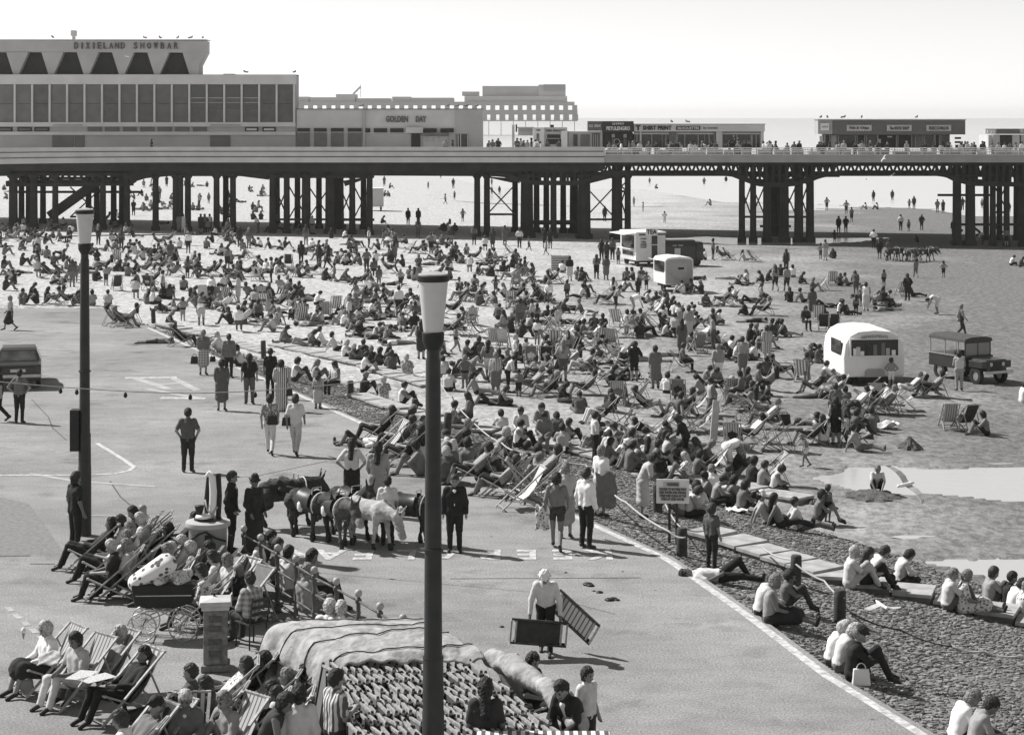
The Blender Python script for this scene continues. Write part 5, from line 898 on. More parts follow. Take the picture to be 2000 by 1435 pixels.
CROPS.append((1000, 740, 3.333, """540 545 SA r w k|690 560 GX r w k h|640 500 GX a w g|760 500 GX r d g|820 585 GK l w g|880 565 GX a w d|960 650 GX a k g|1000 530 GK r p d|1010 440 GX a d d|1130 560 LN l k k|1220 570 GK l s g|1150 660 GK l f g b|1200 650 GX r g d|1300 630 EC l z|1415 625 BN r w w|1460 630 GX r k g|1550 705 GX r d d|1620 725 GK r p g|1700 740 GX r w k|1665 690 EC l k|1280 800 GK l s k|1300 760 GK a w g|1420 830 GK r s g|1490 870 GK r g k|1540 720 GX a d d
480 110 DC l g d|440 230 GX a g g|585 290 DC l d w|640 220 GK a d g|700 170 DC a g g|800 165 EC l z|870 230 DC r k s|1080 155 DC a d d|1110 240 DC l d p|1200 230 EC l k|1295 290 WA l z g|1440 210 EC r z|1430 150 DC a w g b|1500 190 DC l d g|1560 270 EC r k|1620 270 DC r p g n|1075 340 EC l g|1215 360 EC l g|1440 350 LP l w w|1560 420 DC l w k|1650 490 EC r z|1720 490 EC r z|1440 460 DC a k g|690 370 EC l w|880 350 LS l p k|560 400 GX a d d|610 430 GX r w d|730 450 DC l p w
60 440 SE t w k|210 480 SE t s g|330 480 GK a p d|350 420 GX r g d|70 610 GK r w k|120 670 GX r s g|175 640 GK a p g|200 700 DC l s g|290 380 GX a g d|1040 570 GX r d g|920 480 GX l w d|690 450 GK l g d|1100 450 LE r s g|950 390 EC l z|620 560 GX r g w|560 480 GK l d g|820 480 EC r z|1360 730 GX r g w|1150 900 GX r w d|1200 905 GK a w g|1060 850 GX a d g|1100 890 GK l p g|1250 560 GX r g d|930 580 GK r s d|760 600 GK r g g"""))
CROPS.append((500, 760, 3.333, """690 375 LS l w d|800 350 DC l k d|960 300 GX r k g|960 285 GK a w g b|1000 290 GK r w g|930 420 DC l g d|1060 500 GK a w k|980 500 DC l k d|1070 560 GK l s g|1250 480 GX a w d j|1300 420 DC l g g|1370 540 GK a s g|1260 560 GX a g d|1540 500 DC l p g b|1500 560 GX r s g b|1460 600 GK r k d|1600 700 DC l p k|1240 620 GX a g d b|1390 270 SE l g d|1270 250 GK r f g|1600 310 GK a w g|1700 380 GK r w k|1860 350 SE t s g|1740 600 GX l w k|1800 640 GK l s g|1880 640 DC l s g|1650 690 EC l z|1780 720 EC r z|1860 740 EC l d|1720 780 EC l k|850 440 EC l z|1130 420 GX r w g|1180 470 GX l g d|1340 480 GK r d g|1420 620 DC l s d"""))
FACE_BACK = {}
# the people who can be told apart, nearest first: px, py(feet), pose, facing, top, bottom, hair, hair style, dict
NEAR = [
 (20, 645, 'WA', 'l', 'p', 'd', 'n', 'curly', dict(skirt=1), 'walking woman in pale top and dark skirt at the left edge of the slipway'),
 (38, 826, 'SH', 'a', 'g', 'k', 'k', 'short', {}, 'man with hands on hips standing behind the parked saloon car'),
 (-2, 823, 'WA', 'l', 'k', 'k', 'k', 'short', {}, 'person in black cut by the left edge beside the car'),
 (397, 732, 'SD', 'a', 'g', 'c', 'n', 'scarf', dict(skirt=1), 'woman in headscarf and checked skirt carrying a bag in each hand'),
 (447, 738, 'ST', 'a', 'g', 'k', 'm', 'short', dict(jk=True, sleeve=2), 'man in grey jacket and black trousers beside the headscarf woman'),
 (433, 802, 'SD', 'a', 'g', 'g', 'k', 'curly', dict(skirt=1), 'woman in short grey dress standing on the slipway, seen from behind'),
 (487, 789, 'ST', 'a', 'k', 'g', 'k', 'long', dict(), 'person in long black waistcoat and grey trousers among those walking down'),
 (528, 778, 'ST', 'a', 'k', 'k', 'k', 'short', {}, 'man all in black beside the woman in the striped dress'),
 (549, 803, 'SD', 'a', 'z', 'z', 'k', 'curly', dict(skirt=2), 'woman in long striped dress standing on the slipway'),
 (620, 798, 'SD', 'a', 'p', 'p', 'm', 'curly', dict(skirt=1, child=True, scale=.66), 'small girl in pale dress by the white edge line'),
 (527, 888, 'WA', 'a', 'f', 'w', 'k', 'curly', {}, 'woman in white flared trousers and flowered top with a dark shoulder bag'),
 (577, 890, 'WA', 'a', 'w', 'p', 'm', 'curly', {}, 'woman in white blouse and pale trousers with a handbag on her arm'),
 (367, 922, 'SP', 'a', 'g', 'd', 'k', 'short', {}, 'man alone on the open tarmac with his hands in front, seen from behind'),
 (147, 1078, 'ST', 'ar', 'k', 'k', 'k', 'curly', {}, 'person in black standing against the left lamp post'),
 (452, 1078, 'SP', 'r', 'k', 'k', 'm', 'short', dict(jk=True, sleeve=2), 'man in dark suit standing behind the round plinth'),
 (496, 1082, 'SD', 'tr', 'd', 'd', 'j', 'hat', dict(skirt=2, sleeve=2), 'woman in wide dark hat and long dark coat by the railings'),
 (687, 994, 'SH', 'a', 'w', 'k', 'k', 'long', dict(skirt=1), 'woman with very long black hair standing behind the donkeys'),
 (738, 1007, 'SD', 'a', 'p', 'p', 'k', 'long', dict(skirt=1), 'woman in pale short dress standing behind the donkeys'),
 (757, 1066, 'ST', 'a', 'w', 'k', 'k', 'short', dict(scale=.88), 'boy in white top leading the donkeys from their far side'),
 (888, 1078, 'ST', 't', 'k', 'k', 'm', 'short', dict(jk=True, sleeve=2), 'man in black suit and open white shirt walking by the donkeys'),
 (1087, 1074, 'WA', 'a', 's', 'd', 'k', 'curly', dict(legs=1), 'barefoot shirtless man in dark shorts carrying a towel'),
 (1145, 1070, 'ST', 'ar', 'w', 'k', 'm', 'short', dict(sleeve=2), 'stout man in white shirt and black trousers beside the deckchairs'),
 (1105, 1050, 'SD', 'a', 'p', 'p', 'n', 'curly', dict(skirt=1), 'woman in pale dress standing behind the shirtless man'),
 (1174, 1008, 'SD', 'ar', 'w', 'w', 'n', 'curly', dict(skirt=1), 'grey-haired woman in white dress standing at the top of the steps'),
 (1255, 1012, 'LN', 'r', 'p', 'p', 'k', 'curly', dict(skirt=1), 'woman in pale patterned dress leaning forward beside the warning sign'),
 (1066, 1276, 'CA', 't', 'w', 'k', 'h', 'hat', dict(sleeve=2, scale=.92), 'attendant in white sun hat and white pullover carrying folded deckchairs'),
 (1390, 1110, 'ST', 'ar', 'g', 'd', 'm', 'short', dict(child=True, scale=.8), 'boy in grey shirt standing by the end of the rope'),
 (1575, 911, 'CA', 'l', 's', 's', 'h', 'hat', dict(child=True, scale=.66, legs=1, bot='w'), 'small child in a white sun hat paddling at the pool edge'),
 (1617, 1020, 'ST', 'ar', 's', 'd', 'm', 'short', dict(child=True, scale=.62, legs=1), 'small child standing beside the sitting shirtless man by the pool'),
 (1712, 962, 'CR', 't', 'w', 'k', 'n', 'short', dict(), 'person in white top squatting to dig sand beside the pool'),
 (1596, 1020, 'GK', 'r', 's', 'd', 'k', 'curly', dict(legs=1), 'shirtless curly-haired man sitting at the foot of the steps'),
 (1500, 1024, 'GL', 'r', 'p', 'd', 'h', 'hat', {}, 'person in white hat sitting on the lower concrete steps'),
 (1525, 1030, 'GL', 'r', 's', 'd', 'k', 'long', {}, 'long-haired person with bare shoulders sitting beside the white hat'),
 (1565, 1036, 'GL', 'r', 'w', 'g', 'm', 'short', {}, 'person stretched out on the stones below the lower concrete steps'),
 (1450, 996, 'GK', 'r', 'g', 'k', 'k', 'short', {}, 'person in grey vest sitting on the lower steps under a white cloth'),
 (1395, 985, 'GX', 'r', 's', 'd', 'k', 'short', {}, 'child with bare back sitting at the lower steps'),
 (1275, 1000, 'XX', 'r', 'w', 'k', 'k', 'short', {}, ''),
 (1484, 1204, 'GX', 'r', 'w', 'k', 'k', 'short', dict(sleeve=2), 'dark-haired man in white shirt sitting on the slipway edge'),
 (1502, 1219, 'GU', 'r', 'p', 'd', 'n', 'curly', dict(skirt=1, sleeve=0, jb=1), 'curly grey-haired woman in sleeveless dress sitting on the edge line with legs out'),
 (1532, 1190, 'GK', 'r', 'g', 'd', 'k', 'short', dict(child=True, scale=.85), 'child half hidden behind the couple on the slipway edge'),
 (1622, 1298, 'GX', 'r', 'w', 'g', 'b', 'short', dict(child=True, scale=.9), 'fair-haired child in white sitting on the edge line'),
 (1640, 1310, 'GX', 'r', 'w', 'g', 'b', 'curly', {}, 'white-haired woman in white cardigan sitting behind the man in the cap'),
 (1664, 1328, 'GK', 'r', 'k', 'k', 'j', 'cap', dict(jk=False, sleeve=2), 'man in black suit and flat cap sitting on the slipway edge'),
 (1868, 1452, 'GX', 'r', 'w', 'd', 'n', 'curly', dict(sleeve=1), 'curly-haired person with striped sleeve at the bottom right of the photo'),
 (1903, 1470, 'GX', 'r', 'p', 'g', 'k', 'short', {}, 'dark-haired man in plain pale shirt at the bottom right of the photo'),
 (1658, 1148, 'GK', 'r', 'w', 'p', 'b', 'scarf', {}, 'woman in white headscarf and coat sitting on the right-hand steps'),
 (1686, 1150, 'GK', 'r', 'd', 'k', 'm', 'long', {}, 'person in black huddled beside the white headscarf on the right-hand steps'),
 (1706, 1138, 'GX', 'r', 'w', 'd', 'm', 'curly', {}, 'person reading a white paper on the right-hand steps'),
 (1755, 1142, 'GX', 'r', 'w', 'd', 'k', 'curly', dict(sleeve=2), 'dark-haired person in white shirt sitting apart on the right-hand steps'),
 (1850, 1190, 'GK', 'r', 'w', 'g', 'n', 'short', {}, 'grey-haired man in white shirt in the far right row on the steps'),
 (1878, 1196, 'GU', 'r', 'f', 'f', 'n', 'curly', dict(skirt=1), 'woman in dark flowered dress in the row on the right-hand steps'),
 (1930, 1186, 'GK', 'r', 'p', 'g', 'm', 'curly', {}, 'person in pale blouse sitting between two couples on the right-hand steps'),
 (1966, 1196, 'GK', 'r', 'k', 'k', 'k', 'short', {}, 'person in black jacket near the right edge on the steps'),
 (1975, 1204, 'GX', 'r', 'w', 'g', 'k', 'curly', {}, 'person in white top near the right edge on the steps'),
 (1996, 1212, 'GK', 'r', 'f', 'f', 'n', 'curly', {}, 'person in flowered dress cut by the right edge on the steps'),
 (1405, 1135, 'LS', 'r', 'w', 'k', 'k', 'short', {}, 'man in white shirt and black trousers lying on the stones beside the edge line'),
 # bottom left corner group
 (92, 1348, 'SL', 'tl', 'w', 'd', 'b', 'curly', dict(skirt=1, sleeve=2, ch=1), 'white-haired woman in dark glasses and white cardigan eating an ice cream'),
 (150, 1372, 'SL', 'tl', 'p', 'w', 'k', 'curly', dict(ch=2), 'dark-haired woman in white trousers reading a paper in a deckchair'),
 (196, 1358, 'DC', 'tl', 'p', 'g', 'b', 'curly', dict(ch=1), 'white-haired person reclining behind the reading women'),
 (240, 1400, 'DC', 'tl', 'k', 'k', 'k', 'short', dict(ch=1, sleeve=2), 'person in black hidden behind an open newspaper'),
 (262, 1519, 'DC', 'tl', 'g', 'g', 'j', 'cap', dict(ch=1), 'man in flat cap in a deckchair at the bottom left'),
 (238, 1548, 'SL', 'l', 'w', 'g', 'm', 'curly', dict(), 'curly-haired person with an outstretched arm at the bottom edge'),
 (362, 1507, 'SL', 't', 'g', 'd', 'b', 'short', dict(jk=True, sleeve=2), 'white-haired man in grey jacket facing the camera at the bottom edge'),
 (440, 1505, 'SL', 'tl', 'p', 'd', 'n', 'curly', dict(sleeve=2), 'grey-haired person in pale shirt at the bottom edge'),
 (432, 1415, 'DC', 'l', 'f', 'd', 'm', 'curly', dict(ch=1), 'person in flowered shirt and denim reclining in a deckchair'),
 (470, 1400, 'DC', 'l', 'd', 'd', 'k', 'short', dict(ch=1), 'dark-haired sunbather reclining behind the flowered shirt'),
 (512, 1440, 'DC', 'l', 'w', 'd', 'n', 'curly', dict(ch=1), 'white-haired sunbather reclining beside the tarpaulin'),
 (488, 1484, 'DC', 'l', 'd', 'd', 'm', 'short', dict(ch=1), 'brown-haired person in dark top reclining in the bottom group'),
 (536, 1480, 'SL', 'l', 'w', 'd', 'k', 'curly', dict(), 'dark-haired person in white top turned away in the bottom group'),
 (518, 1588, 'LN', 'r', 'd', 'd', 'k', 'curly', dict(sleeve=0), 'woman in dark sleeveless dress bending her head at the bottom edge'),
 (584, 1580, 'ST', 'a', 'w', 'g', 'k', 'curly', dict(sleeve=2), 'man in loose white shirt seen from behind at the bottom edge'),
 (655, 1556, 'SA', 'ar', 'z', 'd', 'j', 'short', dict(sleeve=1), 'man in boldly striped shirt at the deckchair stack'),
 (948, 1576, 'ST', 'a', 'd', 'd', 'k', 'long', {}, 'long-haired person in dark top in front of the deckchair stack'),
 (1122, 1547, 'LN', 'tl', 'd', 'd', 'k', 'short', dict(sleeve=2, jk=True), 'man in dark jacket and white collar leaning on the deckchair stack'),
 (1146, 1500, 'ST', 'tr', 'w', 'd', 'k', 'curly', dict(scale=.85), 'dark-haired child in white T-shirt behind the man in the dark jacket'),
 (1038, 1423, 'SL', 'tr', 'k', 'k', 'k', 'curly', {}, 'dark-haired person in dark coat sitting behind the tarpaulin'),
 # group by the left lamp and the plinth
 (182, 1112, 'DC', 'l', 'd', 'k', 'k', 'curly', dict(ch=3, sleeve=2), 'person in dark clothes reclining with raised knees by the left lamp'),
 (212, 1138, 'DC', 'l', 'w', 'k', 'n', 'curly', dict(ch=3, sleeve=0), 'curly grey-haired woman in sleeveless white top by the left lamp'),
 (238, 1112, 'SL', 'l', 'p', 'd', 'k', 'scarf', dict(ch=1), 'person in dark headgear sitting behind the sleeveless woman'),
 (256, 1128, 'SL', 'l', 'p', 'g', 'n', 'curly', dict(ch=1), 'grey-haired person in pale top in the second row by the left lamp'),
 (262, 1092, 'SL', 'l', 'd', 'd', 'k', 'short', {}, 'dark-haired person at the back of the row by the left lamp'),
 (282, 1092, 'SL', 'l', 'w', 'd', 'n', 'bald', {}, 'bald man sitting at the back of the row by the left lamp'),
 (276, 1108, 'SL', 'l', 'w', 'g', 'b', 'curly', {}, 'white-haired person in white behind the woman with black hair'),
 (292, 1122, 'DC', 'l', 'k', 'd', 'k', 'curly', dict(ch=3), 'black-haired woman in black sitting left of the round plinth'),
 (296, 1162, 'DC', 'l', 'f', 'd', 'b', 'curly', dict(ch=1, skirt=1), 'white-haired woman in flowered dress in front of the round plinth'),
 (345, 1098, 'DC', 'l', 'd', 'g', 'k', 'short', dict(ch=1), 'person reclining in a deckchair just left of the round plinth'),
 (375, 1170, 'SL', 'l', 'f', 'g', 'b', 'curly', dict(), 'white-haired woman in flowered blouse behind the pram'),
 (358, 1160, 'SL', 'l', 'w', 'g', 'b', 'short', {}, 'white-haired person half hidden beside the plinth'),
 (412, 1172, 'SL', 'l', 'd', 'd', 'k', 'short', {}, 'person in dark beret behind the pram handle'),
 (418, 1192, 'SL', 'l', 'w', 'g', 'm', 'curly', {}, 'brown-haired woman in white looking down behind the pram'),
 (446, 1200, 'SL', 'tl', 'w', 'g', 'n', 'curly', {}, 'grey-haired woman in pale blouse above the stone pillar'),
 (470, 1218, 'SL', 'tl', 'd', 'd', 'n', 'bald', {}, 'bald man in dark coat behind the stone pillar'),
 (492, 1262, 'SE', 'al', 'c', 'd', 'm', 'short', dict(sleeve=2), 'person in checked coat on an upright chair right of the stone pillar'),
 (396, 1225, 'SL', 'l', 'f', 'k', 'm', 'curly', {}, 'person in patterned clothes between the pram and the stone pillar'),
 # beyond the railings
 (507, 1160, 'SL', 'r', 'w', 'g', 'm', 'short', dict(ch=0), 'person in white shirt just beyond the first railing post'),
 (527, 1150, 'SL', 'r', 'd', 'd', 'k', 'short', {}, 'dark-haired person in dark clothes beyond the railings'),
 (562, 1185, 'SL', 'ar', 'w', 'g', 'k', 'curly', {}, 'dark-haired woman in white sitting beyond the middle of the railings'),
 (607, 1192, 'SL', 'r', 'g', 'd', 'k', 'curly', {}, 'person with bushy dark hair sitting beyond the railings'),
 (598, 1222, 'SL', 'ar', 'p', 'g', 'n', 'short', {}, 'person in pale shirt sitting low behind the railings'),
 (644, 1300, 'SL', 'a', 'w', 'g', 'b', 'curly', {}, 'white-haired person showing just above the tarpaulin, left one'),
 (666, 1303, 'SL', 'a', 'w', 'g', 'b', 'curly', {}, 'white-haired person showing just above the tarpaulin, right one'),
 (300, 1510, 'DC', 'tl', 'd', 'd', 'k', 'curly', dict(ch=1), 'dark-haired person reclining between the cap and the white-haired man'),
 (405, 1470, 'SL', 'l', 'd', 'g', 'm', 'curly', dict(ch=1), 'brown-haired person seated behind the white-haired man in the jacket'),
 (470, 1500, 'GX', 'l', 'g', 'd', 'k', 'short', {}, 'dark-haired person low between the deckchairs of the bottom group'),
 (548, 1430, 'DC', 'l', 'd', 'g', 'k', 'curly', dict(ch=1), 'dark-haired sunbather lying back against the tarpaulin'),
 (350, 1410, 'GL', 'l', 'g', 'd', 'm', 'short', {}, 'person with legs stretched out left of the flowered shirt'),
 (220, 1170, 'SL', 'l', 'd', 'k', 'b', 'short', dict(ch=1), 'white-haired person in dark top in front of the sleeveless woman'),
 (330, 1180, 'SL', 'l', 'd', 'k', 'n', 'curly', dict(ch=1), 'grey-haired person in dark top just behind the pram hood'),
 (250, 1168, 'SL', 'l', 'p', 'k', 'n', 'curly', dict(ch=1), 'grey-haired person in pale top by the pram front'),
 (540, 1168, 'SL', 'r', 'g', 'd', 'm', 'short', {}, 'brown-haired person in grey top beyond the second railing post'),
]
PEOPLE = []       # everything placed, to be sorted by size
for ox, oy, s, txt in CROPS:
    for e in txt.replace('\n', '|').split('|'):
        q = e.split()
        if len(q) < 4: continue
        x, y = ox + float(q[0]) / s, oy + float(q[1]) / s; PEOPLE.append((x, y, q[2], q[3], q[4], q[5] if len(q) > 5 else 'g', q[6] if len(q) > 6 else None, q[2] == 'EC'))
KEEP = []
for e in PEOPLE:   # leave out doubles where two crops overlap
    if any(abs(e[0] - k[0]) < 7 and abs(e[1] - k[1]) < 6 for k in KEEP): continue
    KEEP.append(e)
placed = []
for e in KEEP:
    p = on(e[0], e[1] - 1); placed.append((p, e))
chairs = []; crowd = []; mids = []
npeople = sum(1 for n in NEAR if n[2] != 'XX')
ppl = sorted([q for q in placed if q[1][2] != 'EC'], key=lambda q: q[0].y)
LIMIT = 300 - npeople
ind = ppl[:LIMIT]; rest = ppl[LIMIT:]
def facing(f, jit=.25): return R(DIRA.get(f, 0)) + random.uniform(-jit, jit)
LMK = [('the tea van', 1235, 500), ('the square white trailer', 1312, 555), ('the rounded white caravan', 1690, 745), ('the open-sided dark jeep', 1900, 740), ('the warning sign', 1315, 1000), ('the left lamp', 170, 620), ('the nearest lamp', 848, 640), ('the donkeys', 680, 1010), ('the striped windbreak', 1095, 520), ('the lower steps', 1480, 970), ('the far end of the slipway', 300, 625), ('the upper steps', 650, 720), ('the sand pool', 1700, 930), ('the far donkeys', 1775, 500), ('the upright beach mat', 1397, 855)]
def where(x, y):
    nm, lx, ly = min(LMK, key=lambda l: math.hypot((l[1] - x) * .8, (l[2] - y) * 1.3)); dx, dy = x - lx, y - ly
    if abs(dx) > abs(dy) * 1.2: r = 'left of' if dx < 0 else 'right of'
    else: r = 'beyond' if dy < 0 else 'in front of'
    if math.hypot(dx, dy) > 130: r = 'well ' + r
    return r + ' ' + nm
def attrs(pose, top, bot, hair, rng=random):
    hst = rng.choice(['short', 'short', 'curly', 'curly', 'long'])
    if hair is None: hair = rng.choice('kkkkmmn')
    if hair == 'h': hst = 'hat'
    if hair == 'j': hst = 'cap'
    sk = 1 if pose in ('SD', 'CS') else 0; child = pose in ('CH', 'CW', 'CS', 'CR'); sleeve = rng.choice([0, 1, 1, 2]) if top != 's' else 0; legs = 0 if bot == 's' else rng.choice([1, 2, 2])
    if top == 's' or child: legs = min(legs, 1)
    if bot == 's': bot = rng.choice('dgkw'); legs = 0
    return hst, hair, sk, child, sleeve, legs, bot
POSEMAP = {'CH': ['ST', 'SH', 'SA'], 'CW': ['WA'], 'CS': ['SD'], 'SU': ['SE'], 'GK': ['GK'], 'ST': ['ST', 'SP', 'SA', 'ST'], 'GX': ['GX', 'GX', 'GK']}
def add_chair_for(p, ang, x, y, lab_with=None, small=None):
    small = p.y > 105 if small is None else small
    o, ci = deckchair(p, ang, small); w_ = CANV_WORD[ci]; lab = f"{w_} deckchair {'occupied' if lab_with else 'standing empty'} {where(x, y)}"
    tag(o, lab, 'deckchair', 'deckchairs set out on the sand and slipway', px=x); return o
for p, e in placed:
    x, y, pose, f, top, bot, hair, ec = e
    if pose == 'EC':
        a = facing(f, .35); add_chair_for(p, a, x, y)
for p, e in ind:
    x, y, pose, f, top, bot, hair, ec = e
    a = facing(f); hst, hair, sk, child, sleeve, legs, bot = attrs(pose, top, bot, hair); pz = random.choice(POSEMAP.get(pose, [pose])); sc = random.uniform(.62, .78) if child else random.uniform(.95, 1.04)
    if pose == 'CR': child = False; sc = .8
    pp = p - Vector((0, 0, .02)); small = p.y > 70
    if pz == 'DC': add_chair_for(p, a, x, y, True)
    if pose == 'SU': add_chair_for(p, a, x, y, True)
    o = person_far(pz, pp, a, top, bot, hair, hst, sk, child, sleeve, legs, sc, .022 if p.y < 62 else .028)
    hw = {'k': 'dark-haired', 'm': 'brown-haired', 'n': 'grey-haired', 'b': 'white-haired', 'h': 'white-hatted', 'j': 'capped'}[hair]
    who = 'child' if child else 'person'
    cl = 'bare-topped' if top == 's' else 'in ' + TOPW[top]
    lab = f"{hw} {who} {cl} {PW[pz]} {where(x, y)}" if top != 's' else f"{hw} bare-topped {who} {PW[pz]} {where(x, y)}"
    tag(o, lab, 'person', 'holidaymakers on the beach', px=x)
# everyone further off: one mass
cv = []; cq = []; cm = []; off = 0; cmats = []
def cmi(m):
    if m not in cmats: cmats.append(m)
    return cmats.index(m)
def add_crowd(pose, p, ang, top, bot, hair, sc, hst, sk, child, sleeve, legs, vox=.05):
    global off
    V, Q, zi = far_mesh(pose, 'short' if hst in ('cap', 'hat', 'scarf') else hst, sk, child, vox); c, s = math.cos(ang), math.sin(ang); W = V * sc
    W = np.stack([W[:, 0] * c - W[:, 1] * s + p.x, W[:, 0] * s + W[:, 1] * c + p.y, W[:, 2] + p.z], 1)
    mm = np.array([cmi(m) for m in outfit(top, bot, hair, sleeve, legs)]); cv.append(W); cq.append(Q + off); cm.append(mm[zi]); off += len(V)
for p, e in rest:
    x, y, pose, f, top, bot, hair, ec = e
    hst, hair, sk, child, sleeve, legs, bot = attrs(pose, top, bot, hair); a = facing(f); pz = random.choice(POSEMAP.get(pose, [pose])); sc = random.uniform(.65, .8) if child else 1.0
    if pose == 'CR': child = False; sc = .8
    if pz == 'DC': add_chair_for(p, a, x, y, True)
    add_crowd(pz, p, a, top, bot, hair if hair in 'kmnb' else 'k', sc, hst, sk, child, sleeve, legs)
# families between the noted figures in the thick of the crowd (small and far)
def fill(n, x0, x1, y0, y1, seed, ok=lambda x, y: True):
    r = random.Random(seed); i = 0
    while i < n:
        x, y = r.uniform(x0, x1), r.uniform(y0, y1)
        if not ok(x, y): continue
        k = r.choice([1, 2, 2, 3]); 
        for _ in range(k):
            xx, yy = x + r.uniform(-16, 16), y + r.uniform(-5, 5); p = on(xx, yy); ps = r.choice(['GX', 'GK', 'GL', 'GX', 'LS', 'LP', 'DC', 'GK', 'SE', 'ST' if r.random() < .2 else 'GX']); top = r.choice('sswgdpwpkgd'); bot = r.choice('dgks')
            hst, hair, sk, child, sleeve, legs, bot = attrs(ps, top, bot, None, r); add_crowd(ps, p, R(r.choice([90, -90, 0, 60, -60, 180])) + r.uniform(-.4, .4), top, bot, hair, 1.0, hst, sk, False, sleeve, legs)
            i += 1
fill(52, 820, 1450, 590, 830, 21, lambda x, y: y < 600 + (x - 500) * .27 + 10 and not (x > 1380 and y > 800)); fill(40, 1150, 1750, 560, 900, 22, lambda x, y: y < 700 + (x - 1150) * .35 and not (1600 < x < 1780 and 640 < y < 770)); fill(60, 300, 830, 600, 680, 23, lambda x, y: y < 600 + (x - 300) * .17); fill(90, -10, 900, 448, 520, 3); fill(50, -10, 560, 520, 590, 4, lambda x, y: y < 590 and (x > 215 or y < 588)); fill(36, 560, 1150, 500, 600, 5); fill(26, 230, 420, 352, 425, 6); fill(12, 430, 560, 370, 420, 8)
# people on the pier deck
r = random.Random(11)
for x in [955, 962, 970, 973, 1010, 1017, 1023, 1030, 1038, 1046, 1052, 1060, 1068, 1089, 1092] + [r.uniform(1180, 1290) for _ in range(12)] + [r.uniform(1300, 1610) for _ in range(34)] + [r.uniform(1620, 1860) for _ in range(22)] + [r.uniform(1860, 2000) for _ in range(16)] + [296, 870, 884]:
    d = PD + r.uniform(.6, 3); top = r.choice('wwpgdkd'); add_crowd(r.choice(['ST', 'SA', 'LN', 'SP', 'ST']), Vector((X_(x, d), d, DECK - (.25 if x > 1180 else 0))), R(r.choice([180, 180, 90, -90, 0, 200])), top, r.choice('dgk'), r.choice('kkmn'), r.uniform(.85, 1), 'short', 0, False, 1, 2)
tag(link('crowd', big_mesh('crowd', np.concatenate(cv), np.concatenate(cq), cmats, np.concatenate(cm))), 'distant holidaymakers thronging the far sand and the pier deck', 'crowd', kind='stuff')
# the near figures
for n in NEAR:
    px, py, pose, f, top, bot, hair, hst, kw, lab = n
    if pose == 'XX': continue
    kw = dict(kw); ch = kw.pop('ch', 0); kw.pop('jb', 0); bot = kw.pop('bot', bot); p = on(px, py)
    a = facing(f, .12)
    o = person_near(pose, p - Vector((0, 0, .015)), a, top, bot, hair, hst, h=.019 if p.y > 45 else .016, **kw)
    if f in ('t',): pass
    o.scale = (o.scale[0] * random.uniform(.9, 1.04), o.scale[1], o.scale[2] * random.uniform(.97, 1.02)); tag(o, lab, 'person')
    if pose == 'DC' or ch or (pose == 'SL' and not (px > 500 and py < 1310)):
        c, ci = deckchair(p, a, False, {0: None, 1: None, 2: 2, 3: 3}[ch]); tag(c, f"{CANV_WORD[ci]} deckchair under the {lab.split(' ', 0)[0] if False else ' '.join(lab.split()[:9])}", 'deckchair', 'deckchairs set out on the sand and slipway', px=px)
# ================================================================== donkeys
COATS = {'dark': mat('donkey_coat_dark', .045, .85, .4, 9, .006, 40), 'grey': mat('donkey_coat_grey', .085, .85, .35, 9, .006, 40), 'white': mat('donkey_coat_white', .4, .9, .3, 7, .006, 40)}
PALE = mat('donkey_muzzle', .3, .8, .15, 8); HOOF = mat('hoof', .03, .6, .1); LEATH = mat('saddle_leather', .04, .45, .3, 12); PAD = mat('white_pad', .7, .8, .05, 8)
def donkey_prims(hd, step):
    P = []; B, M_, HF, MN = 0, 1, 2, 3
    P += [(B, (0, -.4, .81), (0, .32, .84), .195, .185), (B, (0, -.3, .78), (0, .2, .77), .2, .19), (B, (0, -.46, .85), (0, -.52, .8), .2, .16), (B, (0, .36, .8), (0, .5, .86), .21, .17)]
    nk = (0, .72, 1.12) if hd == 'up' else (0, .84, .93) if hd == 'mid' else (0, .86, .78)
    nz = (0, .98, .9) if hd == 'up' else (0, 1.12, .62) if hd == 'mid' else (0, 1.05, .4)
    n = Vv(nk); z = Vv(nz); P += [(B, (0, .42, .88), n, .19, .115), (B, n, n + (z - n) * .5, .118, .1), (B, n + (z - n) * .4, z, .09, .07), (M_, n + (z - n) * .88, z + (z - n) * .08, .078, .07)]
    up = np.cross(np.array([1, 0, 0.0]), (z - n)); up /= np.linalg.norm(up); back = -(z - n) / np.linalg.norm(z - n)
    for s in (-1, 1):
        e0 = n + np.array([s * .055, 0, 0]) + up * .07; P.append((B, e0, e0 + up * .2 + back * .12 + np.array([s * .07, 0, 0]), .036, .014))
        f = .14 * step * s; r = -.12 * step * s
        P += [(B, (s * .13, .38, .74), (s * .12, .38 + f * .5, .42), .1, .05), (B, (s * .12, .38 + f * .5, .42), (s * .12, .38 + f * .9, .14), .042, .034), (HF, (s * .12, .38 + f * .9, .12), (s * .12, .41 + f, .04), .045, .055)]
        P += [(B, (s * .13, -.48, .76), (s * .14, -.4 + r * .3, .56), .17, .1), (B, (s * .14, -.4 + r * .3, .56), (s * .13, -.6 + r * .6, .4), .09, .048), (B, (s * .13, -.6 + r * .6, .4), (s * .13, -.56 + r, .13), .042, .034), (HF, (s * .13, -.56 + r, .12), (s * .13, -.53 + r, .04), .044, .054)]
    P += [(B, (0, -.68, .88), (0, -.78, .62), .035, .025), (MN, (0, -.78, .62), (0, -.76, .4), .03, .05), (MN, (0, .5, 1.06), n + up * .09, .03, .035)]
    return [(z_, Vv(a), Vv(b), r0, r1) for z_, a, b, r0, r1 in P]
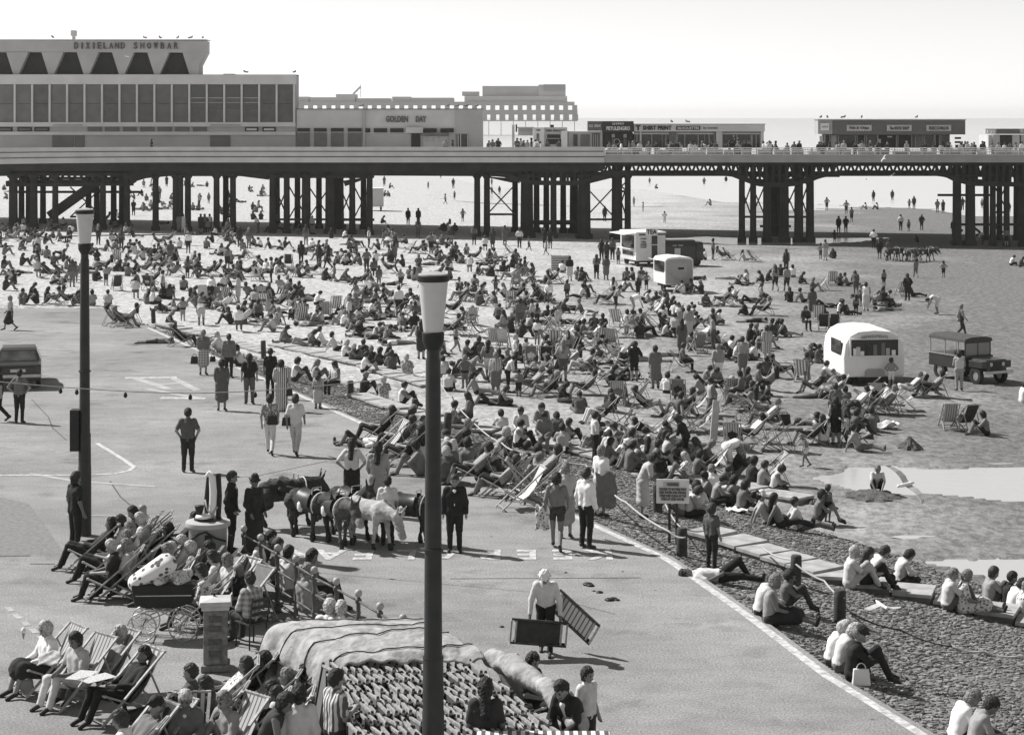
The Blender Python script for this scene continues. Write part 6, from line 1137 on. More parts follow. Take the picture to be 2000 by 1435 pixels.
def donkey(p, ang, coat, hd='mid', step=1, lab='', saddle=True, pack=False, h=.02, group='donkeys led across the slipway', pxx=None):
    key = ('dk', hd, step, h)
    if key not in MESHC: V, Q, zi = grow(donkey_prims(hd, step), h, .04, .006, 38); MESHC[key] = big_mesh('donkey', V, Q, [COATS['dark'], PALE, HOOF, BLK], zi)
    o = link('donkey', MESHC[key], None, p, ang); set_slots(o, [COATS[coat], PALE, HOOF, BLK if coat != 'white' else COATS['grey']]); tag(o, lab, 'donkey', group, px=pxx)
    if saddle:
        mb = MB(); n = 12
        rows = []
        for y in (-.2, -.1, .05, .2, .26):
            rr = .27 if abs(y) < .15 else .255; rows.append([(math.sin(a) * rr, y, .8 + math.cos(a) * rr + (.05 if y in (-.2, .26) else 0) * max(0, math.cos(a))) for a in [(-1.9 + 3.8 * i / n) for i in range(n + 1)]])
        vs = [v for r_ in rows for v in r_]; fs = [(i * (n + 1) + j, i * (n + 1) + j + 1, (i + 1) * (n + 1) + j + 1, (i + 1) * (n + 1) + j) for i in range(len(rows) - 1) for j in range(n)]; mb.add(vs, fs, LEATH); mb.build('saddle', o, smooth=True)
        mb = MB(); mb.tube([(-.13, .27, 1.02), (-.12, .28, 1.16), (.12, .28, 1.16), (.13, .27, 1.02)], .014, STEEL, 6); mb.build('hand_rail', o)
        for s in (-1, 1): mb = MB(); mb.lathe([(.06, -.11), (.1, -.05), (.1, .06), (.05, .11)], (s * .24, -.02, .74), PAD, 10, .45, .9); mb.build('side_pad', o, smooth=True)
        mb = MB(); mb.tube([(math.sin(a) * .26, .42 + .03 * math.cos(a), .82 + math.cos(a) * .26) for a in [i * math.pi / 8 for i in range(17)]], .014, PAD, 5); mb.build('breast_strap', o)
    if pack:
        V, Q, zi = grow([(0, Vv((-.16, -.28, 1.0)), Vv((.16, -.2, 1.02)), .08, .09), (0, Vv((-.17, .0, 1.03)), Vv((.16, .1, 1.0)), .09, .08), (0, Vv((-.26, -.2, .86)), Vv((-.24, .1, .9)), .07, .08), (0, Vv((.24, -.2, .9)), Vv((.26, .1, .86)), .07, .07)], .02, .03, .012, 30); link('pack', big_mesh('pack', V, Q, [mat('pack_cloth', .05, .9, .3, 7)]), o)
    return o
for x, y, f, c, hd, st_, sd_, pk, lab in [(556, 1028, -60, 'dark', 'mid', 1, True, True, 'rearmost dark donkey loaded with saddles, apart from the string'),
    (604, 1052, -138, 'dark', 'mid', -1, True, False, 'second dark donkey with a long white saddle pad'), (652, 1062, -145, 'grey', 'mid', 1, True, False, 'dark grey donkey just left of the white one, near front of the string'),
    (722, 1068, -135, 'white', 'low', -1, False, False, 'white donkey with lowered head in front of the string'), (682, 1048, -140, 'dark', 'up', -1, True, False, 'dark donkey behind the white one'), (795, 1060, -112, 'dark', 'mid', 1, True, False, 'leading dark donkey with its head behind the lamp post')]:
    donkey(on(x, y), R(f), c, hd, st_, lab, sd_, pk, .02)
for i, (x, y, f) in enumerate([(1745, 510, -80), (1758, 509, 100), (1772, 511, -170), (1788, 511, 160), (1803, 511, -100), (1811, 509, -80)]):
    donkey(on(x, y), R(f), 'dark' if i % 2 == 0 else 'grey', 'mid', 1, 'saddled donkey in the far group standing near the pier', True, False, .04, 'donkeys waiting on the far sand', x)
# ================================================================== gulls
def gull(px, py, d, span, heading, bank, lab, flap=.12):
    P = [(0, Vv((0, -.2, 0)), Vv((0, .16, .01)), .045, .05), (0, Vv((0, .16, .02)), Vv((0, .25, .03)), .035, .028), (1, Vv((0, .27, .02)), Vv((0, .31, .01)), .012, .008), (0, Vv((0, -.2, 0)), Vv((0, -.34, 0)), .03, .045)]
    V, Q, zi = grow(P, .014, .03); gw = mat('gull_white', .8, .7, .04, 20); gg = mat('gull_wing_grey', .45, .7, .08, 12)
    o = link('gull', big_mesh('gull', V, Q, [gw, BLK], zi), None, (X_(px, d), d, Z_(py, d))); 
    if isinstance(heading, tuple): fx = Vector(heading).normalized(); wx = Vector(bank); wx = (wx - fx * wx.dot(fx)).normalized(); zx = wx.cross(fx); o.rotation_euler = Matrix((wx, fx, zx)).transposed().to_euler()
    else: o.rotation_euler = (R(6), R(bank), R(heading))
    o.scale = (span / 1.3,) * 3
    for s in (-1, 1):
        mb = MB(); pts = [(.03, .12, -.1, 0), (.25, .17, -.06, flap * .7), (.42, .13, -.07, flap), (.58, .02, -.1, flap * .8), (.66, -.1, -.13, flap * .55)]
        vs = []; 
        for x, y0, y1, z in pts: vs += [(s * x, y0, z + .012), (s * x, y1, z), (s * x, y0, z - .006), (s * x, y1, z - .012)]
        fs = []
        for i in range(4):
            a = i * 4; fs += [(a, a + 1, a + 5, a + 4), (a + 2, a + 6, a + 7, a + 3), (a, a + 4, a + 6, a + 2), (a + 1, a + 3, a + 7, a + 5)]
        mb.add(vs, fs, gg); w_ = mb.build('wing', o)
        mb = MB(); mb.tube([(s * .63, -.04, flap * .7), (s * .7, -.16, flap * .45)], [.02, .004], BLK, 6); mb.build('wing_tip', w_)
    return tag(o, lab, 'gull')
gull(1771, 946, 44, 1.15, (.75, .66, 0), (.54, -.61, -.58), 'white gull gliding over the sand pool with wings spread', .06)
gull(1720, 1180, 33, .72, (-.35, .9, .1), (.93, .35, -.05), 'white gull skimming low over the stone slope', -.14)
gull(247, 111, 110, .55, 80, 5, 'small white gull flying before the hall on the pier')
gull(1726, 310, 120, .6, 30, -50, 'small white gull flying in front of the pier railing'); gull(1742, 343, 120, .5, -20, -30, 'small white gull flying just below the pier girder')
def perched(px, py, d):
    P = [(0, Vv((0, -.12, .12)), Vv((0, .08, .15)), .05, .055), (0, Vv((0, .1, .2)), Vv((0, .14, .22)), .035, .03)]
    key = 'pg'
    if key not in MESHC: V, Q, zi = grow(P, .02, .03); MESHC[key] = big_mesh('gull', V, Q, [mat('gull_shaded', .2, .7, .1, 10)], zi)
    o = link('gull', MESHC[key], None, (X_(px, d), d, Z_(py, d)), random.uniform(0, 6)); o.scale = (1.6,) * 3; tag(o, 'gull perched along the roof edges on the pier', 'gull', 'gulls perched on the pier roofs', px=px)
for px, py in [(103, 77), (283, 78), (313, 78), (347, 78), (372, 78), (396, 78), (575, 145), (480, 145), (706, 211), (875, 211), (893, 211), (911, 211), (931, 211)]: perched(px, py, D1 + .6)
for px, py in [(1603, 233), (1616, 233), (1647, 233), (1683, 233), (1790, 233), (1312, 242), (1343, 242)]: perched(px, py, D3 + .2)
# ================================================================== vehicles and kiosks on the sand
def frame(name, p, ang, lab, cat): o = empty(name, p, ang); return tag(o, lab, cat)
def wheel(par, x, y, z, r, wd, hub=STEEL):
    mb = MB(); n = 20; prof = [(r * .55, -wd / 2), (r * .92, -wd / 2), (r, -wd / 3), (r, wd / 3), (r * .92, wd / 2), (r * .55, wd / 2)]
    vs = []; fs = []
    for rr, t in prof:
        for k in range(n): a = 2 * math.pi * k / n; vs.append((x + t, y + rr * math.cos(a), z + rr * math.sin(a)))
    for i in range(len(prof) - 1):
        for k in range(n): j = (k + 1) % n; fs.append((i * n + k, i * n + j, (i + 1) * n + j, (i + 1) * n + k))
    w_ = MB().add(vs, fs, RUB).build('wheel', par, smooth=True, sharp=True)
    mb = MB(); mb.tube([(x - wd * .3, y, z), (x + wd * .3, y, z)], r * .56, hub, 14); mb.build('hub', w_, smooth=False)
    return w_
def part(mb, name, par, bevel=0, smooth=False):
    o = mb.build(name, par, smooth=smooth)
    if bevel: b = o.modifiers.new('b', 'BEVEL'); b.width = bevel; b.segments = 2; b.limit_method = 'ANGLE'
    return o
# open-sided dark jeep
JP = mat('jeep_paint', .035, .35, .15, 2, spec=.5); TOPC = mat('jeep_canvas', .07, .9, .15, 5, .01, 6); CHR = mat('dull_metal', .45, .4, .1, 6, metal=.6); GL_ = mat('windscreen', .25, .1, .05, 3, spec=.6)
pj = on(1903, 742); jr = frame('jeep', Vector((19.75, 84.0, pj.z - .02)), R(-152), 'dark open-sided jeep with canvas roof parked on the right of the sand', 'jeep')
part(MB().bb(-.78, .78, -1.75, .62, .55, 1.12, JP), 'body', jr, .03); part(MB().bb(-.55, .55, .62, 1.72, .55, 1.08, JP), 'bonnet', jr, .05)
for s in (-1, 1): 
    mb = MB(); mb.bb(s * .67 - .13, s * .67 + .13, .85, 1.72, .72, 1.02, JP); part(mb, 'wing', jr, .03); mb = MB(); mb.lathe([(.02, 0), (.085, .01), (.085, .03)], (0, 0, 0), CHR, 12); h_ = mb.build('headlight', jr, (s * .33, 1.76, .88)); h_.rotation_euler = (R(90), 0, 0)
    for y in (-1.1, 1.2): wheel(jr, s * .66, y, .38, .38, .2, CHR)
    for y, zt in ((-1.7, 1.72), (-.75, 1.72), (.1, 1.72)): part(MB().bb(s * .72 - .02, s * .72 + .02, y - .02, y + .02, 1.12, zt, CHR), 'hood_stay', jr)
    part(MB().bb(s * .79 - .01, s * .79 + .02, -1.72, .6, 1.08, 1.13, CHR), 'side_rail', jr)
part(MB().bb(-.32, .32, 1.722, 1.735, .62, .98, BLK), 'grille', jr); part(MB().bb(-.8, .8, 1.78, 1.86, .5, .62, CHR), 'bumper', jr, .01)
mb = MB(); mb.bb(-.72, .72, .5, .54, 1.12, 1.16, JP); mb.bb(-.72, .72, .5, .54, 1.66, 1.72, JP); mb.bb(-.72, -.67, .5, .54, 1.16, 1.66, JP); mb.bb(.67, .72, .5, .54, 1.16, 1.66, JP); mb.bb(-.02, .02, .5, .54, 1.16, 1.66, JP); ws = part(mb, 'windscreen_frame', jr); part(MB().bb(-.67, .67, .51, .525, 1.16, 1.66, GL_), 'windscreen', ws)
mb = MB(); P = [(-.78, 1.72), (-.74, 1.86), (-.4, 1.93), (.4, 1.93), (.74, 1.86), (.78, 1.72)]; mb.prism(P, -1.78, .6, TOPC); part(mb, 'canvas_roof', jr, .03)
for x in (-.35, .35): part(MB().bb(x - .22, x + .22, -.35, .05, .9, 1.3, BLK), 'seat', jr, .04)
mb = MB(); mb.tube([(.35 + .17 * math.cos(a), .22 + .05 * math.sin(a), 1.27 + .16 * math.sin(a)) for a in [i * math.pi / 8 for i in range(17)]], .013, BLK, 5); part(mb, 'steering_wheel', jr)
# rounded white caravan kiosk
pc = on(1702, 754); cr = frame('caravan', Vector((pc.x, pc.y + 1.8, pc.z)), R(6), 'rounded white refreshment caravan with a wide serving window', 'caravan')
W2, HT = 1.3, 2.32
prof = [(-W2, .35), (-W2 - .02, 1.2), (-W2 + .06, 1.75), (-W2 + .25, 2.08), (-W2 + .6, 2.26), (0, HT), (W2 - .6, 2.26), (W2 - .25, 2.08), (W2 - .06, 1.75), (W2 + .02, 1.2), (W2, .35)]
# shell with an opening for the window in the end facing us
mb = MB(); mb.prism(prof, -1.6, 1.7, WHITE); 
body_in = part(mb, 'shell', cr, .09)
mb = MB(); mb.bb(-1.02, 1.0, -1.66, -1.612, 1.26, 1.93, PANE); wn = part(mb, 'window', cr, .0)
mb = MB(); mb.bb(-1.08, 1.06, -1.70, -1.62, 1.93, 1.97, WHITE); mb.bb(-1.08, 1.06, -1.74, -1.6, 1.22, 1.262, WHITE); mb.bb(-1.08, -1.02, -1.69, -1.62, 1.26, 1.93, WHITE); mb.bb(1.0, 1.06, -1.69, -1.62, 1.26, 1.93, WHITE); part(mb, 'frame', wn)
for k, (x, hh, m_) in enumerate([(-.85, .3, WHITE), (-.72, .36, FASC), (-.55, .18, WHITE), (-.3, .5, mat('counter_goods_dark', .05, .7, .4, 9)), (0, .45, PANEL), (.35, .52, PANEL), (.55, .3, FASCD), (.8, .22, WHITE)]): part(MB().bb(x - .08, x + .08, -1.70, -1.662, 1.27, 1.27 + hh, m_), 'goods', wn)
mb = MB(); P = [(-.42, .36), (-.42, .6), (-.3, .7), (.3, .7), (.42, .6), (.42, .36)]; mb.prism(P, -1.64, -1.605, FASCD); part(mb, 'hatch_panel', cr)
me = text_mesh('REFRESHMENTS', .17, .01, mat('red_grey_paint', .2, .7, .1), sx=.95)
for v in me.vertices: x, y = v.co.x, v.co.y; v.co = Vector((x, -1.665 - v.co.z, 2.07 + y - x * x * .14))
link('lettering', me, cr)
mb = MB(); mb.bb(-W2 - .05, -W2 - .022, -1.2, .3, 1.25, 1.85, PANE); part(mb, 'side_window', cr); 
for x in (-.85, .85): wheel(cr, x, -.9, .3, .3, .18)
part(MB().bb(-.7, .7, -1.5, 1.5, .2, .35, BLK), 'chassis', cr)
# small square white trailer
pt = on(1318, 571); tr = frame('trailer', Vector((pt.x, pt.y + 1.2, pt.z)), R(14), 'small square white trailer with a braced grey end panel', 'trailer')
mb = MB(); mb.prism([(-.95, .5), (-.95, 2.05), (-.8, 2.2), (0, 2.28), (.8, 2.2), (.95, 2.05), (.95, .5)], -1.2, 1.2, WHITE); part(mb, 'body', tr, .03)
GP = mat('end_panel_grey', .34, .8, .06); part(MB().prism([(-.88, .55), (-.88, 1.98), (-.75, 2.08), (0, 2.14), (.75, 2.08), (.88, 1.98), (.88, .55)], -1.225, -1.203, GP), 'end_panel', tr)
part(MB().bb(-.5, .5, -1.25, -1.228, 1.35, 1.85, FASCD), 'window', tr); part(MB().bb(-.1, .3, -1.262, -1.252, 1.45, 1.6, DARKP), 'window_items', tr)
for a, b in (((-.88, 1.3), (0, .7)), ((.88, 1.3), (0, .7))): part(MB().bar((a[0], -1.245, a[1]), (b[0], -1.245, b[1]), .1, .03, FASCD), 'brace_strip', tr)
part(MB().bb(-1.0, -.953, -1.0, .9, 1.3, 1.95, PANE), 'side_window', tr); mb = MB(); mb.bar((-.96, -.2, 1.98), (-1.45, -.2, 2.08), 1.8, .03, WHITE); part(mb, 'flap', tr)
for x in (-.8, .8): wheel(tr, x, -.4, .3, .3, .16, BLK)
part(MB().bb(-.55, .55, -1.3, -1.22, .38, .46, WHITE), 'number_plate_bar', tr); part(MB().bb(-.7, .7, -1.1, 1.1, .3, .5, BLK), 'chassis', tr)
# tea van
pv = on(1262, 521); tv = frame('tea_van', Vector((pv.x - .1, pv.y + 1.6, pv.z)), R(17), 'white tea van with open side hatch, awning and painted menu', 'van')
part(MB().bb(-1.15, 1.15, -1.6, 1.9, .45, 2.5, mat('van_cream', .62, .6, .06, 2)), 'body', tv, .02); part(MB().bb(-1.2, 1.2, -1.65, 1.95, 2.503, 2.6, WHITE), 'roof', tv)
part(MB().bar((-1.16, .1, 2.5), (-2.1, .1, 2.42), 3.3, .05, WHITE), 'awning', tv); part(MB().bb(-1.2, -1.153, -1.1, 1.5, 1.35, 2.3, PANE), 'hatch', tv)
part(MB().bb(-1.5, -1.153, -1.2, 1.6, 1.28, 1.33, WHITE), 'counter', tv); part(MB().bb(-1.19, -1.153, -1.55, -1.2, .5, 2.45, WHITE), 'corner_post', tv)
part(MB().bb(.05, .5, -1.63, -1.603, .5, 2.3, PANE), 'door_opening', tv); part(MB().bb(.0, .55, -1.85, -1.6, 1.62, 1.66, WHITE), 'door_shelf', tv)
part(MB().bb(-.95, 1.12, -1.62, -1.603, 2.34, 2.46, mat('van_band', .08, .7)), 'top_band', tv)
bd = part(MB().bb(-.45, .5, -1.68, -1.625, 2.35, 2.85, WHITE), 'tea_board', tv)
def wtext(s, par, x, y, z, hgt, m, wd=None, side=False, it=0):
    me = text_mesh(s, 1, .02, m, bold=.02); xs = [v.co.x for v in me.vertices]; ys_ = [v.co.y for v in me.vertices]; k = hgt / (max(ys_) - min(ys_)); kx = wd / (max(xs) - min(xs)) if wd else k; c0 = (max(xs) + min(xs)) / 2; c1 = (max(ys_) + min(ys_)) / 2
    for v in me.vertices:
        a, b, c = (v.co.x - c0) * kx, (v.co.y - c1) * k, v.co.z; v.co = Vector((x - c, y - a, z + b)) if side else Vector((x + a, y - c, z + b))
    return link('lettering', me, par)
wtext('TEA', bd, .02, -1.71, 2.6, .36, DARKP, .8)
for s_, z_, w_ in (('Jugs', 2.1, .5), ('TEA', 1.85, .42), ('COFFEE', 1.66, .5), ('ICES', 1.48, .46)): wtext(s_, tv, -.6, -1.63, z_, .14, MIDR, w_)
wtext('SNACK BAR', tv, -1.18, .2, .95, .3, MIDR, 2.3, True)
for x in (-.9, .9):
    for y in (-1.0, 1.2): wheel(tv, x, y, .32, .32, .18, BLK)
part(MB().bb(-.9, .9, -1.4, 1.7, .3, .45, BLK), 'chassis', tv)
# dark van behind
pd = on(1325, 520); dv = frame('delivery_van', Vector((pd.x + .1, pd.y + .9, pd.z)), R(-80), 'dark rounded delivery van with pale lettering beside the tea van', 'van')
mb = MB(); mb.prism([(-.85, .4), (-.88, 1.5), (-.7, 1.92), (0, 2.02), (.7, 1.92), (.88, 1.5), (.85, .4)], -1.6, 1.1, JP); part(mb, 'body', dv, .04)
mb = MB(); mb.prism([(-.82, .4), (-.82, 1.3), (-.65, 1.8), (.65, 1.8), (.82, 1.3), (.82, .4)], 1.103, 1.75, JP); part(mb, 'cab', dv, .12); part(MB().prism([(-.7, 1.85), (0, 2.06), (.7, 1.85), (0, 1.95)], -1.62, 1.12, FASCD), 'roof_rim', dv)
part(MB().bb(.872, .89, -.55, -.1, .75, 1.35, FASC), 'white_panel', dv); part(MB().bb(.84, .86, 1.2, 1.6, 1.1, 1.6, PANE), 'cab_window', dv)
me = text_mesh('ICES  TEAS', .17, .01, FASC)
for v in me.vertices: v.co = Vector((.89 + v.co.z, -.3 + v.co.x, 1.55 + v.co.y))
link('lettering', me, dv)
for x in (-.72, .72):
    for y in (-1.0, 1.2): wheel(dv, x, y, .32, .32, .17, BLK)
# pale trailer beyond the pier, behind the columns
pf = on(728, 412); ft = frame('trailer', Vector((pf.x, pf.y + 1, pf.z)), R(10), 'pale trailer standing behind the pier columns left of centre', 'trailer')
part(MB().bb(-1.1, 1.1, -1.2, 1.2, .5, 2.6, FASC), 'body', ft, .08); part(MB().bb(-1.15, 1.15, -1.25, 1.25, 2.603, 2.68, WHITE), 'roof', ft); 
for x in (-.8, .8): wheel(ft, x, -.9, .32, .32, .17, BLK)
# saloon car at the left edge, seen from behind
CP = mat('car_paint', .03, .3, .1, 1.5, spec=.6); pcar = on(36, 762); car = frame('saloon_car', Vector((pcar.x - .5, pcar.y + 2.0, pcar.z - .02)), R(13.5), 'dark boxy saloon car parked at the left edge, seen from behind', 'car')
car.rotation_euler.x = math.atan(-1.35 / 58)
def yprism(mb, prof, x0, x1, m, inset=0): 
    n = len(prof); vs = [(x0, y, z) for y, z in prof] + [(x1, y, z) for y, z in prof]; a = sum(prof[i][0] * prof[(i + 1) % n][1] - prof[(i + 1) % n][0] * prof[i][1] for i in range(n)); 
    fs = [tuple(range(n - 1, -1, -1)), tuple(range(n, 2 * n))] + [(i, (i + 1) % n, (i + 1) % n + n, i + n) for i in range(n)]
    if a < 0: fs = [f[::-1] for f in fs]
    return mb.add(vs, fs, m)
part(yprism(MB(), [(-2.1, .3), (-2.14, .6), (-2.1, .82), (-2.02, .88), (-1.3, .93), (1.0, .9), (2.0, .8), (2.08, .6), (2.05, .3)], -.8, .8, CP), 'body', car, .05)
mb = MB(); prof = [(-1.4, .9), (-1.02, 1.3), (-.8, 1.37), (.3, 1.38), (.95, .9)]
vs = []
for y, z in prof: w_ = .76 if z < 1 else .66 if z < 1.32 else .58; vs += [(-w_, y, z), (w_, y, z)]
mb.add(vs, [(0, 1, 3, 2), (2, 3, 5, 4), (4, 5, 7, 6), (6, 7, 9, 8), (0, 2, 4, 6, 8), (1, 9, 7, 5, 3)], CP); part(mb, 'cabin', car, .03)
mb = MB(); y0, z0, y1, z1 = -1.36, .945, -1.06, 1.262; off_ = .014
mb.add([(-.66, y0 - off_, z0), (.66, y0 - off_, z0), (.58, y1 - off_, z1), (-.58, y1 - off_, z1)], [(0, 1, 2, 3)], mat('rear_glass', .1, .12, .5, 2.5, spec=.8)); rw = part(mb, 'rear_window', car)
part(MB().bb(-.82, .82, -2.2, -2.1, .42, .54, CHR), 'bumper', car, .02); part(MB().bb(-.26, .26, -2.15, -2.125, .62, .72, FASC), 'number_plate', car)
for s in (-1, 1): part(MB().bb(s * .68 - .08, s * .68 + .08, -2.145, -2.11, .6, .8, mat('lamp_dark', .08, .2)), 'tail_light', car); part(MB().bb(s * .4 - .2, s * .4 + .2, -.9, -.7, .8, 1.15, BLK), 'seat', car, .04)
for s in (-1, 1):
    for y in (-1.3, 1.35): wheel(car, s * .7, y, .3, .3, .17, CHR)
mb = MB(); mb.add([(s * x, y, z) for s, x, y, z in [(1, .79, -1.2, .95), (1, .64, -.85, 1.28), (1, .63, .3, 1.31), (1, .79, .8, .95)]], [(3, 2, 1, 0)], PANE); part(mb, 'side_window', car)
# ================================================================== front of the slipway
# round plinth with the lifeboat collecting model
DP = 38.0; dx = X_(406, DP); pb = frame('round_plinth', (dx, DP, 0), 0, 'round painted plinth carrying a pale model between two dark posts', 'plinth')
PL = mat('plinth_paint', .28, .7, .12, 2.5, .004, 12); part(MB().lathe([(.4, 0), (.4, .12), (.37, .16), (.37, 1.2), (.39, 1.24)], (0, 0, 0), PL, 28), 'drum', pb, smooth=True).data.set_sharp_from_angle(angle=R(35))
part(MB().lathe([(.43, 1.243), (.44, 1.28), (.43, 1.33), (.3, 1.36)], (0, 0, 0), mat('plinth_rim', .4, .7, .1), 28), 'rim', pb, smooth=True).data.set_sharp_from_angle(angle=R(35)); part(MB().lathe([(.27, 1.36), (.27, 1.39)], (0, 0, 0), BLK, 20), 'turntable', pb)
part(MB().bb(.0, .14, -.385, -.36, 1.0, 1.13, BLK), 'plate', pb)
part(MB().tube([(.2, .02, 1.36), (.22, .02, 1.8), (.2, .03, 2.25)], [.05, .055, .05], BLK, 10), 'post', pb); part(MB().tube([(-.04, .05, 1.36), (-.03, .05, 1.75), (.0, .06, 2.2)], [.03, .05, .035], BLK, 10), 'post', pb)
part(MB().tube([(.06, -.02, 1.4), (.1, -.02, 1.6), (.11, -.02, 1.9), (.09, -.02, 2.18), (.02, -.02, 2.27), (-.04, -.02, 2.2)], [.05, .07, .075, .07, .06, .03], WHITE, 12), 'model', pb, smooth=True)
part(MB().tube([(-.05, -.02, 1.75), (0, -.08, 1.55), (.1, -.1, 1.48), (.2, -.06, 1.62)], .018, ROPE, 6), 'rope', pb, smooth=True)
part(MB().lathe([(.03, 1.39), (.06, 1.5), (.09, 1.62), (.1, 1.65)], (-.15, -.1, 0), BLK, 12), 'cup', pb, smooth=True); part(MB().lathe([(.05, 1.39), (.16, 1.42), (.14, 1.47), (.04, 1.49)], (-.07, -.12, 0), WHITE, 14), 'boat', pb, smooth=True)
part(MB().tube([(-.39, -.1, .95), (-.3, -.27, 1.02), (-.1, -.4, 1.16), (.02, -.42, 1.2), (.2, -.38, 1.08), (.38, -.2, .98)], .02, BLK, 6), 'chain', pb)
part(MB().tube([(.47, -.2, 0), (.47, -.2, 1.1)], .045, BLK, 8), 'side_post', pb)
# railings
RA = mat('railing_paint', .1, .5, .25, 12, .003, 30); KN = mat('railing_ball', .35, .4, .1)
fn = []; fpx = [(476, 1025), (509, 1042), (542, 1062), (578, 1083), (614, 1105), (657, 1127), (700, 1150), (742, 1175), (787, 1198)]
for x, y in fpx: d = F * (CZ - 1.27) / (y - HY); fn.append(Vector((X_(x, d), d, 0)))
fe = empty('railing', fn[0]); tag(fe, 'iron railing of ball-topped posts and tubular rails descending behind the tarpaulin', 'railing')
for v in fn:
    q = v - fn[0]; part(MB().lathe([(.075, 0), (.075, .1), (.045, .14), (.04, .4), (.055, .42), (.055, .46), (.04, .48), (.038, .72), (.055, .75), (.055, .8), (.038, .83), (.036, 1.02), (.055, 1.05), (.055, 1.1), (.03, 1.13)], q, RA, 12), 'post', fe, smooth=True)
    part(MB().lathe([(.02, 1.13), (.055, 1.16), (.068, 1.2), (.055, 1.245), (.015, 1.27)], q, KN, 14), 'ball', fe, smooth=True)
for a, b in zip(fn[:-1], fn[1:]):
    for z in (.16, .44, .77, 1.07): part(MB().tube([a - fn[0] + Vector((0, 0, z)), b - fn[0] + Vector((0, 0, z))], .02, RA, 8), 'rail', fe, smooth=True)
# stone pillar
dp = 32.5; pp_ = frame('stone_pillar', (X_(421, dp), dp, 0), R(8), 'square stone pillar with a pale overhanging cap in front of the pram', 'pillar')
SP = mat('pillar_stone', .2, .85, .4, 9, .012, 25); part(MB().box((0, 0, .06), (.48, .48, .12), SP), 'base', pp_, .02); part(MB().box((0, 0, .57), (.4, .4, .9), SP), 'shaft', pp_, .015); part(MB().box((0, 0, 1.06), (.46, .46, .08), STONE), 'collar', pp_, .02)
mb = MB(); mb.add([(-.27, -.27, 1.1), (.27, -.27, 1.1), (.27, .27, 1.1), (-.27, .27, 1.1), (-.25, -.25, 1.17), (.25, -.25, 1.17), (.25, .25, 1.17), (-.25, .25, 1.17), (0, 0, 1.22)], [(3, 2, 1, 0), (0, 1, 5, 4), (1, 2, 6, 5), (2, 3, 7, 6), (3, 0, 4, 7), (4, 5, 8), (5, 6, 8), (6, 7, 8), (7, 4, 8)], STONE); part(mb, 'cap', pp_)
for z in (.3, .5, .72, .88): part(MB().box((0, -.205, z), (.22, .012, .1), mat('pillar_relief', .12, .9, .3, 20)), 'carved_panel', pp_)
part(MB().tube([(-.02, 0, 1.2), (-.02, 0, 1.27)], .02, BLK, 8), 'spike', pp_)
# pram
dpr = F * CZ / (1252 - HY); pr = frame('pram', (X_(318, dpr), dpr + .25, 0), R(3), 'big dark coach-built pram with spoked wheels and a flowered hood cover', 'pram')
mb = MB(); prof = [(-.52, .62), (-.58, .98), (.55, .98), (.5, .66), (.2, .56), (-.3, .56)]
vs = [(x, y, z) for y in (-.2, .2) for x, z in prof]; n = 6; mb.add(vs, [tuple(range(n)), tuple(range(2 * n - 1, n - 1, -1))] + [((i + 1) % n, i, i + n, (i + 1) % n + n) for i in range(n)], BLK); part(mb, 'body', pr, .03)
part(MB().bb(-.5, .48, -.206, -.202, .78, .8, STEEL), 'trim', pr)
V, Q, zi = grow([(0, Vv((-.5, 0, .98)), Vv((.0, .05, 1.28)), .16, .2), (0, Vv((-.5, -.12, 1.0)), Vv((.05, -.08, 1.3)), .08, .1), (0, Vv((-.5, .12, 1.0)), Vv((.05, .14, 1.3)), .08, .1)], .025, .06); link('hood_cover', big_mesh('hood_cover', V, Q, [floral('hood_cloth', .75, .1, 9)]), pr)
V, Q, zi = grow([(0, Vv((-.1, -.1, 1.0)), Vv((.0, .12, 1.02)), .1, .1), (0, Vv((.25, -.1, 1.02)), Vv((.35, .1, 1.02)), .1, .09), (0, Vv((.1, 0, 1.1)), Vv((.4, .1, 1.12)), .07, .08)], .025, .03); link('bedding', big_mesh('bedding', V, Q, [floral('bedding_cloth', .6, .25, 22)]), pr)
for s in (-1, 1): part(MB().tube([(.5, s * .19, .9), (.72, s * .19, 1.02), (.95, s * .19, 1.22)], .012, STEEL, 6), 'handle_arm', pr)
part(MB().tube([(.95, -.2, 1.22), (.95, .2, 1.22)], .016, BLK, 8), 'handle', pr)
for s in (-1, 1): part(MB().tube([(-.5, s * .2, .4), (-.3, s * .2, .52), (.3, s * .2, .52), (.5, s * .2, .4)], .014, STEEL, 6), 'spring', pr); part(MB().tube([(-.3, s * .2, .35), (.25, s * .2, .58)], .012, STEEL, 6), 'cross_strap', pr); part(MB().tube([(.3, s * .2, .35), (-.2, s * .2, .58)], .012, STEEL, 6), 'cross_strap', pr)
for x, r_ in ((-.38, .25), (.34, .25)):
    for s in (-1, 1):
        c = Vector((x, s * .26, r_)); w_ = part(MB().tube([c + Vector((math.cos(a) * r_, 0, math.sin(a) * r_)) for a in [i * math.pi / 14 for i in range(29)]], .014, CHR, 6, False), 'wheel', pr, smooth=True)
        mb = MB(); [mb.tube([c, c + Vector((math.cos(a) * r_, 0, math.sin(a) * r_))], .0045, STEEL, 4) for a in [i * math.pi / 8 for i in range(16)]]; part(mb, 'spokes', w_)['kind'] = 'stuff'; part(MB().tube([c - Vector((0, .03, 0)), c + Vector((0, .03, 0))], .03, STEEL, 8), 'hub', w_)
    part(MB().tube([(x, -.26, .25), (x, .26, .25)], .012, BLK, 6), 'axle', pr)
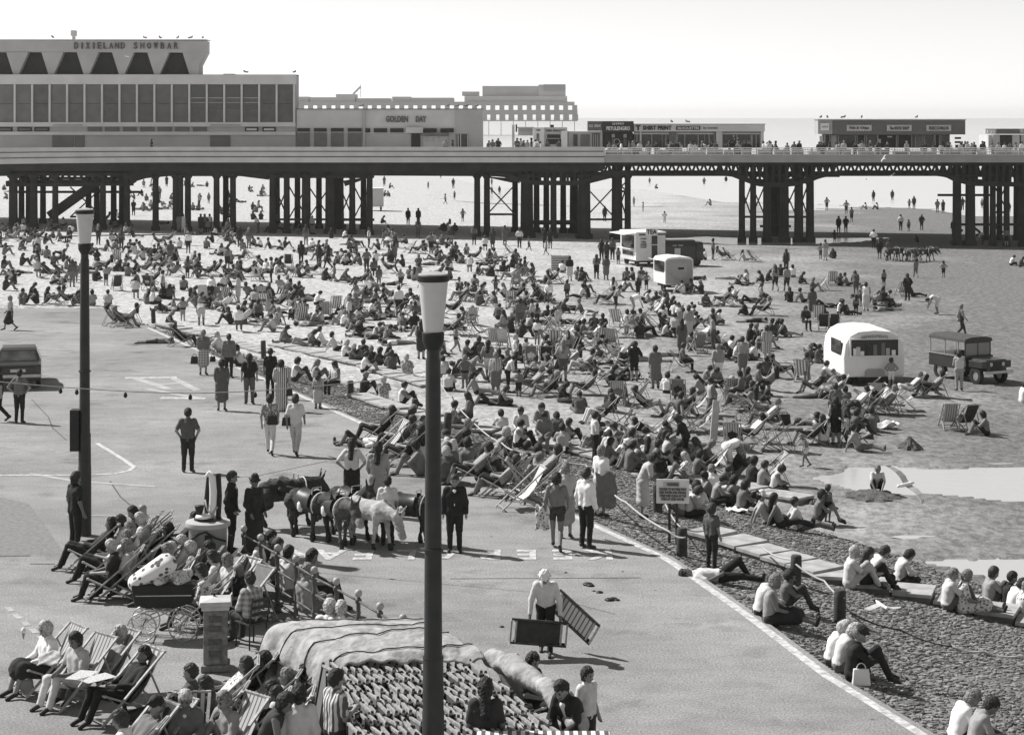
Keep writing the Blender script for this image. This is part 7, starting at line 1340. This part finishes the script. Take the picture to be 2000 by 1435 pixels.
# upright chair
def upright(p, ang, lab, m=BLK):
    o = frame('upright_chair', p, ang, lab, 'chair')
    for x in (-.19, .19):
        for y in (-.18, .2): part(MB().tube([(x, y, 0), (x * .95, y * .95, .44)], .014, m, 6), 'leg', o)
        part(MB().tube([(x, -.19, .42), (x, -.27, .92)], .014, m, 6), 'back_post', o)
    part(MB().bb(-.21, .21, -.2, .22, .425, .45, WOODD), 'seat', o)
    for z in (.62, .74, .86): part(MB().bar((-.2, -.22 - (z - .42) * .14, z), (.2, -.22 - (z - .42) * .14, z), .012, .06, WOODD), 'back_slat', o)
    return o
for n in NEAR:
    if n[2] == 'SE' and not dict(n[8]).get('ch', 0) and n[1] != 1290: upright(on(n[0], n[1]) + Vector((0, 0, .003)), R(DIRA.get(n[3], 0)), 'upright slatted chair under the ' + ' '.join(n[9].split()[:9]))
# tarpaulin over the deckchair stack
def smooth_grid(name, fn_, nu, nv, m, lab, cat, thick=.02):
    V = np.array([fn_(i / nu, j / nv) for j in range(nv + 1) for i in range(nu + 1)]); idx = np.arange((nu + 1) * (nv + 1)).reshape(nv + 1, nu + 1)
    Q = np.stack([idx[:-1, :-1], idx[:-1, 1:], idx[1:, 1:], idx[1:, :-1]], -1).reshape(-1, 4); o = link(name, big_mesh(name, V, Q, [m])); s = o.modifiers.new('s', 'SOLIDIFY'); s.thickness = thick; return o
TQ = dict(bl=Vector((-3.6, 30.5)), br=Vector((-1.45, 30.7)), fr=Vector((-.38, 28.5)), fl=Vector((-2.3, 28.35)))
def tarp_fn(u, v):
    # v: 0 front edge .. .7 back edge .. 1 hanging behind ; u: 0 left hang .. .18 left edge .. 1 right
    uu = (u - .2) / .8; vv = min(v / .85, 1)
    a = TQ['fl'].lerp(TQ['fr'], max(uu, 0)); b = TQ['bl'].lerp(TQ['br'], max(uu, 0)); p = a.lerp(b, vv); z = 1.3 + .1 * math.sin(vv * 3.1) * (.5 + .5 * math.sin(max(uu, 0) * 3)) 
    z += .016 * math.sin(uu * 13 + 6 * vv + 2 * math.sin(vv * 5)) * (1 - .5 * vv) + .02 * abs(math.sin(uu * 5 - vv * 9 + math.sin(uu * 7))) + .012 * math.sin(vv * 23 + uu * 4) + .05 * float(vnoise(uu * 9, vv * 6, 1.0, 4)) + .03 * float(vnoise(uu * 22, vv * 15, 1.0, 9))
    if uu < 0:
        t = min(-uu / .25, 1); s = math.sin(t * math.pi / 2); p = p + Vector((-.26 * s - .14 * t, -.06 * t + .05 * math.sin(vv * 26) * t)); z -= .72 * (1 - math.cos(t * math.pi / 2)) ** 1.1 + .03 * math.sin(vv * 26) * t; z = max(z, .3)
    if v > .85: t = (v - .85) / .15; p = p + Vector((-.05, .3)) * math.sin(t * 1.57); z -= 1.1 * (1 - math.cos(t * 1.57))
    if v < .06: z -= .06 * (1 - v / .06) + .025 * math.sin(uu * 38) * (1 - v / .06)
    return (p.x, p.y, z)
tp = smooth_grid('tarpaulin', tarp_fn, 90, 70, CANV, '', ''); tag(tp, 'pale creased tarpaulin roped over the stack of folded deckchairs', 'tarpaulin')
rp = empty('tarpaulin_rope', (-2.5, 29, 1.3)); tag(rp, 'dark ropes lashed across the tarpaulin', 'rope')
for (u0, v0, u1, v1) in [(0, .06, 1, .16), (0, .3, 1, .46), (0, .6, 1, .58), (0, .86, 1, .8)]:
    pts = [Vector(tarp_fn(u0 + (u1 - u0) * i / 30, v0 + (v1 - v0) * i / 30 + .004 * math.sin(i * .7))) + Vector((0, 0, .018)) - rp.location for i in range(31)]; part(MB().tube(pts, .01, mat('lashing_dark', .04, .9, .2), 5), 'lashing', rp)
part(MB().tube([Vector(tarp_fn(.03, .0 + .85 * i / 12)) - rp.location + Vector((-.03, -.03, .05)) for i in range(13)], .02, WOODD, 6), 'lashing', rp)
V, Q, zi = grow([(0, Vv((-.3, 28.65, 1.27)), Vv((.2, 27.75, 1.25)), .14, .15), (0, Vv((.2, 27.75, 1.25)), Vv((.72, 26.75, 1.2)), .15, .12), (0, Vv((.6, 26.9, 1.15)), Vv((.9, 26.3, 1.0)), .12, .14), (0, Vv((.0, 28.1, 1.33)), Vv((.1, 27.9, 1.32)), .1, .1), (0, Vv((.5, 27.1, 1.3)), Vv((.55, 27.0, 1.27)), .1, .1)], .035, .1)
V[:, 2] += .02 * np.sin(V[:, 1] * 14 + V[:, 0] * 9 + 3 * np.sin(V[:, 1] * 3.1)) + .06 * vnoise(V[:, 0] + V[:, 2], V[:, 1], .25, 3); V[:, 0] += .07 * vnoise(V[:, 2] + V[:, 0], V[:, 1], .3, 8); tag(link('rolled_tarpaulin', big_mesh('rolled_tarpaulin', V, Q, [CANV])), 'thick roll of pale tarpaulin along the right side of the deckchair stack', 'tarpaulin')
# the stack of folded deckchairs
def folded_mesh(ci):
    mb = MB(); 
    for s in (-1, 1): mb.bb(-.022, .012, s * .285 - .014, s * .285 + .014, -1.2, .02, WOODD); mb.bb(.016, .05, s * .25 - .014, s * .25 + .014, -1.05, -.03, WOODD); mb.tube([(-.005, s * .285, .02), (-.005, s * .285, .035)], .018, WOODD, 6)
    mb.bb(-.02, .016, -.3, .3, -.03, .004, WOOD); mb.bb(.018, .05, -.26, .26, -.09, -.055, WOOD); mb.bb(-.012, .004, -.23, .23, -1.1, -.031, CANVAS[ci]); return mb.mesh('folded_deckchair')
FM = [folded_mesh(i) for i in (0, 1, 2, 5)]
cnt = 0
for row in range(8):
    Y = 28.3 - row * .41; xl = np.interp(Y, [25, 28.4], [-1.95, -2.7]); xr = np.interp(Y, [25, 28.4], [1.05, -.5]); x = xl + random.uniform(0, .05)
    while x < xr:
        o = link('folded_deckchair', random.choice(FM), None, (x, Y + random.uniform(-.04, .04) - (x - xl) * .0, 1.2 - row * .022 + random.uniform(-.03, .03)), R(random.gauss(22, 3))); o.scale = (1.1, .85, 1); o.rotation_euler.x = R(random.gauss(0, 2.5)); o.rotation_euler.y = R(random.gauss(6, 4))
        tag(o, 'folded deckchair packed upright in the stack below the tarpaulin', 'deckchair', 'folded deckchairs in the stack'); x += random.uniform(.095, .12); cnt += 1
mb = MB(); mb.bb(-.45, 1.25, 24.35, 24.75, 1.32, 1.42, stripes('roll_check', .7, .08, 9)); tag(part(mb, 'canvas_bundle', None, .04), 'striped canvas bundle at the bottom edge in front of the stack', 'canvas')
mb = MB(); mb.bb(-1.95, -1.5, 24.3, 24.8, 1.28, 1.33, WOOD); tb = mb.build('wooden_crate'); tag(tb, 'pale wooden crate at the bottom edge beside the striped shirt', 'crate'); 
for z in (1.0, 1.14): part(MB().bb(-1.95, -1.5, 24.28, 24.3, z, z + .08, WOOD), 'slat', tb)
for x in (-1.94, -1.55): part(MB().bb(x, x + .04, 24.31, 24.78, .0, 1.277, WOODD), 'leg', tb)
# warning sign
ps = on(1322, 1062); sg = frame('warning_sign', ps, R(-4), 'white warning sign board with lines of small lettering at the slope', 'sign')
ppm = F / ps.y; zc = CZ - (959 - HY) / ppm - ps.z; bx = (1314 - 1322) / ppm; wd, hh = 64 / ppm, 47 / ppm
part(MB().bb(bx - wd / 2, bx + wd / 2, -.03, 0, zc - hh / 2, zc + hh / 2, mat('sign_board_white', .8, .6, .06, 3)), 'board', sg)
for x in (bx - wd * .1, bx + wd * .12): part(MB().bb(x - .03, x + .03, .003, .05, 0, zc + hh * .3, WOODD), 'post', sg)
part(MB().bb(bx - .01 - wd * .28, bx + wd * .2, -.04, -.031, zc + hh * .2, zc + hh * .4, FASC), 'title_plate', sg)
for s_, z_, w_, hg in (('WARNING', .3, .36, .085), ('DANGER TO BATHERS FROM', .1, .82, .06), ('DEEP WATER AND STRONG', -.04, .82, .06), ('TIDES KEEP CLEAR OF THE', -.18, .82, .06), ('STEPS AT HIGH WATER', -.32, .7, .06)): wtext(s_, sg, bx, -.045, zc + hh * z_, hh * .105 if hg < .08 else hh * .14, PANEL, wd * w_)
# things carried, worn and lying about
def bag(p, w_, h_, m, lab, ang=0, name='handbag'):
    o = frame(name, p, ang, lab, 'bag'); mb = MB(); mb.add([(-w_ / 2, -.07, 0), (w_ / 2, -.07, 0), (w_ / 2, .07, 0), (-w_ / 2, .07, 0), (-w_ * .42, -.03, h_), (w_ * .42, -.03, h_), (w_ * .42, .03, h_), (-w_ * .42, .03, h_)], [(3, 2, 1, 0), (0, 1, 5, 4), (1, 2, 6, 5), (2, 3, 7, 6), (3, 0, 4, 7), (4, 5, 6, 7)], m); part(mb, 'body', o, .015)
    part(MB().tube([(math.cos(a) * w_ * .25, 0, h_ - .01 + math.sin(a) * .1) for a in [i * math.pi / 8 for i in range(9)]], .01, m, 6), 'handle', o); return o
bag(on(1682, 1337), .3, .27, WHITE, 'white handbag standing in front of the man in the flat cap')
q = on(397, 732); bag(q + Vector((-.33, 0, .42)), .3, .28, BLK, 'black shopping bag in the left hand of the headscarf woman'); bag(q + Vector((.36, 0, .5)), .22, .2, BLK, 'smaller dark bag in the right hand of the headscarf woman')
q = on(527, 888); bag(q + Vector((.1, -.18, .86)), .3, .24, BLK, 'dark shoulder bag on the woman in white flared trousers'); q = on(577, 890); bag(q + Vector((-.24, -.05, .84)), .26, .22, BLK, 'dark handbag on the arm of the woman in white blouse')
bag(on(48, 1352), .3, .22, FASCD, 'grey handbag at the feet of the woman with the ice cream'); q = on(549, 803); bag(q + Vector((.25, -.02, .5)), .26, .26, BLK, 'dark bag carried by the woman in the striped dress')
bag(on(1533, 830), .45, .4, BLK, 'black beach bag standing on the sand beside a deckchair', .3, 'beach_bag'); bag(on(1697, 860), .35, .25, WOODD, 'dark beach bag by the deckchairs near the small sand heap', 0, 'beach_bag')
def cloth_on(p, dims, m, lab, name='towel', cat='towel', rz=0, zrot=(0, 0)):
    nu, nv = 14, 14; V = []; sx_ = random.uniform(0, 6)
    for j in range(nv + 1):
        for i in range(nu + 1): u_, v_ = i / nu - .5, j / nv - .5; V.append((u_ * dims[0] * (1 + .1 * math.sin(v_ * 9 + sx_)), v_ * dims[1] * (1 + .08 * math.sin(u_ * 8)), dims[2] * (.5 + .5 * math.sin(u_ * 11 + sx_) * math.cos(v_ * 9 + sx_)) ))
    idx = np.arange(len(V)).reshape(nv + 1, nu + 1); Q = np.stack([idx[:-1, :-1], idx[:-1, 1:], idx[1:, 1:], idx[1:, :-1]], -1).reshape(-1, 4); o = link(name, big_mesh(name, np.array(V), Q, [m]), None, p, rz); o.rotation_euler.x = zrot[0]; o.rotation_euler.y = zrot[1]; s = o.modifiers.new('s', 'SOLIDIFY'); s.thickness = .012; return tag(o, lab, cat)
q = on(1087, 1074); cloth_on(q + Vector((-.3, -.12, .72)), (.28, .5, .1), CL['f'][0], 'flowered towel hanging from the hand of the shirtless man', zrot=(R(80), 0))
cloth_on(on(1712, 0 + 836) + Vector((0, 0, .02)), (1.5, .7, .25), CL['w'][0], 'crumpled white towel lying on the sand right of the jeep group', rz=.2); cloth_on(on(1165, 1010) + Vector((.2, -.35, .7)), (.5, .8, .04), CL['g'][0], 'grey towel hung over the back of a front deckchair', zrot=(R(78), 0)); cloth_on(on(1440, 1000) + Vector((0, 0, .05)), (.6, .5, .08), CL['w'][0], 'white towel on the ground beside the sitting children at the lower steps')
# striped windbreak
pw = on(1094, 531); wb = frame('windbreak', pw, R(6), 'striped canvas windbreak standing on the sand near the tea van', 'windbreak'); part(MB().bb(-.62, .62, -.01, .01, .1, 1.15, stripes('windbreak_stripe', .5, .15, 6, 2)), 'canvas', wb)
for x in (-.62, 0, .62): part(MB().tube([(x, .02, -.1), (x, .02, 1.25)], .02, WOOD, 6), 'pole', wb)
# upright beach mat, sand heap, litter bin
pm = on(1394, 860); mb = MB(); mb.prism([(-.14, 0), (.12, 0), (.2, 1.35), (-.02, 1.4)], -.03, .03, CL['p'][0]); tag(mb.build('beach_mat', None, pm, R(10)), 'tall pale beach mat standing on end among the sunbathers', 'mat')
def heap(px, py, r_, h_, lab):
    p = on(px, py); n = 22; V = [(0, 0, h_)]; F_ = []
    for k in range(1, 7):
        for i in range(n): a = 2 * math.pi * i / n; rr = r_ * k / 6 * (1 + .18 * math.sin(i * 2.3 + k)); V.append((rr * math.cos(a), rr * math.sin(a), h_ * (1 - k / 6) ** 1.2 + random.uniform(-.03, .03) * (k < 6) - (.05 if k == 6 else 0)))
    F_ += [(0, 1 + i, 1 + (i + 1) % n) for i in range(n)]
    for k in range(5): F_ += [(1 + k * n + i, 1 + (k + 1) * n + i, 1 + (k + 1) * n + (i + 1) % n, 1 + k * n + (i + 1) % n) for i in range(n)]
    me = bpy.data.meshes.new('sand_heap'); me.from_pydata(V, [], F_); me.materials.append(mat('wet_sand', .1, .9, .3, 6, .03, 12)); tag(link('sand_heap', me, None, p), lab, 'sand heap')
heap(1777, 875, .45, .42, 'small dark sand castle heap right of the deckchairs'); heap(1706, 968, .9, .2, 'freshly dug dark sand heap beside the pool'); heap(1590, 980, .3, .1, 'low dark lump of sand below the pool edge'); heap(1516, 905, .25, .15, 'small sand pile behind the lower steps')
# carried deckchairs
pcz = on(1066, 1276)
def carried(dx_, dy_, z_, rz_, ry_, lab, ci, rx=0):
    o = frame('folded_deckchair', pcz + Vector((dx_, dy_, z_)), 0, lab, 'deckchair'); o.rotation_euler = (rx, ry_, rz_)
    mb = MB(); L_, W_ = .48, .2
    for s in (-1, 1): part(MB().bb(-L_, L_, -.02, .01, s * W_ - .018, s * W_ + .018, WOODD), 'rail', o); part(MB().bb(-L_ * .9, L_ * .95, .015, .045, s * W_ * .85 - .015, s * W_ * .85 + .015, WOODD), 'rail', o)
    for x in (-L_, -L_ + .08, L_ - .1, L_ - .01): part(MB().bb(x - .015, x + .015, -.025, .012, -W_ + .019, W_ - .019, WOOD), 'crossbar', o)
    part(MB().bb(-L_ + .09, L_ - .12, -.012, .005, -W_ * .8, W_ * .8, CANVAS[ci]), 'canvas', o); return o
carried(-.12, -.3, .44, R(3), R(5), 'dark folded deckchair carried in front by the white-hatted attendant', 3); carried(.5, .05, .62, R(-35), R(32), 'folded deckchair with open slats under the arm of the attendant', 2)
# papers, ice cream
q = on(240, 1400); o = frame('newspaper', q + Vector((-.42, -.3, .72)), R(150), 'open newspaper held up before the person in black', 'newspaper')
PAP = mat('newsprint', .5, .9, .25, 30); part(MB().bar((-.3, .08, 0), (0, 0, 0), .5, .006, PAP), 'page', o); part(MB().bar((0, 0, 0), (.3, .08, 0), .5, .006, PAP), 'page', o)
q = on(150, 1372); cloth_on(q + Vector((-.36, -.28, .78)), (.34, .26, .03), PAP, 'open paper on the lap of the dark-haired woman in white trousers', 'magazine', 'magazine', 0, (R(35), 0))
q = on(92, 1348); o = frame('ice_cream', q + Vector((-.33, -.2, .88)), 0, 'ice cream cone in the hand of the white-haired woman', 'ice cream'); part(MB().lathe([(.008, 0), (.03, .1)], (0, 0, 0), WOOD, 8), 'cone', o); part(MB().lathe([(.03, .1), (.045, .13), (.03, .17), (.005, .19)], (0, 0, 0), WHITE, 8), 'scoop', o, smooth=True)
# droppings on the tarmac
for i, (x, y, s) in enumerate([(1148, 1142, .09), (1153, 1144, .07), (1160, 1154, .03), (1171, 1157, .06), (1190, 1172, .08), (1198, 1170, .07), (1205, 1172, .05), (980, 1224, .04), (1105, 1118, .03), (1216, 1116, .02)]):
    p = on(x, y); o = MB().lathe([(s * 1.1, 0), (s * 1.2, s * .25), (s * .8, s * .5), (.005, s * .6)], (0, 0, 0), BLK, 8).build('dropping', None, p, random.uniform(0, 3), smooth=True); tag(o, 'small dark dropping on the pale tarmac right of the attendant', 'dropping', 'droppings on the tarmac', px=x)

# ------------------------------------------------------------------ sea haze
hz = MB().bb(-2600, 2600, -40, 3600, -7.2, 22, BLK); hz.mats = []; me = bpy.data.meshes.new('haze'); me.from_pydata(hz.v, [], hz.f)
hm = bpy.data.materials.new('haze'); hm.use_nodes = True; t = hm.node_tree; t.nodes.clear(); v = t.nodes.new('ShaderNodeVolumePrincipled'); v.inputs['Density'].default_value = .00016; v.inputs['Color'].default_value = (.97, .96, .94, 1); v.inputs['Anisotropy'].default_value = .35
ou = t.nodes.new('ShaderNodeOutputMaterial'); t.links.new(v.outputs[0], ou.inputs[1]); me.materials.append(hm); tag(link('haze', me), 'pale sea haze', kind='stuff')
# ------------------------------------------------------------------ equal labels: name each by its place in the row
ORD = ['first', 'second', 'third', 'fourth', 'fifth', 'sixth', 'seventh', 'eighth', 'ninth', 'tenth', 'eleventh', 'twelfth']
by = {}
for o, px in LABELS: by.setdefault(o['label'], []).append((px, o))
for lab, L in by.items():
    if len(L) < 2: continue
    L.sort(key=lambda t: t[0])
    for i, (px, o) in enumerate(L):
        if len(L) == 2: s = ('left' if i == 0 else 'right') + ' one'
        else: s = ('leftmost' if i == 0 else 'rightmost' if i == len(L) - 1 else (ORD[i] if i < 12 else str(i + 1) + 'th') + ' from left')
        o['label'] = lab + ', ' + s
for o in SC.objects:
    if o.get('label') and len(o['label'].split()) > 16: o['label'] = ' '.join(o['label'].split()[:16])
